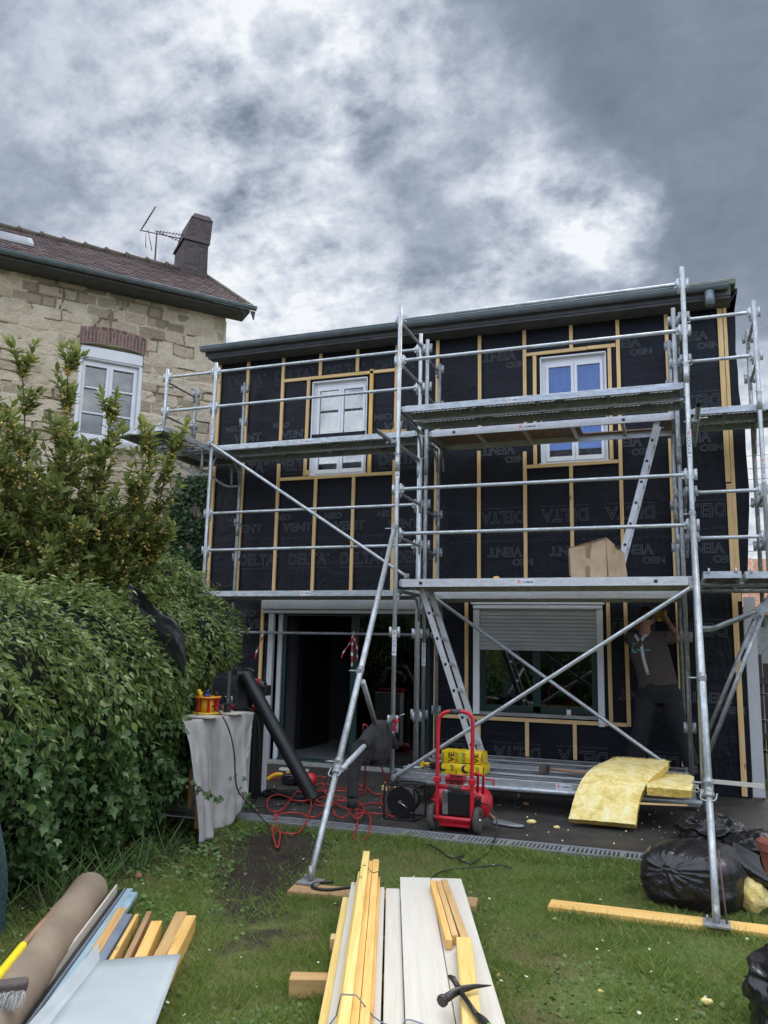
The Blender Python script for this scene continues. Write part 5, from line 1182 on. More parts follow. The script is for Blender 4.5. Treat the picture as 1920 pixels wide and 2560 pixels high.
lo_ = ~top_; scatter('foliage', *IVY, P[lo_], nm[lo_], tp[lo_], sz[lo_] * (1 + .5 * (nr.random(lo_.sum()) < .12)), 'ivy', HG)
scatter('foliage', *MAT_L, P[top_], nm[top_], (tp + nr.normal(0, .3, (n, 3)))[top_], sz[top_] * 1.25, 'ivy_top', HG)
# pale shoots standing out of the hedge
sh = MB(); sp = []; sn = []; st_ = []
for k in range(230):
    i = nr.integers(0, n)
    if P[i, 2] < 1.25: continue
    p = Vector(P[i]); dv = (Vector(Nn[i]) + Vector((nr.normal(0, .4), nr.normal(0, .4), .5 + nr.random()))).normalized(); L = .10 + .16 * nr.random()
    q = p + dv * L; sh.path([p - Vector(Nn[i]) * .30, p, p + dv * L * .5 + Vector((0, 0, .01)), q], .0022, 4, caps=False)
    for t in (.55, .75, .9, 1.0):
        for s in (0, 1): sp.append(p + dv * L * t); sn.append((nr.normal(0, .5), nr.normal(0, .5), 1)); st_.append(tuple(dv * .5 + Vector((nr.normal(0, .7), nr.normal(0, .7), .1))))
core_mb.add(sh.v, sh.f, 1, smooth=True); core_mb.build('shade_core', ['ivy_core', 'ivy_top'], HG); scatter('young_leaves', *MAT_L, sp, sn, st_, .035 + .025 * nr.random(len(sp)), 'ivy_top', HG)
# trailing stems at the hedge foot and over the dust sheet
tp_ = []
for pts in ([(2.02, -4.75, .75), (2.16, -4.6, .55), (2.28, -4.45, .42), (2.36, -4.3, .33)], [(1.95, -3.95, .75), (2.0, -3.8, .5), (2.06, -3.62, .36), (2.14, -3.5, .22), (2.2, -3.5, .12)], [(1.88, -4.0, .55), (2.02, -3.75, .42), (2.1, -3.6, .40)], [(2.22, -6.3, .72), (2.3, -6.2, .45), (2.36, -6.1, .2)], [(1.9, -3.9, .95), (1.96, -3.7, .85), (1.98, -3.6, .66), (2.0, -3.55, .5)]):
    q = bez(pts, 6); mb = MB(); mb.path(q, .003, 5); mb.build('trailing_stem', 'bark', HG)
    for a in q[::1]: tp_ += [a + Vector((nr.normal(0, .02), nr.normal(0, .02), nr.normal(0, .015))) for _ in (0, 1)]
k = len(tp_); scatter('trailing_leaves', *IVY, tp_, np.stack([nr.normal(.5, .5, k), nr.normal(-.6, .5, k), nr.normal(.6, .4, k)], 1), np.stack([nr.normal(.2, .6, k), nr.normal(-.2, .6, k), nr.normal(-.5, .5, k)], 1), .035 + .03 * nr.random(k), 'ivy', HG)
# bay laurel in bloom
LT = thing('laurel_tree', 'tall bay laurel with small yellow blossom rising behind the ivy hedge', 'tree', (.45, -4.0, 0))
mb = MB(); tips = []; r4 = random.Random(21)
def grow(p, d, L, r, lev, lean):
    q = p; pts = [p]; k = 5
    for i in range(k):
        d = (d + Vector((r4.uniform(-.13, .13), r4.uniform(-.13, .13), .10))).normalized(); q = q + d * (L / k); pts.append(q)
    mb.path(pts, r, 6, r2=r * .45, caps=False)
    if lev == 0:
        tips.append(pts); return
    for i in range(2, k + 1):
        for s in range(2 if lev == 2 else 2):
            a = r4.uniform(0, 6.28); dd = (d * .75 + Vector((math.cos(a), math.sin(a), .25)) * .75).normalized()
            grow(pts[i], dd, L * r4.uniform(.36, .58), r * .5, lev - 1, lean)
    tips.append(pts[2:])
B0 = Vector((.45, -4.0, 0))
for q, L, r_ in (((.62, -4.55, 0), 0, 0),): pass
for tgt, base in (((.75, -4.66, 4.02), (.55, -4.2, .3)), ((.38, -4.82, 3.95), (.4, -4.2, .3)), ((1.14, -4.5, 3.55), (.6, -4.1, .3)), ((1.46, -4.32, 3.25), (.65, -4.0, .3)), ((1.62, -4.22, 3.30), (.8, -3.9, .3)), ((.05, -4.7, 3.55), (.3, -4.1, .3)), ((.25, -5.15, 3.3), (.3, -4.4, .3)), ((1.12, -4.62, 3.1), (.6, -4.3, .3)), ((.72, -5.1, 3.15), (.5, -4.6, .3)), ((-.2, -5.0, 3.2), (.2, -4.5, .3)),
                  ((1.45, -4.5, 2.8), (.7, -4.3, .3)), ((.35, -5.45, 2.85), (.3, -4.6, .4)), ((.95, -5.0, 2.7), (.6, -4.6, .4)), ((.7, -5.3, 2.45), (.5, -4.9, .4)), ((1.2, -4.9, 2.35), (.8, -4.7, .5)), ((.0, -5.6, 2.5), (.1, -5.0, .4)), ((.6, -4.5, 3.3), (.4, -4.1, .3)), ((.95, -4.75, 3.2), (.5, -4.3, .3)), ((.5, -5.0, 2.9), (.4, -4.5, .3)), ((1.3, -4.6, 2.5), (.8, -4.4, .3)), ((.15, -5.3, 2.9), (.2, -4.7, .3))):
    a, b = Vector(base), Vector(tgt); mid = a.lerp(b, .5) + Vector((0, 0, .15)); pts = bez([a, a.lerp(mid, .5) + Vector((.02, 0, .08)), mid, b], 5)
    mb.path(pts, .026, 7, r2=.005, caps=False); tips.append(pts[-4:])
    for i in range(5, len(pts)):
        for s in range(5):
            an_ = r4.uniform(0, 6.28); d = ((pts[i] - pts[i - 1]).normalized() * .9 + Vector((math.cos(an_), math.sin(an_), .2)) * .6).normalized()
            t = i / len(pts); L = (.66 - .42 * t) * r4.uniform(.45, 1.25)
            grow(pts[i], d, L, .007, 1 if t < .72 else 0, 0)
mb.build('trunk', 'bark', LT)
LAU = ([(0, 0, 0), (-.15, .28, .05), (.15, .28, .05), (-.17, .58, .05), (.17, .58, .05), (0, 1.0, -.02), (0, .3, 0), (0, .6, 0)], [(0, 6, 1), (0, 2, 6), (1, 6, 7, 3), (6, 2, 4, 7), (3, 7, 5), (7, 4, 5)])
lp = []; lt = []; ln = []; fp = []
for pts in tips:
    for i in range(1, len(pts)):
        a, b = pts[i - 1], pts[i]; d = (b - a).normalized()
        for s in range(4):
            q = a.lerp(b, r4.random()); an_ = r4.uniform(0, 6.28); o = Vector((math.cos(an_), math.sin(an_), r4.uniform(-.1, .5)))
            lp.append(q); lt.append(o * r4.uniform(.6, 1.3) + d * r4.uniform(.3, .9)); ln.append(d * .6 - o * .5 + Vector((r4.uniform(-.3, .3), r4.uniform(-.3, .3), .6)))
        if r4.random() < .34:
            for s in range(r4.randint(3, 7)): fp.append(a + Vector((r4.gauss(0, .016), r4.gauss(0, .016), r4.gauss(0, .018))))
    for s in range(4): d = (pts[-1] - pts[-2]).normalized(); lp.append(pts[-1]); lt.append(d + Vector((r4.gauss(0, .35), r4.gauss(0, .35), 0))); ln.append((r4.gauss(0, 1), r4.gauss(0, 1), .5))
scatter('crown', *LAU, lp, ln, lt, .068 + .060 * nr.random(len(lp)), 'laurel', LT)
BL = ([(-1, 0, 0), (0, -1, 0), (1, 0, 0), (0, 1, 0), (0, 0, 1), (0, 0, -1)], [(0, 1, 4), (1, 2, 4), (2, 3, 4), (3, 0, 4), (1, 0, 5), (2, 1, 5), (3, 2, 5), (0, 3, 5)])
scatter('blossom', *BL, fp, nr.normal(0, 1, (len(fp), 3)), nr.normal(0, 1, (len(fp), 3)), .010 + .010 * nr.random(len(fp)), 'laurel_fl', LT)
# ivy climbing the stone house
WI = thing('wall_ivy', 'dark ivy climbing the stone house wall beside the scaffold', 'climbing plant', S(1.3, .05, 0))
wp = []; r5 = random.Random(8)
edge = [(.35, 3.2), (.55, 3.7), (.75, 3.95), (.95, 3.75), (1.12, 4.1), (1.25, 4.62), (1.36, 4.5), (1.5, 4.66), (1.66, 4.75), (1.82, 4.8), (1.98, 4.72)]
def etop(l):
    for (a, b), (c, d_) in zip(edge, edge[1:]):
        if a <= l <= c: return b + (d_ - b) * (l - a) / (c - a)
    return -1
while len(wp) < 6500:
    l = r5.uniform(.2, 2.02); z = r5.uniform(1.0, 4.85); e = etop(l) if l > .35 else 3.0
    hole = math.sin(l * 9 + z * 3) * math.sin(z * 4.3 - l * 2)
    if z < e + r5.gauss(0, .05) and not (hole > .62 and z > 3.3): wp.append(S(l, .03 + r5.random() * .10, z))
k = len(wp); nb = np.tile(np.array(SN), (k, 1)); scatter('foliage', *IVY, wp, nb + nr.normal(0, .45, (k, 3)) + np.array([0, 0, .35]), np.array([0, 0, -1.0]) + nr.normal(0, .5, (k, 3)), .055 + .04 * nr.random(k), 'ivy_d', WI)
mb = MB()
for k in range(9):
    l = .8 + k * .14; mb.path(bez([S(l, .02, 1.5), S(l + r5.uniform(-.1, .1), .02, 2.5), S(l + r5.uniform(-.15, .15), .02, 3.4), S(l + .05, .02, etop(min(l + .05, 1.97)) - .1)], 5), .008, 5)
mb.build('stem', 'bark', WI)
# green shade net over the fence at the far left
FN = thing('net_fence', 'green shade net fence beside the ivy at the far left', 'fence', (2.1, -6.9, ZL))
mb = MB(); mb.grid(lambda u, v: (2.36 + .06 * (1 - u) + .02 * math.sin(v * 9 + u * 30) + .05 * (1 - v), -7.9 + 1.36 * u - .16 * v * u, ZL + v * (1.0 + .06 * math.sin(u * 9))), 50, 24); mb.build('net', 'net', FN)
for y in (-7.6, -6.42):
    mb = MB(); mb.tube((2.0, y, ZL), (2.0, y, 1.1), .02, 8); mb.build('post', 'steelgreen', FN)
# ------------------------------------------------------------------ helpers for soft shapes
def soft(mb, name, mat, parent=None, voxel=.012, it=4, fac=.5, loc=None):
    """fuse overlapping pieces into one continuous skin"""
    o = mb.build('tmp', mat); r_ = o.modifiers.new('r', 'REMESH'); r_.mode = 'VOXEL'; r_.voxel_size = voxel
    s_ = o.modifiers.new('s', 'SMOOTH'); s_.iterations = it; s_.factor = fac
    dg = bpy.context.evaluated_depsgraph_get(); dg.update(); me = bpy.data.meshes.new_from_object(o.evaluated_get(dg))
    v = np.array([p.co[:] for p in me.vertices]) + np.array(o.location); f = [tuple(p.vertices) for p in me.polygons]
    old = o.data; bpy.data.objects.remove(o); bpy.data.meshes.remove(old); bpy.data.meshes.remove(me)
    m_ = MB(); m_.add([tuple(p) for p in v], f, smooth=True); return m_.build(name, mat, parent, loc=loc)
def sheetob(fn, nu, nv, name, mat, parent=None, thick=.004):
    mb = MB(); mb.grid(fn, nu, nv); o = mb.build(name, mat, parent)
    s_ = o.modifiers.new('thick', 'SOLIDIFY'); s_.thickness = thick; s_.offset = 0; return o
def nz(x, y=0., z=0.):
    from mathutils import noise as _n
    return _n.noise((x, y, z))
# ------------------------------------------------------------------ boards stacked on the lawn in front
def gbeam(name, mat, label, cat, a, b, wd, z0, z1, group=None, bevel=.002):
    """board lying on the lawn frame from (u, w) a to b"""
    zc = (z0 + z1) / 2; mb = MB(); mb.beam(G(a[0], a[1], zc), G(b[0], b[1], zc), wd, z1 - z0)
    return tag(mb.build(name, mat, bevel=bevel), label, cat, group)
g1 = 'boards stacked in the middle of the lawn'
gbeam('wooden_skid', 'raw', 'near timber skid sticking out left under the stacked white boards', 'timber', (-.445, 4.12), (.50, 4.12), .09, ZL, .05, g1, .004)
gbeam('wooden_skid', 'batten', 'far timber skid sticking out left under the stacked white boards', 'timber', (-.295, 4.66), (.42, 4.66), .08, ZL, .05, g1, .004)
gbeam('batten_board', 'batten_y', 'low yellow board lying left below the white boards', 'board', (-.243, 5.215), (-.243, 1.5), .04, .051, .09, g1)
for lab, u0, u1, we, z0, z1 in (('narrow white washed board at the left edge of the stack', -.222, -.152, 5.43, .052, .118), ('white washed board partly under the yellow battens', -.150, -.014, 5.30, .052, .128), ('narrow white washed board right of the dark gap', -.004, .080, 5.285, .052, .126),
                                ('lower white washed board carrying the widest top board', .088, .272, 5.39, .052, .136), ('lower white washed board under the right edge of the stack', .282, .462, 5.39, .052, .134), ('widest clean white washed top board in the middle of the stack', .082, .273, 5.412, .138, .160), ('white washed top board under the short orange battens', .277, .466, 5.416, .136, .158)):
    gbeam('white_board', 'white_board', lab, 'board', ((u0 + u1) / 2, we), ((u0 + u1) / 2, 1.5), u1 - u0, z0, z1, g1)
for lab, a, b, wd, z0, z1, mt in (('left short yellow batten at the bottom of the batten pile', (-.172, 5.52), (-.178, 1.4), .026, .119, .160, 'batten_y'), ('lower orange batten bound beneath the long battens', (-.118, 5.36), (-.118, 1.4), .058, .129, .163, 'batten_o'), ('lower batten at the right of the long batten pile', (-.062, 5.40), (-.062, 1.4), .04, .129, .163, 'batten_o'),
                                  ('orange batten in the middle of the long pile', (-.112, 5.63), (-.1125, 1.4), .034, .165, .200, 'batten_o'), ('orange batten at the right of the long pile', (-.0735, 5.67), (-.0735, 1.4), .038, .165, .200, 'batten_o'), ('pale yellow batten left of the middle one in the pile', (-.1505, 5.60), (-.153, 1.4), .036, .165, .200, 'batten_y'), ('topmost pale yellow batten reaching farthest towards the house', (-.139, 5.72), (-.150, 1.4), .043, .201, .238, 'batten_y')):
    gbeam('batten', mt, lab, 'batten', a, b, wd, z0, z1, g1)
for lab, a, b, wd, mt in (('short batten with swirling grain on the right white board', (.275, 5.18), (.303, 4.175), .033, 'batten_o'), ('middle short batten on the right white board', (.310, 5.182), (.337, 4.24), .031, 'raw'), ('right short orange batten on the right white board', (.345, 5.21), (.382, 4.175), .037, 'raw')):
    gbeam('batten', mt, lab, 'batten', a, b, wd, .160, .205, g1)
gbeam('batten', 'batten_y', 'thick yellow batten under the hammer', 'batten', (.372, 4.165), (.26, 2.1), .072, .160, .222, g1)
mb = MB(); mb.path(bez([G(-.20, 5.36, .12), G(-.185, 5.34, .20), G(-.14, 5.345, .241), G(-.09, 5.33, .203), G(-.052, 5.345, .202), G(-.048, 5.36, .13)], 5), .0022, 5); tag(mb.build('binding_strap', 'black_pl'), 'thin dark strap tied round the far end of the long battens', 'strap')
mb = MB(); mb.path(bez([G(-.36, 3.46, .0), G(-.30, 3.45, .10), G(-.22, 3.42, .13), G(-.185, 3.43, .165)], 5), .003, 5); mb.path(bez([G(-.045, 3.42, .17), G(.0, 3.42, .145), G(.06, 3.38, .15), G(.09, 3.395, .17), G(.16, 3.37, .163)], 5), .003, 5); mb.path([G(-.185, 3.43, .165), G(-.17, 3.43, .241), G(-.11, 3.425, .241), G(-.045, 3.42, .17)], .003, 5)
tag(mb.build('wire', 'slate'), 'thin grey wire crossing the stacked boards near the photographer', 'wire')
# roofing hammer on the thick batten
HM = thing('hammer', 'dark roofing hammer with long pick lying on the yellow batten', 'hammer', tuple(G(.30, 3.45, .225)))
mb = MB(); mb.path([G(.225, 3.40, .24), G(.27, 3.455, .245), G(.30, 3.485, .247), G(.36, 3.525, .245), G(.43, 3.558, .238)], .012, 8, radii=[.019, .017, .016, .010, .002], sx=.8)
mb.path([G(.218, 3.392, .238), G(.228, 3.404, .241)], .023, 8); mb.path([G(.292, 3.48, .255), G(.276, 3.545, .262), G(.262, 3.57, .262), G(.268, 3.59, .258)], .013, 6, radii=[.012, .013, .009, .004]); mb.build('head', 'hammer', HM)
mb = MB(); mb.path([G(.296, 3.47, .246), G(.33, 3.34, .238), G(.345, 3.28, .236)], .012, 8, radii=[.013, .012, .013], sx=.7); mb.build('shaft', 'hammer', HM)
mb = MB(); mb.path([G(.345, 3.28, .236), G(.36, 3.24, .235), G(.375, 3.19, .235), G(.382, 3.165, .235)], .017, 10, radii=[.013, .018, .016, .019]); mb.build('grip', 'black_pl', HM)
mb = MB(); mb.path([G(.376, 3.186, .235), G(.3775, 3.181, .235)], .0182, 10); mb.build('grip_ring', 'green_p', HM)
# ------------------------------------------------------------------ heap of materials at the lower left
g2 = 'materials heaped at the foot of the hedge'
RT = thing('paper_roll', 'thick brown paper roll lying along the foot of the hedge', 'roll', tuple(G(-1.6, 4.2, ZL)), g2)
A_, B_ = G(-1.805, 5.23, .08), G(-1.41, 2.55, .08)
mb = MB(); pts = [A_.lerp(B_, k / 30) for k in range(31)]; mb.path(pts, .108, 26, radii=[.108 + .0025 * math.sin(k * 1.3) + (.004 if k == 0 else 0) for k in range(31)], caps=False); mb.build('outer_sheet', 'paper_roll', RT)
mb = MB(); d_ = (B_ - A_).normalized(); _, a_, b_ = basis(d_)
for k in range(4):
    rr = .107 - k * .025; mb.path([A_ + d_ * .004 + a_ * (math.cos(t) * rr) + b_ * (math.sin(t) * rr) for t in np.linspace(0, 6.283, 28)], .005, 5, caps=False)
mb.build('rolled_end', 'paper_in', RT)
tmp = MB(); tmp.path([A_ + d_ * .03, A_ + d_ * .034], .10, 20); tmp.build('core', 'paper_roll', RT)
BRM = thing('broom', 'long broom handle with yellow sleeve lying on the brown paper roll', 'broom', tuple(G(-1.72, 4.4, .18)), g2)
mb = MB(); p0, p1, p2 = G(-1.86, 5.17, .135), G(-1.672, 4.02, .185), G(-1.47, 2.75, .19); mb.path([p0, p0.lerp(p1, .5), p1], .0165, 10); mb.build('handle', 'handle_wood', BRM)
mb = MB(); mb.path([p1, p1.lerp(p2, .01), p1.lerp(p2, .98), p2], .0195, 12, radii=[.0165, .0195, .0195, .018]); mb.build('handle_sleeve', 'yellow_tape', BRM)
BR2 = thing('hand_brush', 'dark wooden brush with pale bristles resting on the brown paper roll', 'brush', tuple(G(-1.50, 3.45, .19)), g2)
mb = MB(); q0, q1 = G(-1.66, 3.42, .215), G(-1.418, 3.49, .225); mb.beam(q0, q1, .055, .042, up=(.3, 0, 1)); mb.build('block', 'brush', BR2, bevel=.014, segs=3)
bp_ = []; bt = []; dd = (q1 - q0).normalized()
for k in range(900):
    t = rnd.random(); tf = math.floor(t * 6) / 6; bp_.append(q0.lerp(q1, .03 + t * .95) + GA * rnd.uniform(-.03, -.0) + Vector((0, 0, -.012))); bt.append(-GA * .75 + Vector((0, 0, -.55)) + dd * ((t - .5) * .35 + rnd.gauss(0, .06)))
k = len(bp_); scatter('bristles', [(-.02, 0, 0), (.02, 0, 0), (.012, 1, 0)], [(0, 1, 2)], bp_, nr.normal(0, .4, (k, 3)) + np.array([0, -.5, 1]), bt, .075 + .02 * nr.random(k), 'bristle', BR2)
gbeam('trim_strip', 'white_board', 'thin white trim strip standing between the paper roll and blue flashing', 'trim', (-1.683, 5.37), (-1.36, 2.55), .010, ZL, .085, g2, .001)
FL = thing('metal_flashing', 'pale blue folded metal flashing beside the brown paper roll', 'flashing', tuple(G(-1.55, 4.3, ZL)), g2)
def strip(u0, u1, v0, v1, wd, z0, z1, mat, name, par): mb = MB(); mb.beam(G(u0, v0, (z0 + z1) / 2), G(u1, v1, (z0 + z1) / 2), wd, z1 - z0); return mb.build(name, mat, par, bevel=.0015)
strip(-1.662, -1.335, 5.42, 2.5, .026, ZL, .045, 'black_pl', 'dark_strip', FL); strip(-1.637, -1.312, 5.40, 2.5, .006, .03, .062, 'slate', 'raised_edge', FL)
strip(-1.618, -1.287, 5.44, 2.5, .034, .02, .046, 'blue_metal', 'channel', FL); strip(-1.596, -1.266, 5.41, 2.5, .008, .02, .03, 'slate', 'groove', FL); strip(-1.568, -1.232, 5.36, 2.5, .046, .02, .048, 'blue_film', 'film_channel', FL)
gbeam('timber', 'raw', 'long brown timber beside the blue flashing', 'timber', (-1.535, 5.03), (-1.205, 2.5), .052, ZL, .055, g2, .004)
gbeam('slate_strip', 'slate', 'blue grey metal strip poking from under the grey sheet', 'strip', (-1.477, 4.95), (-1.33, 3.7), .058, ZL, .045, g2)
gbeam('batten_offcut', 'batten_o', 'thin yellow offcut beside the blue grey strip', 'offcut', (-1.425, 4.955), (-1.27, 3.7), .022, ZL, .045, g2)
gbeam('batten_offcut', 'oldwood', 'narrow bark streaked stick poking from under the grey sheet', 'offcut', (-1.374, 5.025), (-1.19, 3.7), .03, ZL, .04, g2)
gbeam('batten_offcut', 'batten_o', 'short orange batten end third from the right under the grey sheet', 'offcut', (-1.268, 4.80), (-1.12, 3.7), .058, ZL, .06, g2)
gbeam('batten_offcut', 'raw', 'wide orange batten second from the right under the grey sheet', 'offcut', (-1.168, 4.95), (-1.04, 3.6), .064, ZL, .065, g2)
gbeam('batten_offcut', 'batten_o', 'rightmost orange batten poking from under the grey sheet', 'offcut', (-1.100, 4.89), (-1.0, 3.6), .056, ZL, .065, g2)
mb = MB()
c00, c10, c11, c01 = G(-1.349, 4.125, .088), G(-.990, 4.235, .082), G(-.80, 2.55, .07), G(-1.25, 2.55, .085)
mb.grid(lambda u, v: c00.lerp(c10, u).lerp(c01.lerp(c11, u), v) + Vector((0, 0, .006 * math.sin(v * 5 + u * 2))), 10, 14)
mb.quad(c00, c01, c01 + GB * -.075 + Vector((0, 0, .035)), G(-1.40, 4.24, .125)); o = mb.build('sheet_metal', 'sheet_grey'); s_ = o.modifiers.new('t', 'SOLIDIFY'); s_.thickness = .002
tag(o, 'pale grey sheet with scuffs and a folded edge lying on timber offcuts', 'sheet', g2)
mb = MB(); mb.sphere((2.36, -5.32, ZL + .01), .028, .024, .022, 10, 7, fn=lambda p: 1 + .2 * nz(p.x * 2, p.y * 2, p.z)); tag(mb.build('brick_fragment', 'terracotta'), 'small reddish brick fragment in the grass below the hedge', 'stone')
# ------------------------------------------------------------------ planks under the outriggers
def plank(name, mat, label, p, q, wd, z0, z1):
    mb = MB(); mb.beam((p[0], p[1], (z0 + z1) / 2), (q[0], q[1], (z0 + z1) / 2), wd, z1 - z0); return tag(mb.build(name, mat, bevel=.006), label, 'plank', 'planks under the scaffold feet')
plank('sole_plank', 'oldwood', 'worn brown plank under the foot of the left outrigger', tuple(G(-.63, 5.69, 0))[:2], tuple(G(.57, 5.46, 0))[:2], .19, ZL, .012)
plank('sole_plank', 'batten_o', 'long yellow plank under the foot of the right outrigger', (5.12, -4.86), (6.62, -4.84), .155, ZL, .012)
# ------------------------------------------------------------------ workbench under the dust sheet
WT = thing('work_table', 'trestle work table hidden under a grey dust sheet', 'table', (1.7, -3.6, 0))
mb = MB(); mb.box(1.30, 1.98, -4.28, -3.16, .90, .925); mb.build('table_top', 'raw', WT)
for x in (1.38, 1.90):
    for y in (-3.85, -3.26): mb = MB(); mb.box(x - .03, x + .03, y - .03, y + .03, -.03, .90); mb.build('leg', 'raw', WT)
def cl(u, v):
    y = -4.34 + u * 1.20
    if v < .25: t = v / .25; return (1.42 + (.60) * t - .06 * (1 - u) * 0, y, .930 + .003 * math.sin(y * 30))
    t = (v - .25) / .75; hem = -.015 + .60 * max(0, (u - .50) / .5) ** 1.7
    z = .93 - t * (.93 - hem); sag = t ** .8
    fl = (.055 * math.sin(u * 10.5 + .8 * math.sin(t * 1.7 + 1)) + .018 * math.sin(u * 25 + t * 1.6 + math.sin(u * 7)) + .007 * math.sin(u * 61 + t * 4)) * sag + .020 * abs(nz(u * 3.5 + t * 1.2, t * 1.6, 2)) + .006 * nz(u * 16, t * 7, 2)
    return (2.00 + .20 * sag * (1 - .75 * u) + fl, y + .06 * t * (u - .5) - .12 * t * u * u, z)
o = sheetob(cl, 110, 60, 'dust_sheet', 'cloth_grey', None, .003); tag(o, 'grey dust sheet draped in folds over the work table', 'dust sheet')
mb = MB(); mb.box(1.22, 1.655, -2.55, -2.15, .0, .875); tag(mb.build('white_cabinet', 'cabinet', bevel=.006), 'white cabinet standing behind the draped table', 'cabinet')
mb = MB(); mb.box(1.657, 1.70, -2.55, -2.35, .0, .90); tag(mb.build('black_board', 'black_pl', bevel=.004), 'black board leaning against the right side of the white cabinet', 'board')
for lab, x0, x1, y0, y1 in (('pale board offcut at the left end of the draped table', 1.78, 2.09, -4.06, -3.84), ('pale board offcut in the middle of the draped table', 1.74, 2.07, -3.62, -3.40)):
    mb = MB(); mb.box(x0, x1, y0, y1, .936, .951); tag(mb.build('board_offcut', 'white_board', bevel=.002), lab, 'offcut', 'offcuts on the draped table')
RX, RY = 1.86, -3.76
ER = thing('extension_reel', 'orange extension cable reel lying flat on the draped table', 'cable reel', (RX, RY, .952), None)
for nm_, z, r_ in (('lower_flange', .960, .135), ('upper_flange', 1.10, .125)):
    mb = MB(); mb.tube((RX, RY, z - .007), (RX, RY, z + .007), r_, 24); mb.build(nm_, 'yellow_p' if z < 1 else 'orange_p', ER, bevel=.003)
mb = MB(); mb.tube((RX, RY, .965), (RX, RY, 1.095), .062, 16); mb.build('drum', 'yellow_p', ER)
for a in (0.2, 1.4, 4.4, 5.4): mb = MB(); mb.box(RX + .10 * math.cos(a) - .009, RX + .10 * math.cos(a) + .009, RY + .10 * math.sin(a) - .009, RY + .10 * math.sin(a) + .009, .965, 1.095); mb.build('spacer', 'red', ER)
mb = MB(); mb.tube((RX + .03, RY - .06, 1.108), (RX + .03, RY - .06, 1.128), .03, 12); mb.tube((RX + .03, RY - .06, 1.128), (RX + .035, RY - .05, 1.17), .009, 8); mb.build('plug', 'blue_p', ER)
mb = MB(); mb.tube((RX - .02, RY - .09, 1.108), (RX - .02, RY - .09, 1.15), .018, 10); mb.sphere((RX - .03, RY - .10, 1.15), .022, .018, .025, 8, 6); mb.build('yellow_plug', 'yellow_p', ER)
mb = MB(); mb.tube((RX + .05, RY + .07, 1.108), (RX + .05, RY + .07, 1.145), .016, 10); mb.build('black_plug', 'black_pl', ER)
mb = MB(); mb.tube((1.93, -3.52, .952), (1.93, -3.52, 1.085), .034, 16); mb.tube((1.93, -3.52, 1.085), (1.93, -3.52, 1.09), .031, 16); tag(mb.build('spray_can', 'black_pl', bevel=.004), 'black can standing on the pale offcut of the draped table', 'can')
FO = sheetob(lambda u, v: (1.44 + .20 * u - .05 * (v - .5) * u + .02 * v, -2.56 + .10 * math.sin(u * 3.1), .88 + .42 * v), 16, 10, 'foil_sheet', 'membrane_m', None, .004); tag(FO, 'curved dark grey foil offcut standing on the white cabinet', 'foil')
SW = thing('mitre_saw', 'mitre saw with a red guard and bare metal fence behind the foil', 'saw', (1.85, -2.9, .93)); SAW_FROM = Vector((1.85, -2.9, .93))
mb = MB(); mb.box(1.66, 2.06, -3.0, -2.74, .932, .985); mb.build('base', 'red', SW, bevel=.006)
mb = MB(); mb.tube((1.80, -2.92, 1.20), (1.80, -2.86, 1.20), .125, 20); mb.build('blade_guard', 'chrome', SW, bevel=.004)
mb = MB(); mb.tube((1.87, -2.84, 1.24), (2.03, -2.84, 1.19), .05, 12); mb.box(1.98, 2.08, -2.92, -2.78, 1.09, 1.20); mb.build('motor', 'black_pl', SW, bevel=.006)
mb = MB(); mb.beam((1.75, -2.83, .98), (1.84, -2.83, 1.28), .04, .06); mb.path(bez([(1.80, -2.95, 1.33), (1.88, -2.95, 1.37), (1.96, -2.95, 1.34)], 5), .016, 8); mb.build('arm', 'black_pl', SW)
mb = MB(); mb.box(1.93, 1.99, -2.96, -2.90, 1.20, 1.27); mb.build('switch', 'red', SW, bevel=.01)
SW.location = (1.46, -2.32, .877)
mb = MB(); mb.sphere((1.80, -3.34, .975), .05, .04, .035, 10, 7, fn=lambda p: 1 + .35 * nz(p.x * 3, p.y * 3, p.z * 3)); tag(mb.build('crumpled_paper', 'paper_roll'), 'crumpled brown paper on the draped table behind the reel', 'paper')
mb = MB(); mb.path(bez([(1.90, -3.74, 1.02), (2.0, -3.86, 1.02), (2.09, -3.86, .94), (2.15, -3.82, .80), (2.19, -3.80, .62), (2.21, -3.80, .45), (2.23, -3.78, .32), (2.26, -3.70, .22), (2.29, -3.58, .12), (2.36, -3.54, .04), (2.46, -3.57, -.012), (2.55, -3.58, -.02)], 6), .0065, 7); tag(mb.build('power_cable', 'black_pl'), 'black power cable running from the orange reel down the dust sheet', 'cable', 'cables at the draped table')
mb = MB(); mb.path(bez([(1.90, -3.66, 1.02), (1.98, -3.5, 1.03), (2.06, -3.30, .97), (2.10, -3.24, .88), (2.12, -3.22, .74), (2.12, -3.20, .52), (2.11, -3.16, .30), (2.06, -3.1, .14), (1.95, -2.95, .015), (2.1, -2.8, .012), (2.3, -2.6, .012), (2.1, -2.5, .012)], 6), .0065, 7); tag(mb.build('power_cable', 'black_pl'), 'second black cable hanging over the right edge of the dust sheet', 'cable', 'cables at the draped table')
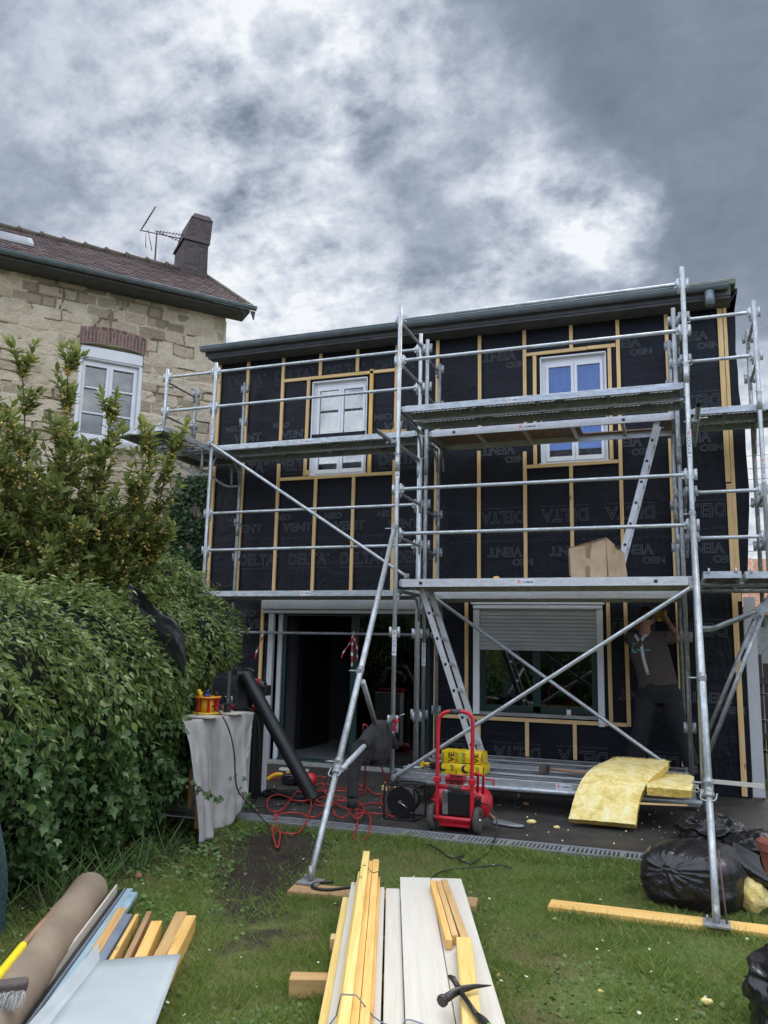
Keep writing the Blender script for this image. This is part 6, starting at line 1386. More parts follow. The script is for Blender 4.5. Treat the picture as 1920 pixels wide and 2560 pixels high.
# black tube leaning from the table to the ground
TB = thing('black_tube', 'long thick black tube leaning from the draped table down to the patio', 'tube', (2.36, -2.45, 0))
p, q = Vector((1.55, -2.56, 1.275)), Vector((2.36, -2.46, .045)); mb = MB(); mb.path([p, q], .072, 20, caps=False); mb.path([p, q], .055, 16, caps=False); mb.build('tube_wall', 'pipe_black', TB)
d_ = (q - p).normalized(); _, a_, b_ = basis(d_); mb = MB()
for e in (p, q):
    ro = [e + a_ * (math.cos(t) * .072) + b_ * (math.sin(t) * .072) for t in np.linspace(0, 6.283, 21)[:-1]]; ri = [e + a_ * (math.cos(t) * .055) + b_ * (math.sin(t) * .055) for t in np.linspace(0, 6.283, 21)[:-1]]
    mb.add(ro + ri, [(i, (i + 1) % 20, 20 + (i + 1) % 20, 20 + i) for i in range(20)])
mb.build('tube_end', 'pipe_black', TB)
# things on the patio by the door
HZ = {'A': [(1.82, -1.02), (1.84, -.97), (1.76, -.92), (1.62, -.95), (1.53, -1.03), (1.51, -1.19)], 'B': [(1.36, -1.09), (1.23, -.97), (1.14, -1.02), (1.13, -1.21), (1.21, -1.41), (1.3, -1.54), (1.36, -1.44), (1.39, -1.25), (1.45, -1.1), (1.53, -1.03)],
      'C': [(2.4, -3.38), (2.41, -3.23), (2.52, -3.16), (2.68, -3.24), (2.74, -3.21), (2.71, -3.0), (2.67, -2.75), (2.63, -2.49), (2.67, -2.37), (2.82, -2.54), (3.02, -2.89), (3.18, -3.29), (3.28, -3.61), (3.36, -3.77)],
      'D': [(2.68, -3.79), (2.79, -3.79), (2.79, -3.63), (2.7, -3.3), (2.53, -2.87), (2.36, -2.53), (2.23, -2.36), (2.05, -2.16), (2.08, -2.31), (2.2, -2.66), (2.31, -3.02), (2.33, -3.21), (2.22, -3.15), (2.07, -2.91), (1.95, -2.63), (1.94, -2.43), (2.06, -2.48), (2.22, -2.62), (2.33, -2.59), (2.31, -2.35), (2.21, -1.96), (2.14, -1.71), (2.0, -1.46)],
      'E': [(2.68, -3.79), (2.57, -3.7), (2.48, -3.58), (2.63, -3.85), (2.88, -4.25), (2.77, -3.99), (2.64, -3.74), (2.46, -3.45), (2.4, -3.38)], 'F': [(1.51, -1.19), (1.7, -1.5), (1.92, -1.51), (2.0, -1.4), (2.14, -1.46), (2.36, -1.59)],
      'F2': [(1.92, -1.51), (2.06, -1.81), (2.19, -1.92), (2.28, -1.84), (2.41, -1.74), (2.49, -1.65), (2.58, -1.57), (2.66, -1.79), (2.68, -2.08)], 'G': [(2.18, -1.8), (2.38, -2.16), (2.55, -2.43), (2.69, -2.6), (2.83, -2.72), (2.9, -2.68), (2.94, -2.71), (3.12, -2.84), (3.27, -2.85)],
      'H': [(2.6, -2.7), (2.48, -2.61), (2.42, -2.5), (2.41, -2.35), (2.49, -2.23), (2.65, -2.28), (2.8, -2.35), (2.96, -2.61), (3.06, -2.82), (3.13, -3.08), (3.11, -3.17), (3.04, -3.04), (3.06, -2.95), (3.14, -2.95), (3.25, -3.14), (3.37, -3.49), (3.42, -3.71)],
      'I': [(2.78, -2.92), (2.92, -3.19), (3.03, -3.27), (3.0, -3.06), (2.9, -2.77), (2.75, -2.52), (2.66, -2.52), (2.69, -2.79), (2.62, -2.86), (2.52, -2.78)], 'J': [(2.88, -2.6), (2.88, -2.39), (2.96, -2.25), (3.06, -2.32)], 'K': [(2.36, -1.59), (2.28, -1.3), (2.5, -1.39), (2.74, -1.75), (2.87, -1.79)]}
mb = MB()
for i, (k, pts) in enumerate(HZ.items()):
    z0 = .012 + .011 * (i % 5); mb.path(bez([(x, y, (z0 if y > -3.45 else ZL + .03) + .004 * math.sin(j)) for j, (x, y) in enumerate(pts)], 7), .0078, 7)
for pts in ([(2.68, -2.08, .03), (2.85, -2.3, .15), (3.03, -2.75, .52), (3.10, -3.0, .80), (3.12, -3.02, .86), (3.16, -2.98, .80), (3.22, -2.9, .55)], [(3.22, -2.9, .55), (3.2, -2.6, .3), (3.18, -2.4, .1), (3.3, -2.45, .03), (3.4, -2.75, .03), (3.33, -2.86, .03), (3.15, -2.51, .03), (3.0, -2.2, .03), (2.87, -1.79, .02)]): mb.path(bez(pts, 7), .0078, 7)
tag(mb.build('air_hose', 'hose_red'), 'long red air hose lying in tangled loops over the patio and drain', 'hose')
mb = MB(); r6 = random.Random(9)
for k in range(9):
    cx, cy = 1.95 + r6.uniform(-.12, .12), -2.1 + r6.uniform(-.15, .15); rx, ry = r6.uniform(.28, .42), r6.uniform(.14, .24)
    mb.path(bez([(cx + rx * math.cos(t) + r6.uniform(-.02, .02), cy + ry * math.sin(t) + r6.uniform(-.02, .02), .012 + .008 * (k % 4)) for t in np.linspace(0, 6.28, 10)[:-1]], 4, True), .007, 6, closed=True)
tag(mb.build('cable_coil', 'black_pl'), 'loose coil of black cable on the patio under the black tube', 'cable')
NG = thing('nail_gun', 'nail gun with a red round head lying behind the black tube', 'nail gun', (1.75, -1.55, 0))
mb = MB(); mb.sphere((1.93, -1.62, .085), .075, .07, .08, 16, 10); mb.build('head', 'red', NG)
mb = MB(); mb.tube((1.55, -1.55, .07), (1.88, -1.6, .08), .055, 12); mb.box(1.58, 1.72, -1.62, -1.48, .01, .12); mb.build('body', 'black_pl', NG, bevel=.01)
mb = MB(); mb.path(bez([(1.36, -1.58, .04), (1.42, -1.55, .085), (1.50, -1.52, .10), (1.55, -1.5, .07)], 5), .022, 8, radii=None, sx=.5); mb.beam((1.52, -1.5, .05), (1.58, -1.46, .13), .04, .03); mb.build('magazine', 'yellow_p', NG)
mb = MB(); mb.box(1.02, 1.42, -.62, -.55, .0, .03); tag(mb.build('batten_offcut', 'white_board', bevel=.002), 'short pale offcut lying in front of the door jamb', 'offcut')
mb = MB(); mb.box(2.72, 2.95, -1.42, -1.34, .0, .05); tag(mb.build('batten_offcut', 'batten', bevel=.002), 'yellow block lying beside the left end of the low planks', 'offcut')
# warning tape on the rail
for lab, x, strips in (('short red and white warning tape knotted to the rail left of the door', .50, ((0, -.10, .33, .02), (.02, -.02, .16, .012))), ('three tailed red and white warning tape knotted to the rail by the door', 1.85, ((0, -.16, .30, .022), (.01, -.02, .40, .03), (.03, .06, .32, .018)))):
    mb = MB(); yr = YB - .03
    mb.path([(x, YB + .026 * math.cos(t), 1.757 + .026 * math.sin(t)) for t in np.linspace(0, 6.28, 12)], .007, 5, m=0)
    for i, (dx, ex, L, wd) in enumerate(strips):
        nseg = 9
        for k in range(nseg):
            t0, t1 = k / nseg, (k + 1) / nseg
            P_ = lambda t, s: (x + dx + ex * t + .012 * math.sin(t * 7 + i * 2) + s * wd * (.5 + .5 * abs(math.cos(t * 4 + i))), yr - .01 * i - .012 * math.sin(t * 9 + i), 1.735 - L * t)
            mb.quad(P_(t0, -.5), P_(t0, .5), P_(t1, .5), P_(t1, -.5), (k + i) % 3 != 0)
    tag(mb.build('warning_tape', ['white_p', 'red']), lab, 'warning tape', 'warning tapes on the rail')
# black hoodie thrown over the stay tube
HD = thing('hoodie', 'black hooded sweatshirt thrown over the stay of the left outrigger', 'sweatshirt', (3.15, -3.05, .1))
T0, T1 = Vector(JL), Vector((3.06, YO, .868)); 
def on(t): return T0.lerp(T1, t)
mb = MB()
mb.path([on(.36) + Vector((0, 0, .02)), on(.5) + Vector((0, 0, .035)), on(.66) + Vector((0, 0, .03)), on(.76) + Vector((.02, 0, .01))], .05, 12, radii=[.055, .07, .075, .05])
for t, dx, dz, r_ in ((.40, -.03, -.15, .07), (.47, -.03, -.20, .075), (.54, .03, -.24, .085), (.61, .05, -.27, .09), (.68, .06, -.26, .085), (.50, .06, -.17, .08), (.72, .04, -.18, .07)):
    a = on(t); mb.path([a + Vector((dx * .3, 0, .03)), a + Vector((dx, -.03, dz * .5)), a + Vector((dx * 1.1, -.03, dz))], r_, 12, radii=[r_ * .9, r_, r_ * .75])
mb.path([on(.40) + Vector((-.02, -.05, .0)), on(.36) + Vector((-.04, -.06, -.16)), on(.34) + Vector((-.04, -.07, -.30)), on(.33) + Vector((-.03, -.07, -.40))], .05, 12, radii=[.066, .060, .054, .047])
mb.path([on(.72) + Vector((.05, 0, -.05)), on(.78) + Vector((.08, 0, -.16)), on(.82) + Vector((.10, .02, -.22))], .045, 10, radii=[.065, .055, .045])
mb.sphere(on(.62) + Vector((.02, .03, .06)), .085, .09, .05, 12, 8)
v0 = [Vector(p) for p in mb.v]
mb.v = [tuple(p + Vector((nz(p.x * 17, p.y * 9, p.z * 9), nz(p.y * 17, p.z * 9, 3), nz(p.z * 14, p.x * 12, 7))) * .022) for p in v0]
hb_ = soft(mb, 'cloth_body', 'hoodie', HD, .011, 3)
mb = MB(); mb.path([on(.33) + Vector((-.03, -.07, -.39)), on(.33) + Vector((-.028, -.07, -.47))], .046, 14); mb.build('cuff', 'hoodie', HD)
mb = MB(); mb.path(bez([on(.60) + Vector((.06, -.03, .04)), on(.63) + Vector((.10, -.05, -.05)), on(.64) + Vector((.11, -.05, -.18))], 5), .004, 5); mb.build('drawstring', 'black_pl', HD)
# blow gun hanging on the front standard
BG = thing('blow_gun', 'red air blow gun hanging from the front scaffold standard', 'blow gun', (3.09, -2.07, .70))
mb = MB(); mb.beam((3.115, -2.07, .835), (3.075, -2.07, .715), .022, .035, up=(0, -1, 0)); mb.beam((3.075, -2.07, .82), (3.135, -2.07, .835), .02, .03); mb.build('body', 'red', BG, bevel=.006)
mb = MB(); mb.path([(3.125, -2.075, .845), (3.155, -2.075, .885), (3.20, -2.075, .90)], .005, 6); mb.build('lever', 'chrome', BG); mb = MB(); mb.path([(3.075, -2.07, .715), (3.065, -2.07, .68)], .008, 8); mb.build('nozzle', 'chrome', BG)
# cable reel in a tube frame
RL = thing('hose_reel', 'black hose reel in a square tube frame standing left of the compressor', 'hose reel', (3.43, -2.75, 0))
def fr_(x0, x1, y, z0, z1):
    mb = MB(); mb.path(bez([(x0, y, z0 + .03), (x0, y, z1 - .03), (x0 + .03, y, z1), (x1 - .03, y, z1), (x1, y, z1 - .03), (x1, y, z0 + .03), (x1 - .03, y, z0), (x0 + .03, y, z0)], 3, True), .0095, 8, closed=True); mb.build('frame', 'black_pl', RL)
fr_(3.285, 3.575, -2.88, .012, .31); fr_(3.31, 3.60, -2.60, .012, .31)
for x in (3.30, 3.58): mb = MB(); mb.tube((x, -2.88, .012), (x + .02, -2.60, .012), .009, 8); mb.build('cross_tube', 'black_pl', RL); mb = MB(); mb.tube((x + .02, -2.88, .31), (x + .02, -2.60, .31), .009, 8); mb.build('cross_tube', 'black_pl', RL)
for y in (-2.855, -2.66): mb = MB(); mb.tube((3.435, y - .006, .165), (3.435, y + .006, .165), .132, 26); mb.build('flange', 'black_pl', RL)
mb = MB()
for k in range(8): mb.path([(3.435 + .105 * math.cos(t), -2.835 + k * .022, .165 + .105 * math.sin(t)) for t in np.linspace(0, 6.283, 25)[:-1]], .0115, 6, closed=True)
mb.build('wound_hose', 'rubber', RL)
mb = MB(); mb.tube((3.435, -2.862, .165), (3.435, -2.89, .165), .014, 10); mb.tube((3.43, -2.888, .168), (3.515, -2.888, .12), .006, 6); mb.build('crank', 'chrome', RL)
mb = MB(); mb.box(3.33, 3.55, -2.868, -2.863, .185, .20); mb.build('flange_bar', 'black_pl', RL)
# ------------------------------------------------------------------ red compressor
CP = thing('compressor', 'red wheeled air compressor with a tall tubular handle on the patio', 'compressor', (4.03, -3.05, 0))
mb = MB(); mb.path(bez([(3.875, -3.14, .08), (3.875, -3.14, .55), (3.878, -3.13, .90), (3.90, -3.13, .985), (3.97, -3.13, 1.025), (4.10, -3.13, 1.03), (4.17, -3.13, 1.005), (4.192, -3.13, .93), (4.19, -3.14, .55), (4.187, -3.14, .08)], 7), .0175, 12); mb.build('handle_frame', 'red', CP)
mb = MB(); mb.tube((3.985, -3.13, 1.028), (4.085, -3.13, 1.030), .0205, 12); mb.build('rubber_grip', 'rubber', CP)
mb = MB(); mb.tube((3.885, -3.145, .375), (4.18, -3.145, .375), .0165, 12); mb.build('cross_bar', 'red', CP)
mb = MB(); mb.tube((3.97, -3.145, .375), (4.10, -3.145, .377), .0185, 12); mb.build('bar_grip', 'rubber', CP)
mb = MB(); mb.tube((3.865, -3.16, .115), (4.19, -3.16, .115), .02, 12); mb.box(3.89, 4.175, -3.15, -2.75, .045, .075); mb.build('chassis', 'red', CP, bevel=.008)
for x in (3.875, 4.19):
    mb = MB(); mb.box(x - .03, x + .03, -3.165, -3.11, .41, .46); mb.build('frame_bracket', 'red', CP, bevel=.004)
mb = MB(); mb.box(3.935, 4.10, -3.10, -2.97, .395, .465, 0); mb.build('control_panel', 'red', CP, bevel=.006)
mb = MB(); mb.box(3.94, 4.15, -3.115, -3.102, .43, .437); mb.tube((4.0, -3.105, .41), (4.0, -3.12, .41), .014, 12); mb.tube((4.06, -3.105, .41), (4.06, -3.12, .41), .014, 12); mb.box(3.98, 4.10, -3.115, -3.10, .465, .475); mb.build('gauges', 'black_pl', CP)
for x, xc in ((3.825, 1), (4.235, -1)):
    w_ = MB(); n_ = 28; prof = [(.042, -.022), (.085, -.026), (.106, -.022), (.112, -.008), (.112, .008), (.106, .022), (.085, .026), (.042, .022)]
    vs = []
    for k in range(n_):
        t = 2 * math.pi * k / n_
        for r_, o_ in prof: vs.append((x + o_, -3.11 + r_ * math.cos(t), .112 + r_ * math.sin(t)))
    m_ = len(prof); w_.add(vs, [(k * m_ + j, ((k + 1) % n_) * m_ + j, ((k + 1) % n_) * m_ + (j + 1) % m_, k * m_ + (j + 1) % m_) for k in range(n_) for j in range(m_)], smooth=True)
    wh = w_.build('wheel', 'rubber', CP)
    h = MB(); h.tube((x - .018, -3.11, .112), (x + .018, -3.11, .112), .046, 18); h.tube((x - .03, -3.11, .112), (x + .03, -3.11, .112), .016, 10); h.build('rim', 'chrome', wh, bevel=.004)
mb = MB(); mb.box(3.955, 4.165, -3.09, -2.80, .125, .335); mb.build('motor_cover', 'black_pl', CP, bevel=.02, segs=3)
mb = MB(); mb.box(3.90, 3.953, -3.06, -2.84, .13, .235, 0)
for k in range(6): mb.box(3.895, 3.952, -3.07, -2.83, .24 + k * .014, .247 + k * .014, 0)
mb.tube((3.905, -3.05, .31), (3.96, -3.05, .33), .02, 10); mb.build('cylinder_head', 'cast', CP)
mb = MB(); tv = []
ax0, ax1 = Vector((3.86, -2.84, .21)), Vector((4.215, -2.90, .225))
d_ = (ax1 - ax0).normalized(); pts = []; rad = []
for k in range(9): t = k / 8; pts.append(ax0 - d_ * .10 * math.cos(t * math.pi / 2)); rad.append(.135 * math.sin(t * math.pi / 2) + .002)
pts += [ax0.lerp(ax1, .5)]; rad += [.137]
for k in range(9): t = k / 8; pts.append(ax1 + d_ * .10 * math.sin(t * math.pi / 2)); rad.append(.135 * math.cos(t * math.pi / 2) + .002)
mb.path(pts, .1, 22, radii=rad); mb.build('air_tank', 'red', CP)
mb = MB()
for x in (4.20, 4.25): mb = MB(); mb.path([(x, -2.98, .32), (x + .005, -2.98, .47), (x - .05, -3.05, .50)], .013, 8); mb.build('stand_tube', 'red', CP)
mb = MB()
mb.path(bez([(4.27, -2.97, .44), (4.33, -2.97, .44), (4.345, -2.97, .42), (4.345, -2.97, .39)], 4), .008, 6); mb.build('hook', 'red', CP); mb = MB(); mb.path(bez([(4.19, -3.13, .33), (4.23, -3.13, .335), (4.245, -3.12, .31), (4.23, -3.12, .28)], 4), .006, 6); mb.build('hook', 'red', CP); mb = MB(); mb.path([(3.78, -3.0, .235), (3.86, -3.02, .225)], .012, 8); mb.build('tank_pipe', 'red', CP)
mb = MB(); mb.box(4.195, 4.245, -3.05, -2.98, .19, .30); mb.build('pressure_switch', 'black_pl', CP, bevel=.006)
mb = MB(); mb.path(bez([(4.22, -3.03, .25), (4.29, -3.06, .245), (4.335, -3.07, .225), (4.39, -3.08, .15), (4.42, -3.2, .04), (4.44, -3.40, .012), (4.46, -3.71, ZL + .03), (4.44, -3.93, ZL + .03), (4.42, -4.09, ZL + .03), (4.30, -4.0, ZL + .03), (4.31, -3.86, ZL + .03), (4.25, -3.98, ZL + .03), (4.16, -3.9, ZL + .03), (3.99, -3.67, ZL + .03), (3.9, -3.62, ZL + .02)], 7), .0062, 7); tag(mb.build('power_cable', 'black_pl'), 'black cable looping from the compressor across the drain into the grass', 'cable')
mb = MB(); mb.path(bez([(4.1, -4.75, ZL + .02), (4.26, -4.6, ZL + .035), (4.28, -4.42, ZL + .035), (4.37, -4.27, ZL + .03), (4.49, -4.18, ZL + .035), (4.64, -4.04, ZL + .03), (4.72, -4.03, ZL + .015)], 7), .0055, 7); tag(mb.build('power_cable', 'black_pl'), 'short black cable half hidden in the lawn beyond the white boards', 'cable')
mb = MB(); mb.path(bez([G(-.10, 5.72, .02), G(-.26, 5.66, .02), G(-.38, 5.60, .022), G(-.47, 5.63, .022), G(-.49, 5.70, .022), G(-.44, 5.76, .022), G(-.36, 5.79, .02)], 7), .010, 8); tag(mb.build('black_hose', 'black_pl'), 'piece of black hose curled on the brown plank at the left outrigger', 'hose')
# yellow packs of mineral wool on the low planks
def pack(label, x0, x1, y0, y1, z0, z1, tl, seed):
    T = thing('wool_pack', label, 'pack', ((x0 + x1) / 2, (y0 + y1) / 2, z0), 'yellow film packs behind the compressor')
    mb = MB(); n1, n2 = 18, 6
    def P_(x, y, z): k = nz(x * 14, y * 9, z * 22 + seed) * .006; return (x + k * .3, y + k, z + k)
    mb.grid(lambda u, v: P_(x0 + (x1 - x0) * u, y0 - .008 * math.sin(math.pi * v), z0 + (z1 - z0) * v), n1, n2); mb.grid(lambda u, v: P_(x1 + .008 * math.sin(math.pi * v), y0 + (y1 - y0) * u, z0 + (z1 - z0) * v), n1, n2)
    mb.grid(lambda u, v: P_(x0 + (x1 - x0) * u, y0 + (y1 - y0) * v, z1 + .006 * math.sin(math.pi * v)), n1, n2); mb.grid(lambda u, v: P_(x0, y1 - (y1 - y0) * u, z0 + (z1 - z0) * v), n1, n2); mb.grid(lambda u, v: P_(x1 - (x1 - x0) * u, y1, z0 + (z1 - z0) * v), n1, n2)
    for nm_, mt, items in tl:
        mi_ = 1 if mt == 'ink' else 2
        for it in items:
            if it[0] == 't': _, s, x, z, wd, L = it; letters(mb, s, (x + wd, y0 - .0135, z), (0, 0, L), (-wd, 0, 0), mi_, bold=.015)
            elif it[0] == 'r': _, x, z, wd, L = it; mb.box(x, x + wd, y0 - .0125, y0 - .0115, z, z + L, mi_)
            else:
                _, x, z, r_ = it; cpts = [(x + r_ * math.cos(t), z + r_ * math.sin(t)) for t in np.linspace(.6, 5.6, 16)]; cin = [(x + .015 + r_ * .72 * math.cos(t), z + .008 + r_ * .72 * math.sin(t)) for t in np.linspace(5.4, .8, 16)]
                mb.add([(a, y0 - .013, b) for a, b in cpts + cin], [(i, i + 1, 30 - i, 31 - i) for i in range(15)], mi_)
    mb.build('film', ['yellow', 'ink', 'green_p'], T)
    return T
X = 3.575
pack('lower yellow film pack on the low plank behind the compressor', X, X + .44, -1.98, -1.70, .317, .420, [('lettering', 'ink', [('t', 'ISO', X + .085 + .02, .35, .034, .055), ('t', 'ISO', X + .375, .335, .03, .055), ('c', X + .02, .385, .045), ('c', X + .26, .375, .042), ('t', 'SAINT', X + .155, .322, .02, .05)]), ('green_stripe', 'green_p', [('r', X + .10, .40, .03, .012), ('r', X + .36, .395, .03, .012)])], 1)
pack('upper yellow film pack on the low plank behind the compressor', X, X + .42, -1.96, -1.72, .428, .540, [('lettering', 'ink', [('t', 'VE', X + .075, .436, .062, .098), ('t', 'SAINT-GO', X + .148, .436, .024, .10), ('t', 'OCONF', X + .225, .432, .028, .104), ('t', 'OCONF', X + .004, .432, .022, .10), ('t', 'VE', X + .345, .436, .045, .098)]), ('green_stripe', 'green_p', [('r', X + .205, .43, .014, .106)]), ('thin_rule', 'ink', [('r', X + .182, .43, .002, .106)])], 4)
DR_ = thing('cordless_drill', 'yellow and black cordless drill lying on the low plank', 'drill', (3.30, -1.62, .317))
mb = MB(); mb.box(3.265, 3.30, -1.72, -1.62, .318, .385); mb.box(3.30, 3.37, -1.70, -1.64, .345, .375); mb.build('body', 'yellow_p', DR_, bevel=.008)
mb = MB(); mb.box(3.37, 3.43, -1.72, -1.61, .32, .38); mb.box(3.298, 3.35, -1.69, -1.63, .372, .39); mb.tube((3.30, -1.62, .36), (3.33, -1.56, .36), .022, 10); mb.build('battery_grip', 'black_pl', DR_, bevel=.006)
ML = thing('club_hammer', 'rusty club hammer lying on the low planks under the window', 'hammer', (4.6, -1.47, .317))
mb = MB(); mb.path([(4.54, -1.53, .365), (4.55, -1.40, .365)], .042, 10); mb.build('head', 'bark', ML); mb = MB(); mb.box(4.565, 4.60, -1.50, -1.43, .33, .40); mb.build('steel_band', 'hammer', ML); mb = MB(); mb.path([(4.60, -1.465, .365), (5.05, -1.49, .345)], .014, 8); mb.build('handle', 'handle_wood', ML)
# two slabs of mineral wool over the edge of the planks
def slab(label, prof, xl, xr, th, seed, name='wool_slab'):
    """prof: (y, z of the top) along the slab, xl/xr left and right edge at each"""
    T = thing(name, label, 'insulation slab', (sum(xl) / len(xl), prof[-1][0], min(p[1] for p in prof)), 'mineral wool slabs on the low planks')
    pc = bez([(xl[i], prof[i][0], prof[i][1]) for i in range(len(prof))], 8); pr_ = bez([(xr[i], prof[i][0], prof[i][1]) for i in range(len(prof))], 8); n_ = len(pc); k_ = 26
    top = []; bot = []
    for i in range(n_):
        t = (pc[min(i + 1, n_ - 1)] - pc[max(i - 1, 0)]).normalized(); nrm = t.cross(Vector((1, 0, 0))); nrm = nrm if nrm.z > 0 or (abs(nrm.z) < .3 and nrm.y < 0) else -nrm
        for j in range(k_ + 1):
            p = pc[i].lerp(pr_[i], j / k_); e = min(j, k_ - j) / 2.0; e = 1 if e > 1 else e
            bp2 = nz(p.x * 16, p.y * 16, seed) * .007 + nz(p.x * 45, p.y * 45, p.z * 30 + seed) * .004
            jag = Vector((nz(p.y * 60, p.z * 50, seed) * .006 * (1 - e), nz(p.x * 60, 5, seed) * (.008 if i in (0, n_ - 1) else 0), 0))
            top.append(p + nrm * (bp2 - .006 * (1 - e)) + jag); bot.append(p - nrm * th + jag)
    W_ = k_ + 1; mb = MB()
    mb.add(top, [(i * W_ + j, (i + 1) * W_ + j, (i + 1) * W_ + j + 1, i * W_ + j + 1) for i in range(n_ - 1) for j in range(k_)], 0, smooth=True)
    mb.add(bot, [(i * W_ + j, i * W_ + j + 1, (i + 1) * W_ + j + 1, (i + 1) * W_ + j) for i in range(n_ - 1) for j in range(k_)], 0, smooth=True)
    def side(idx):
        a = [top[i] for i in idx]; b = [bot[i] for i in idx]; m_ = 4; vs = []
        for p, q in zip(a, b):
            for s in range(m_ + 1): c = p.lerp(q, s / m_); vs.append(c + Vector((nz(c.x * 40, c.y * 40, c.z * 40) * .005, nz(c.x * 40 + 9, c.y * 40, c.z * 40) * .005, 0)))
        mb.add(vs, [(i * (m_ + 1) + s, (i + 1) * (m_ + 1) + s, (i + 1) * (m_ + 1) + s + 1, i * (m_ + 1) + s + 1) for i in range(len(idx) - 1) for s in range(m_)], 1, smooth=False)
    side([j for j in range(W_)]); side([(n_ - 1) * W_ + j for j in range(W_)]); side([i * W_ for i in range(n_)]); side([i * W_ + k_ for i in range(n_)])
    mb.build('wool', ['wool', 'wool_edge'], T)
    fb = []; ft = []
    for i in range(n_):
        for j in range(0, k_ + 1):
            edge = i in (0, n_ - 1) or j in (0, k_)
            for _ in range(7 if edge else 2):
                p = top[i].lerp(bot[i], nr.random()) if edge else top[i]; p = p + Vector((nr.normal(0, .01), nr.normal(0, .01), 0)) * (0 if edge else 1)
                o_ = Vector(((-1 if j == 0 else 1 if j == k_ else 0), (1 if i == 0 else -1 if i == n_ - 1 else 0), 0 if edge else 1)); fb.append(p); ft.append(o_ * .7 + Vector((nr.normal(0, .6), nr.normal(0, .6), nr.normal(0, .5))))
    k2 = len(fb); scatter('loose_fibres', [(-.06, 0, 0), (.06, 0, 0), (.03, 1, .2)], [(0, 1, 2)], fb, nr.normal(0, 1, (k2, 3)), ft, .008 + .014 * nr.random(k2), 'wool', T)
slab('square cut yellow mineral wool slab lying flat at the right end of the planks', [(-1.42, .392), (-1.8, .392), (-2.14, .39), (-2.28, .375)], [5.60, 5.60, 5.605, 5.61], [6.02, 6.01, 6.0, 5.985], .072, 3)
slab('bent yellow mineral wool slab drooping over the front edge of the planks', [(-1.18, .49), (-1.45, .482), (-1.75, .468), (-2.02, .425), (-2.22, .32), (-2.36, .19), (-2.46, .075)], [5.235, 5.17, 5.10, 5.04, 4.985, 4.95, 4.925], [5.785, 5.77, 5.72, 5.64, 5.565, 5.53, 5.515], .068, 8)
mb = MB(); mb.beam((5.5, -2.28, .225), (5.95, -2.22, .235), .05, .012); tag(mb.build('thin_batten', 'batten', bevel=.001), 'thin yellow batten sticking out below the square wool slab', 'batten')
# spade and scraps on the patio
SP = thing('spade', 'pointed spade lying on the dark patio right of the compressor', 'spade', (4.4, -2.65, 0))
mb = MB(); mb.path([(4.10, -2.22, .03), (4.30, -2.62, .03)], .014, 8); mb.build('handle', 'handle_wood', SP)
sheetob(lambda u, v: (4.28 + .30 * u - .02 * v, -2.60 - .13 * u - (.075 * (1 - u ** 3) + .001) * (2 * v - 1), .012 + .03 * math.sin(math.pi * v) * (1 - .3 * u)), 12, 6, 'blade', 'blade', SP, .003)
for i, (lab, x, y, z, s, mt) in enumerate((('largest yellow wool scrap on the patio right of the spade', 4.585, -2.46, .015, .045, 'wool'), ('pale wool scrap on the patio below the drooping slab', 4.835, -2.58, .012, .03, 'wool'), ('brown leaf scrap on the patio under the low planks', 4.37, -1.55, .01, .035, 'raw'), ('pale wool scrap on the patio beyond the reel', 3.05, -1.25, .01, .018, 'wool'), ('long pale wool tuft in the grass near the black bags', 5.55, -6.05, ZL + .012, .018, 'wool'), ('pale wool tuft in the grass beside the corner bag', 6.02, -5.98, ZL + .012, .032, 'wool'), ('small pale tuft in the grass at the right of the boards', 5.05, -6.05, ZL + .01, .013, 'wool'), ('pale scrap in the grass beside the long yellow plank', 5.18, -5.05, ZL + .01, .014, 'wool'))):
    mb = MB(); mb.sphere((x, y, z), s, s * .7, s * .45, 12, 8, fn=lambda p: 1 + .45 * nz(p.x * 2.2 + i, p.y * 2.2, p.z * 2.2)); tag(mb.build('wool_scrap', mt), lab, 'scrap', 'scraps dropped on the ground')
n = 160; px = 1.4 + nr.random(n) * 4.8; py = -3.1 + nr.random(n) * 2.3
tag(scatter('debris', *BL, np.stack([px, py, np.full(n, .004)], 1), nr.normal(0, .3, (n, 3)) + np.array([0, 0, 1]), nr.normal(0, 1, (n, 3)), .004 + .009 * nr.random(n) ** 2, 'wool', loc=(3.8, -2, 0)), label='tiny pale crumbs of wool scattered over the dark patio', cat='crumbs', kind='stuff')
# cardboard box on the first deck
BX = thing('cardboard_box', 'crumpled brown cardboard box on the aluminium deck in front of the upper ladder', 'box', (5.15, -1.75, PZ1 + .05))
zb = PZ1 + .048
def quadgrid(mb, a, b, c, d_, n_, m_, mat, amp=.008, seed=0):
    a, b, c, d_ = map(Vector, (a, b, c, d_)); nrm = (b - a).cross(d_ - a).normalized()
    mb.grid(lambda u, v: a.lerp(b, u).lerp(d_.lerp(c, u), v) + nrm * (amp * (nz(u * 2.6, v * 2.6, seed) + .5 * nz(u * 6, v * 6, seed + 4)) * math.sin(math.pi * min(u, 1) * .98 + .03) ** .5), n_, m_, mat)
Lf, Cf, Rb, Bk = (4.895, -1.72), (5.285, -1.93), (5.455, -1.60), (5.06, -1.40); zl, zc_, zr_, zk = 2.655, 2.725, 2.60, 2.66
mb = MB(); quadgrid(mb, (*Lf, zb), (*Cf, zb), (Cf[0] - .01, Cf[1], zc_), (Lf[0] - .015, Lf[1], zl), 20, 14, 0, .012, 1); quadgrid(mb, (*Cf, zb), (*Rb, zb), (Rb[0] - .03, Rb[1], zr_), (Cf[0] - .01, Cf[1], zc_), 14, 14, 0, .02, 5)
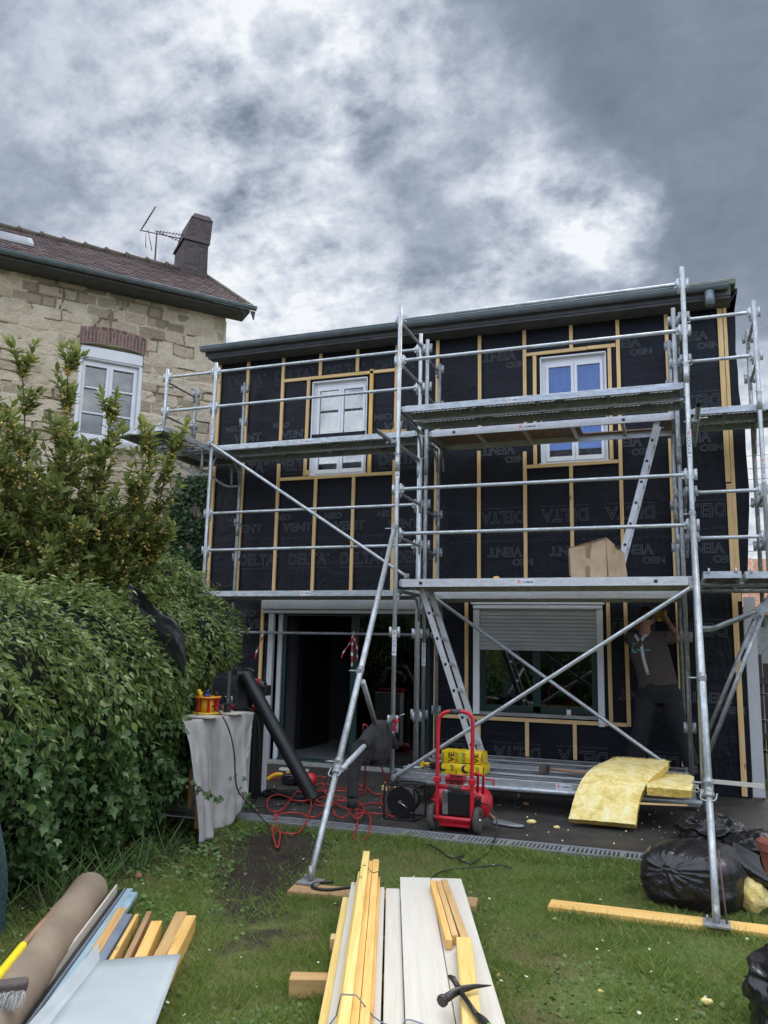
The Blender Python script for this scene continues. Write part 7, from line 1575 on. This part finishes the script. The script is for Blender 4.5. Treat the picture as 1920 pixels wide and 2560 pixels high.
quadgrid(mb, (*Rb, zb), (*Bk, zb), (*Bk, zk), (Rb[0] - .03, Rb[1], zr_), 8, 8, 0, .008, 7); quadgrid(mb, (*Bk, zb), (*Lf, zb), (Lf[0] - .015, Lf[1], zl), (*Bk, zk), 8, 8, 1, .008, 9)
quadgrid(mb, (Lf[0] - .015, Lf[1], zl), (Cf[0] - .01, Cf[1], zc_), (Rb[0] - .03, Rb[1], zr_), (*Bk, zk), 10, 10, 0, .012, 3)
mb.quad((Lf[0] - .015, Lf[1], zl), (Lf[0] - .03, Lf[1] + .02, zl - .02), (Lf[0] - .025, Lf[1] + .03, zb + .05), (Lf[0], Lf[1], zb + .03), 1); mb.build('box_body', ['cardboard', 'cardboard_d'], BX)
def onf(u, z): p = Vector((*Lf, 0)).lerp(Vector((*Cf, 0)), u); return Vector((p.x, p.y, z)) + Vector((-.21, -.39, 0)).normalized() * .014
mb = MB(); mb.quad(onf(.44, 2.535), onf(.55, 2.53), onf(.55, 2.685), onf(.43, 2.68)); mb.quad(onf(.42, 2.345), onf(.51, 2.345), onf(.51, 2.45), onf(.42, 2.45)); mb.build('parcel_tape', 'cardboard_d', BX)
mb = MB(); mb.path([(Cf[0] - .001, Cf[1] - .006, zb), (Cf[0] - .006, Cf[1] - .006, (zb + zc_) / 2 + .01), (Cf[0] - .011, Cf[1] - .004, zc_)], .006, 6); mb.path([(Lf[0] - .015, Lf[1], zl), (Cf[0] - .011, Cf[1] - .004, zc_), (Rb[0] - .03, Rb[1], zr_)], .005, 6); mb.build('edge_shade', 'cardboard_d', BX)  # dark crease lines painted in as shading along the box edges
mb = MB(); mb.sphere((4.10, -1.7, PZ1 + .062), .045, .03, .03, 10, 7, fn=lambda p: 1 + .4 * nz(p.x * 3, p.y * 3, p.z * 3)); tag(mb.build('wool_scrap', 'batten_o'), 'orange scrap on the aluminium deck left of the cardboard box', 'scrap', 'scraps dropped on the decks')
mb = MB(); mb.box(4.3, 4.42, -1.6, -1.5, PZ1 + .047, PZ1 + .072); tag(mb.build('tool_case', 'white_p', bevel=.006), 'small pale tool on the aluminium deck left of the cardboard box', 'tool')
for lab, x0, x1, dz in (('short wooden block on the left upper plank beside the tie tube', 2.42, 2.56, 0), ('second wooden block on the left upper plank beside the tie tube', 2.60, 2.76, .01)): mb = MB(); mb.beam((x0, -.98, PZ2 + .03), (x1, -.88, PZ2 + .045 - dz), .05, .045); tag(mb.build('wood_block', 'raw', bevel=.002), lab, 'block', 'blocks on the upper left plank')
# ------------------------------------------------------------------ black sacks at the right
def sack(label, c, r_, rot, fold, seed, mat='bag', open_end=False, pw=2.6, tie=None):
    mb = MB(); ca, sa = math.cos(rot), math.sin(rot)
    def fn(u, v):
        t = math.pi * v; a = 2 * math.pi * u; p = Vector((math.sin(t) * math.cos(a), math.sin(t) * math.sin(a), math.cos(t)))
        k = (sum(abs(x) ** pw for x in p)) ** (-1 / pw)
        p = p * k
        e = fold(p, u, v); k2 = 1 + e + .05 * nz(p.x * 1.6 + seed, p.y * 1.6, p.z * 1.6) + .025 * nz(p.x * 4 + seed, p.y * 4, p.z * 4)
        x, y, z = p.x * r_[0] * k2, p.y * r_[1] * k2, p.z * r_[2] * k2
        return (c[0] + ca * x - sa * y, c[1] + sa * x + ca * y, max(c[2] + z, ZL + .002))
    mb.grid(fn, 150, 90); return tag(mb.build('bin_bag', mat), label, 'bin bag', 'black bags of offcuts on the right')
def star(cx, cy, cz, n_, amp, fall):
    def f(p, u, v):
        d_ = Vector((p.x - cx, p.y - cy, p.z - cz)); a = math.atan2(d_.z, d_.x + 1e-6); r_ = d_.length
        w_ = max(0.0, min(1.0, (r_ - .06) * 5)) * math.exp(-(r_ / fall) ** 2); fade = .4 + .6 * math.sin(a * 2.3 + 1) ** 2
        return amp * w_ * fade * (1 - abs(math.sin(a * n_ / 2 + 1.1 * math.sin(a * 3) + .5 * r_))) - .05 * math.exp(-(r_ / .35) ** 2)
    return f
s1 = star(-.30, -.75, .45, 17, .055, 1.0)
def crum(sd, amp): return lambda p, u, v: amp * (1 - 2.6 * abs(nz(p.x * 1.5 + sd, p.y * 1.5, p.z * 2.2))) + amp * .42 * (1 - 2.4 * abs(nz(p.x * 3.6 + sd, p.y * 3.6 + p.x, p.z * 4.2))) + amp * .12 * (1 - 2 * abs(nz(p.x * 9 + sd, p.y * 9, p.z * 9)))
sack('large black bag of wool with radiating creases behind the right outrigger', (6.00, -4.27, .125), (.315, .37, .20), -.25, s1, 1, pw=3.4)
sack('crumpled black bag lying behind the large creased bag', (6.14, -2.55, .07), (.25, .28, .14), .3, crum(3, .16), 5, pw=2.2)
sack('flat crumpled black bag at the right edge behind the large bag', (6.62, -3.0, .05), (.36, .36, .13), -.2, crum(11, .18), 9, pw=2.2)
sack('small black bag in the lower right corner of the lawn', (6.46, -6.22, .12), (.24, .30, .19), .2, crum(21, .15), 12, pw=2.3)
OP_ = sheetob(lambda u, v: (6.28 + .16 * v + .05 * math.sin(u * 5), -4.42 + .10 * math.sin(u * 6.3 + 1) * (.4 + v) + .06 * v, ZL + .02 + .40 * u ** .9 - .10 * v * u), 20, 12, 'bag_mouth', 'bag', None, .002); tag(OP_, 'torn open mouth of a black bag around a lump of yellow wool', 'bag flap')
mb = MB()
mb.sphere((6.33, -4.42, .065), .095, .08, .125, 26, 18, fn=lambda p: (1 - .28 * max(0, -p.z)) * (1 + .22 * nz(p.x * 2.2, p.y * 2.2, p.z * 2.2) + .10 * nz(p.x * 6, p.y * 6, p.z * 6)))
tag(soft(mb, 'wool_lump', 'wool', None, .009, 2), 'lump of yellow wool spilling from the open black bag', 'insulation')
mb = MB(); mb.path([(6.60, -3.45, ZL), (6.60, -3.45, .22)], .12, 22, r2=.165, caps=False); mb.path([(6.60, -3.45, .17), (6.60, -3.45, .23)], .17, 22, r2=.175, caps=False); mb.path([(6.60, -3.45, ZL), (6.60, -3.45, ZL + .01)], .12, 20); tag(mb.build('flower_pot', 'terracotta'), 'terracotta flower pot at the right edge behind the black bags', 'flower pot')
mb = MB(); mb.tube((6.16, -4.93, ZL), (6.13, -4.75, .40), .006, 6); tag(mb.build('steel_rod', 'rust'), 'thin rusty rod stuck in the plank beside the right outrigger foot', 'rod')
# dark foil thrown over the hedge
def foil(u, v):
    p = Vector((1.46, -4.60, 1.98)).lerp(Vector((1.90, -4.38, 1.56)), u); k = v - .35
    wd_ = .17 + .20 * u ** 1.5 - .05 * math.sin(u * 9)
    hang = Vector((.05, -.02, -1)) if k > 0 else Vector((-.45, .35, -.12))
    f = .055 * math.sin(u * 8.5 + v * 2) + .05 * math.sin(u * 4 - v * 5 + 1) + .06 * nz(u * 3.5, v * 3, 2) + .02 * nz(u * 11, v * 9, 5)
    return tuple(p + hang * abs(k) * wd_ * 1.5 + Vector((.74, -.62, .25)) * (f * .8 + .31))
o = sheetob(foil, 60, 34, 'foil_scrap', 'foil_dark', None, .002); tag(o, 'crumpled dark grey foil thrown over the ivy hedge', 'foil')
# ------------------------------------------------------------------ the worker
PN = thing('person', 'worker seen from behind in grey brown shirt and dark trousers reaching up to the wall', 'person', (5.68, -.62, .317))
V_ = Vector
neck, hd = V_((5.565, -.60, 1.83)), V_((5.575, -.56, 1.985)); pel = V_((5.685, -.60, 1.14)); wst = V_((5.67, -.60, 1.28)); chs = V_((5.60, -.60, 1.60))
shL, shR = V_((5.405, -.58, 1.735)), V_((5.745, -.58, 1.755)); elL, elR = V_((5.44, -.33, 1.83)), V_((5.905, -.46, 1.755)); wrL, wrR = V_((5.655, -.28, 1.965)), V_((5.815, -.31, 1.935))
hpL, hpR = V_((5.585, -.60, 1.12)), V_((5.785, -.60, 1.13)); knL, knR = V_((5.50, -.64, .74)), V_((5.905, -.64, .76)); anL, anR = V_((5.40, -.60, .40)), V_((6.0, -.60, .41))
mb = MB()
mb.path([pel, wst, V_((5.63, -.60, 1.45)), chs, V_((5.575, -.60, 1.72)), neck], .15, 18, radii=[.14, .125, .14, .155, .12, .062]); mb.path([shL, chs + V_((-.02, 0, .12)), shR], .07, 14, radii=[.062, .09, .062])
mb.path([neck - V_((0, 0, .05)), neck + V_((.003, .01, .06)), hd - V_((0, 0, .04))], .056, 14, radii=[.066, .056, .055])
mb.sphere(hd, .077, .098, .112, 22, 16); mb.sphere(hd + V_((.0, .035, -.055)), .058, .06, .06, 16, 12)               # skull and jaw
mb.path([hd + V_((0, .092, .02)), hd + V_((.0, .118, -.022))], .014, 8, radii=[.009, .016])                             # nose
for s in (-1, 1):
    e = hd + V_((s * .079, .0, -.012)); mb.sphere(e, .011, .022, .033, 10, 8)
    mb.sphere(hd + V_((s * .03, .082, .008)), .014, .012, .011, 8, 6)
mb.path([hd + V_((-.024, .090, -.062)), hd + V_((.024, .090, -.062))], .008, 8)
for sh_, el_, wr_ in ((shL, elL, wrL), (shR, elR, wrR)): mb.path([sh_, sh_.lerp(el_, .5), el_, el_.lerp(wr_, .3), wr_], .05, 14, radii=[.056, .05, .042, .046, .028])
for h_, k_, a_ in ((hpL, knL, anL), (hpR, knR, anR)): mb.path([h_, k_, k_.lerp(a_, .3), a_], .08, 14, radii=[.092, .058, .06, .038])
def hand(wr_, d_, side, upv, curl):
    d_ = d_.normalized(); s_ = side.normalized(); n_ = d_.cross(s_).normalized(); c = wr_ + d_ * .045
    mb.path([wr_, c, wr_ + d_ * .085], .03, 12, radii=[.027, .036, .034], sx=1.0)
    for i, (o_, L) in enumerate(((-.027, .062), (-.009, .074), (.009, .070), (.026, .055))):
        b0 = wr_ + d_ * .082 + s_ * o_; q1 = b0 + d_ * L * .45 + n_ * curl * .012; q2 = q1 + d_ * L * .32 + n_ * curl * .022; q3 = q2 + d_ * L * .16 + n_ * curl * .024
        mb.path([b0 - d_ * .02, b0, q1, q2, q3], .009, 8, radii=[.0095, .0095, .009, .0082, .0068])
    t0 = wr_ + d_ * .03 - s_ * .028; mb.path([t0, t0 - s_ * .022 + d_ * .028 + n_ * curl * .012, t0 - s_ * .024 + d_ * .058 + n_ * curl * .024], .011, 8, radii=[.013, .0105, .008])
hand(wrL, V_((.38, .05, .9)), V_((-.1, 1, 0)), None, 1); hand(wrR, V_((-.35, .05, .55)), V_((.1, 1, .1)), None, -1)
body = soft(mb, 'body', 'skin', PN, .0055, 5, .5)
mb = MB(); mb.sphere(hd + V_((0, -.012, .018)), .083, .098, .106, 24, 18); hair = MB()
for p in mb.v: pass
mb2 = MB(); mb2.grid(lambda u, v: tuple(hd + V_((.084 * math.sin(v * 1.95) * math.cos(u * 6.283), -.008 + .104 * math.sin(v * 1.95) * math.sin(u * 6.283) , .012 + .112 * math.cos(v * 1.95))) if math.sin(u * 6.283) < .35 else hd + V_((.084 * math.sin(v * 1.3) * math.cos(u * 6.283), -.008 + .102 * math.sin(v * 1.3) * math.sin(u * 6.283), .012 + .112 * math.cos(v * 1.3)))), 36, 16)
o = mb2.build('hair', 'hair', PN); s_ = o.modifiers.new('t', 'SOLIDIFY'); s_.thickness = .006; s_.offset = 1
mb = MB()
mb.path([V_((5.685, -.60, 1.225)), V_((5.675, -.60, 1.30)), V_((5.645, -.60, 1.45)), chs, V_((5.58, -.60, 1.72)), neck - V_((0, 0, .045))], .17, 22, radii=[.168, .162, .160, .168, .128, .07], sx=1.28, up=(0, 1, 0))
mb.path([shL + V_((-.02, 0, -.02)), chs + V_((-.02, 0, .115)), shR + V_((.02, 0, 0))], .09, 16, radii=[.078, .112, .08])
for sh_, el_, k in ((shL, elL, .62), (shR, elR, .70)): mb.path([sh_, sh_.lerp(el_, k * .6), sh_.lerp(el_, k)], .075, 16, radii=[.082, .076, .078])
mb.v = [tuple(V_(p) + V_((0, 1, 0)) * .008 * math.sin(p[2] * 55 + p[0] * 14) * max(0, 1.45 - p[2]) * 3) for p in mb.v]
shirt = soft(mb, 'shirt', 'shirt', PN, .008, 4, .5)
mb = MB()
mb.path([V_((5.672, -.60, 1.275)), pel + V_((0, 0, .02)), pel - V_((0, 0, .10))], .17, 20, radii=[.150, .172, .15], sx=1.32, up=(0, 1, 0))
for h_, k_, a_ in ((hpL, knL, anL), (hpR, knR, anR)):
    mb.path([h_ + V_((0, 0, .02)), h_.lerp(k_, .35), k_, k_.lerp(a_, .45), a_ - V_((0, 0, .015))], .11, 18, radii=[.135, .125, .098, .092, .088])
mb.sphere(hpR + V_((.09, .0, -.05)), .06, .09, .11, 12, 10); mb.sphere(hpL + V_((-.09, .0, -.05)), .05, .08, .10, 12, 10)
mb.v = [tuple(V_(p) + V_((nz(p[2] * 9, p[0] * 5, 1), nz(p[2] * 8, p[0] * 6, 4), 0)) * .022) for p in mb.v]
soft(mb, 'trousers', 'trouser', PN, .010, 3, .5)
for a_, s in ((anL, -1), (anR, 1)):
    mb = MB(); b = V_((a_.x + s * .01, a_.y, .362)); mb.path([b + V_((0, -.10, .0)), b + V_((0, -.05, .01)), b + V_((s * .01, .07, .0)), b + V_((s * .015, .17, -.012))], .05, 14, radii=[.036, .048, .045, .03]); mb.path([b, a_ + V_((0, 0, .02))], .05, 12)
    mb.box(b.x - .045, b.x + .055, b.y - .13, b.y + .19, .318, .335); soft(mb, 'shoe', 'shoe', PN, .009, 4)
# braces and the print on the back, laid on the shirt
from mathutils.bvhtree import BVHTree
bv = BVHTree.FromPolygons([shirt.matrix_basis @ v.co + V_(world_loc(shirt)) - shirt.location for v in shirt.data.vertices], [tuple(p.vertices) for p in shirt.data.polygons])
def onback(x, z, k=.004):
    h_ = bv.ray_cast(V_((x, -2, z)), V_((0, 1, 0))); return (V_((x, h_[0].y - k, z)) if h_[0] else V_((x, -.78, z)))
def strap(pts, wd, k=.004):
    mb = MB(); q = bez([(x, 0, z) for x, z in pts], 8); vs = []
    for i, p in enumerate(q):
        t = (q[min(i + 1, len(q) - 1)] - q[max(i - 1, 0)]).normalized(); s = V_((t.z, 0, -t.x))
        for e in (-1, 1): c = p + s * (e * wd / 2); vs.append(onback(c.x, c.z, k))
    mb.add(vs, [(2 * i, 2 * i + 1, 2 * i + 3, 2 * i + 2) for i in range(len(q) - 1)], smooth=True); return mb
strap([(5.515, 1.705), (5.528, 1.66), (5.548, 1.52), (5.582, 1.375)], .034).build('brace_strap', 'brace_g', PN); strap([(5.512, 1.695), (5.485, 1.74), (5.455, 1.785)], .030, .005).build('brace_strap', 'brace_g', PN); strap([(5.514, 1.695), (5.55, 1.755), (5.60, 1.80)], .030, .005).build('brace_strap', 'brace_g', PN)
mb = MB(); mb.add([onback(5.515 + a, 1.695 + b, .009) for a, b in ((0, .045), (.022, .01), (.018, -.03), (0, -.045), (-.018, -.02), (-.022, .01))], [tuple(range(6))]); mb.build('brace_patch', 'black_pl', PN)
mb = MB(); mb.add([onback(5.586 + a, 1.358 + b, .006) for a, b in ((-.018, .012), (.018, .012), (.018, -.012), (-.018, -.012))], [(0, 1, 2, 3)]); mb.build('brace_clip', 'chrome', PN)
mb = MB()
def arc(cx, cz, r0, r1, a0, a1, n_=14):
    vs = []
    for k in range(n_ + 1):
        t = a0 + (a1 - a0) * k / n_; w_ = math.sin(math.pi * k / n_) ; vs += [onback(cx + r0 * math.cos(t), cz + r0 * math.sin(t), .0035), onback(cx + (r0 + (r1 - r0) * w_) * math.cos(t), cz + (r0 + (r1 - r0) * w_) * math.sin(t), .0035)]
    mb.add(vs, [(2 * i, 2 * i + 1, 2 * i + 3, 2 * i + 2) for i in range(n_)])
arc(5.455, 1.625, .043, .018, 1.6, 5.6); arc(5.452, 1.70, .026, .012, 2.8, 6.0); mb.build('back_emblem', 'teal', PN)
mb = MB(); xx = 5.475
for k, wd in enumerate((.012, .010, .012, .008, .012, .01, .012, .009, .01, .012, .009)):
    if abs(xx - 5.535) > .022: mb.add([onback(xx, 1.607, .0035), onback(xx + wd, 1.609, .0035), onback(xx + wd, 1.624, .0035), onback(xx, 1.622, .0035)], [(0, 1, 2, 3)])
    xx += wd + .0025
mb.build('back_lettering', 'teal', PN)
mb = MB(); mb.beam((5.742, -.245, 1.955), (5.742, -.255, 2.075), .115, .06, up=(0, -1, 0)); tag(mb.build('wool_piece', 'wool_edge', bevel=.008), 'small block of yellow wool held up by the worker against the wall', 'insulation')
# ------------------------------------------------------------------ what shows past the right corner
SHD = thing('shed', 'low dark timber shed with orange tiled roof past the right corner of the house', 'shed', (9.3, 9.5, -.06))
mb = MB(); mb.box(6.9, 12.5, 9.0, 9.12, -.06, 2.55); mb.build('wall', 'concrete', SHD)
mb = MB()
for k in range(8):
    for j in range(26): x = 6.7 + j * .22; mb.add([(x, 8.8 + k * .3, 2.62 + k * .16), (x + .21, 8.8 + k * .3, 2.62 + k * .16), (x + .21, 9.15 + k * .3, 2.80 + k * .16), (x, 9.15 + k * .3, 2.80 + k * .16), (x, 8.8 + k * .3, 2.56 + k * .16), (x + .21, 8.8 + k * .3, 2.56 + k * .16)], [(0, 1, 2, 3), (4, 5, 1, 0)])
mb.build('roof', 'tile_orange', SHD); mb = MB(); mb.box(6.7, 12.5, 8.80, 8.84, 2.44, 2.56); mb.build('fascia', 'oldwood', SHD, bevel=.003)
FC = thing('timber_fence', 'dark weathered board fence behind the right corner of the house', 'fence', (7.6, 2.0, -.06))
for k in range(10): mb = MB(); x = 6.72 + k * .17; mb.beam((x, 2.2 + .02 * (k % 3), -.06), (x + .01 * (k % 2), 2.2, 1.72 - .12 * (k % 4)), .15, .022, up=(0, -1, 0)); mb.build('board', 'fence_wood', FC)
for z in (.45, 1.2): mb = MB(); mb.box(6.66, 8.5, 2.15, 2.18, z, z + .09); mb.build('rail', 'fence_wood', FC)
LG = thing('garden_bench', 'weathered grey plank shelf leaning in the dark corner right of the house', 'shelf', (7.0, 1.0, -.06))
for z, y in ((.42, 1.0), (.78, 1.1), (1.10, 1.2)): mb = MB(); mb.beam((6.85, y, z), (7.9, y + .2, z - .05), .18, .03); mb.build('shelf_board', 'fence_wood', LG)
for x in (6.95, 7.7): mb = MB(); mb.box(x, x + .06, 1.15, 1.21, -.06, 1.15); mb.build('leg', 'fence_wood', LG)
TBT = thing('side_timber', 'grey timber frame fixed at the right corner of the house', 'timber', (6.75, -.3, .0))
mb = MB(); mb.beam((6.19, -.62, .24), (6.72, -.42, .20), .03, .045); mb.build('plank', 'white_board', TBT, bevel=.002)
HF = thing('far_house', 'distant house with orange roof low behind the right corner', 'house', (12, 30, -.06))
mb = MB(); mb.box(8.3, 15, 30, 36, -.06, 4.3); mb.build('wall', 'mortar', HF); mb = MB(); mb.prism([(8.0, 29.6, 4.3), (8.0, 36.4, 4.3), (8.0, 33, 5.9)], (7.4, 0, 0)); mb.build('roof', 'tile_orange', HF)
AE = thing('television_aerial', 'thin distant television aerial beside the right corner of the house', 'aerial', (8.2, 22.3, 0))
mb = MB(); mb.tube((8.23, 22.3, 0), (8.2, 22.2, 5.2), .025, 6); mb.build('mast', 'rust', AE); mb = MB(); mb.tube((7.95, 22.15, 5.12), (8.42, 22.3, 5.12), .015, 5); mb.build('crossbar', 'rust', AE)
for i, (z0, z1) in enumerate(((8.9, 9.2), (8.42, 8.72), (8.03, 8.3), (7.1, 7.28), (5.75, 5.82), (5.48, 5.56))):
    mb = MB(); mb.path([V_((-6, 16.6, z0 - .9)).lerp(V_((24, 27.0, z1 + 1.6)), k / 14) - V_((0, 0, .5 * math.sin(math.pi * k / 14))) for k in range(15)], .011 if i != 3 else .018, 5)
    tag(mb.build('overhead_line', 'black_pl'), ('highest overhead wire right of the black house', 'second overhead wire right of the black house', 'third overhead wire right of the black house', 'thicker overhead cable right of the black house', 'fifth overhead wire low right of the black house', 'lowest overhead wire right of the black house')[i], 'wire', 'overhead wires right of the house')

# ------------------------------------------------------------------ across the garden, behind the photographer, mirrored in the windows
BH = thing('garden_house', 'house with a long grey roof across the garden mirrored in the upper windows', 'house', (-4, -28, -.06))
mb = MB(); mb.box(-16, 7, -33, -25, -.06, 6.6); mb.build('wall', 'mortar', BH)
mb = MB(); mb.prism([(-16.5, -24.4, 6.5), (-16.5, -33.6, 6.5), (-16.5, -29, 11.3)], (24, 0, 0)); mb.build('roof', 'slate', BH)
BHG = thing('garden_hedge', 'tall dark hedge at the far end of the garden mirrored in the ground floor window', 'hedge', (3, -17, ZL))
E2 = [((x, -17 + .8 * math.sin(x), 1.2 + .3 * math.sin(x * 1.7)), (1.9, 1.3, 1.5 + .5 * math.sin(x * 1.3))) for x in np.arange(-12, 18, 2.4)]
mb = MB()
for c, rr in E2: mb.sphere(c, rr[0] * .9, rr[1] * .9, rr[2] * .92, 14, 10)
mb.build('shade_core', 'ivy_core', BHG)
P2_, N2_ = ell_pts(E2, 14000, .06, 77); k = len(P2_); scatter('foliage', *LAU, P2_, N2_ + nr.normal(0, .5, (k, 3)), nr.normal(0, .6, (k, 3)) + N2_, .16 + .12 * nr.random(k), 'ivy_d', BHG)
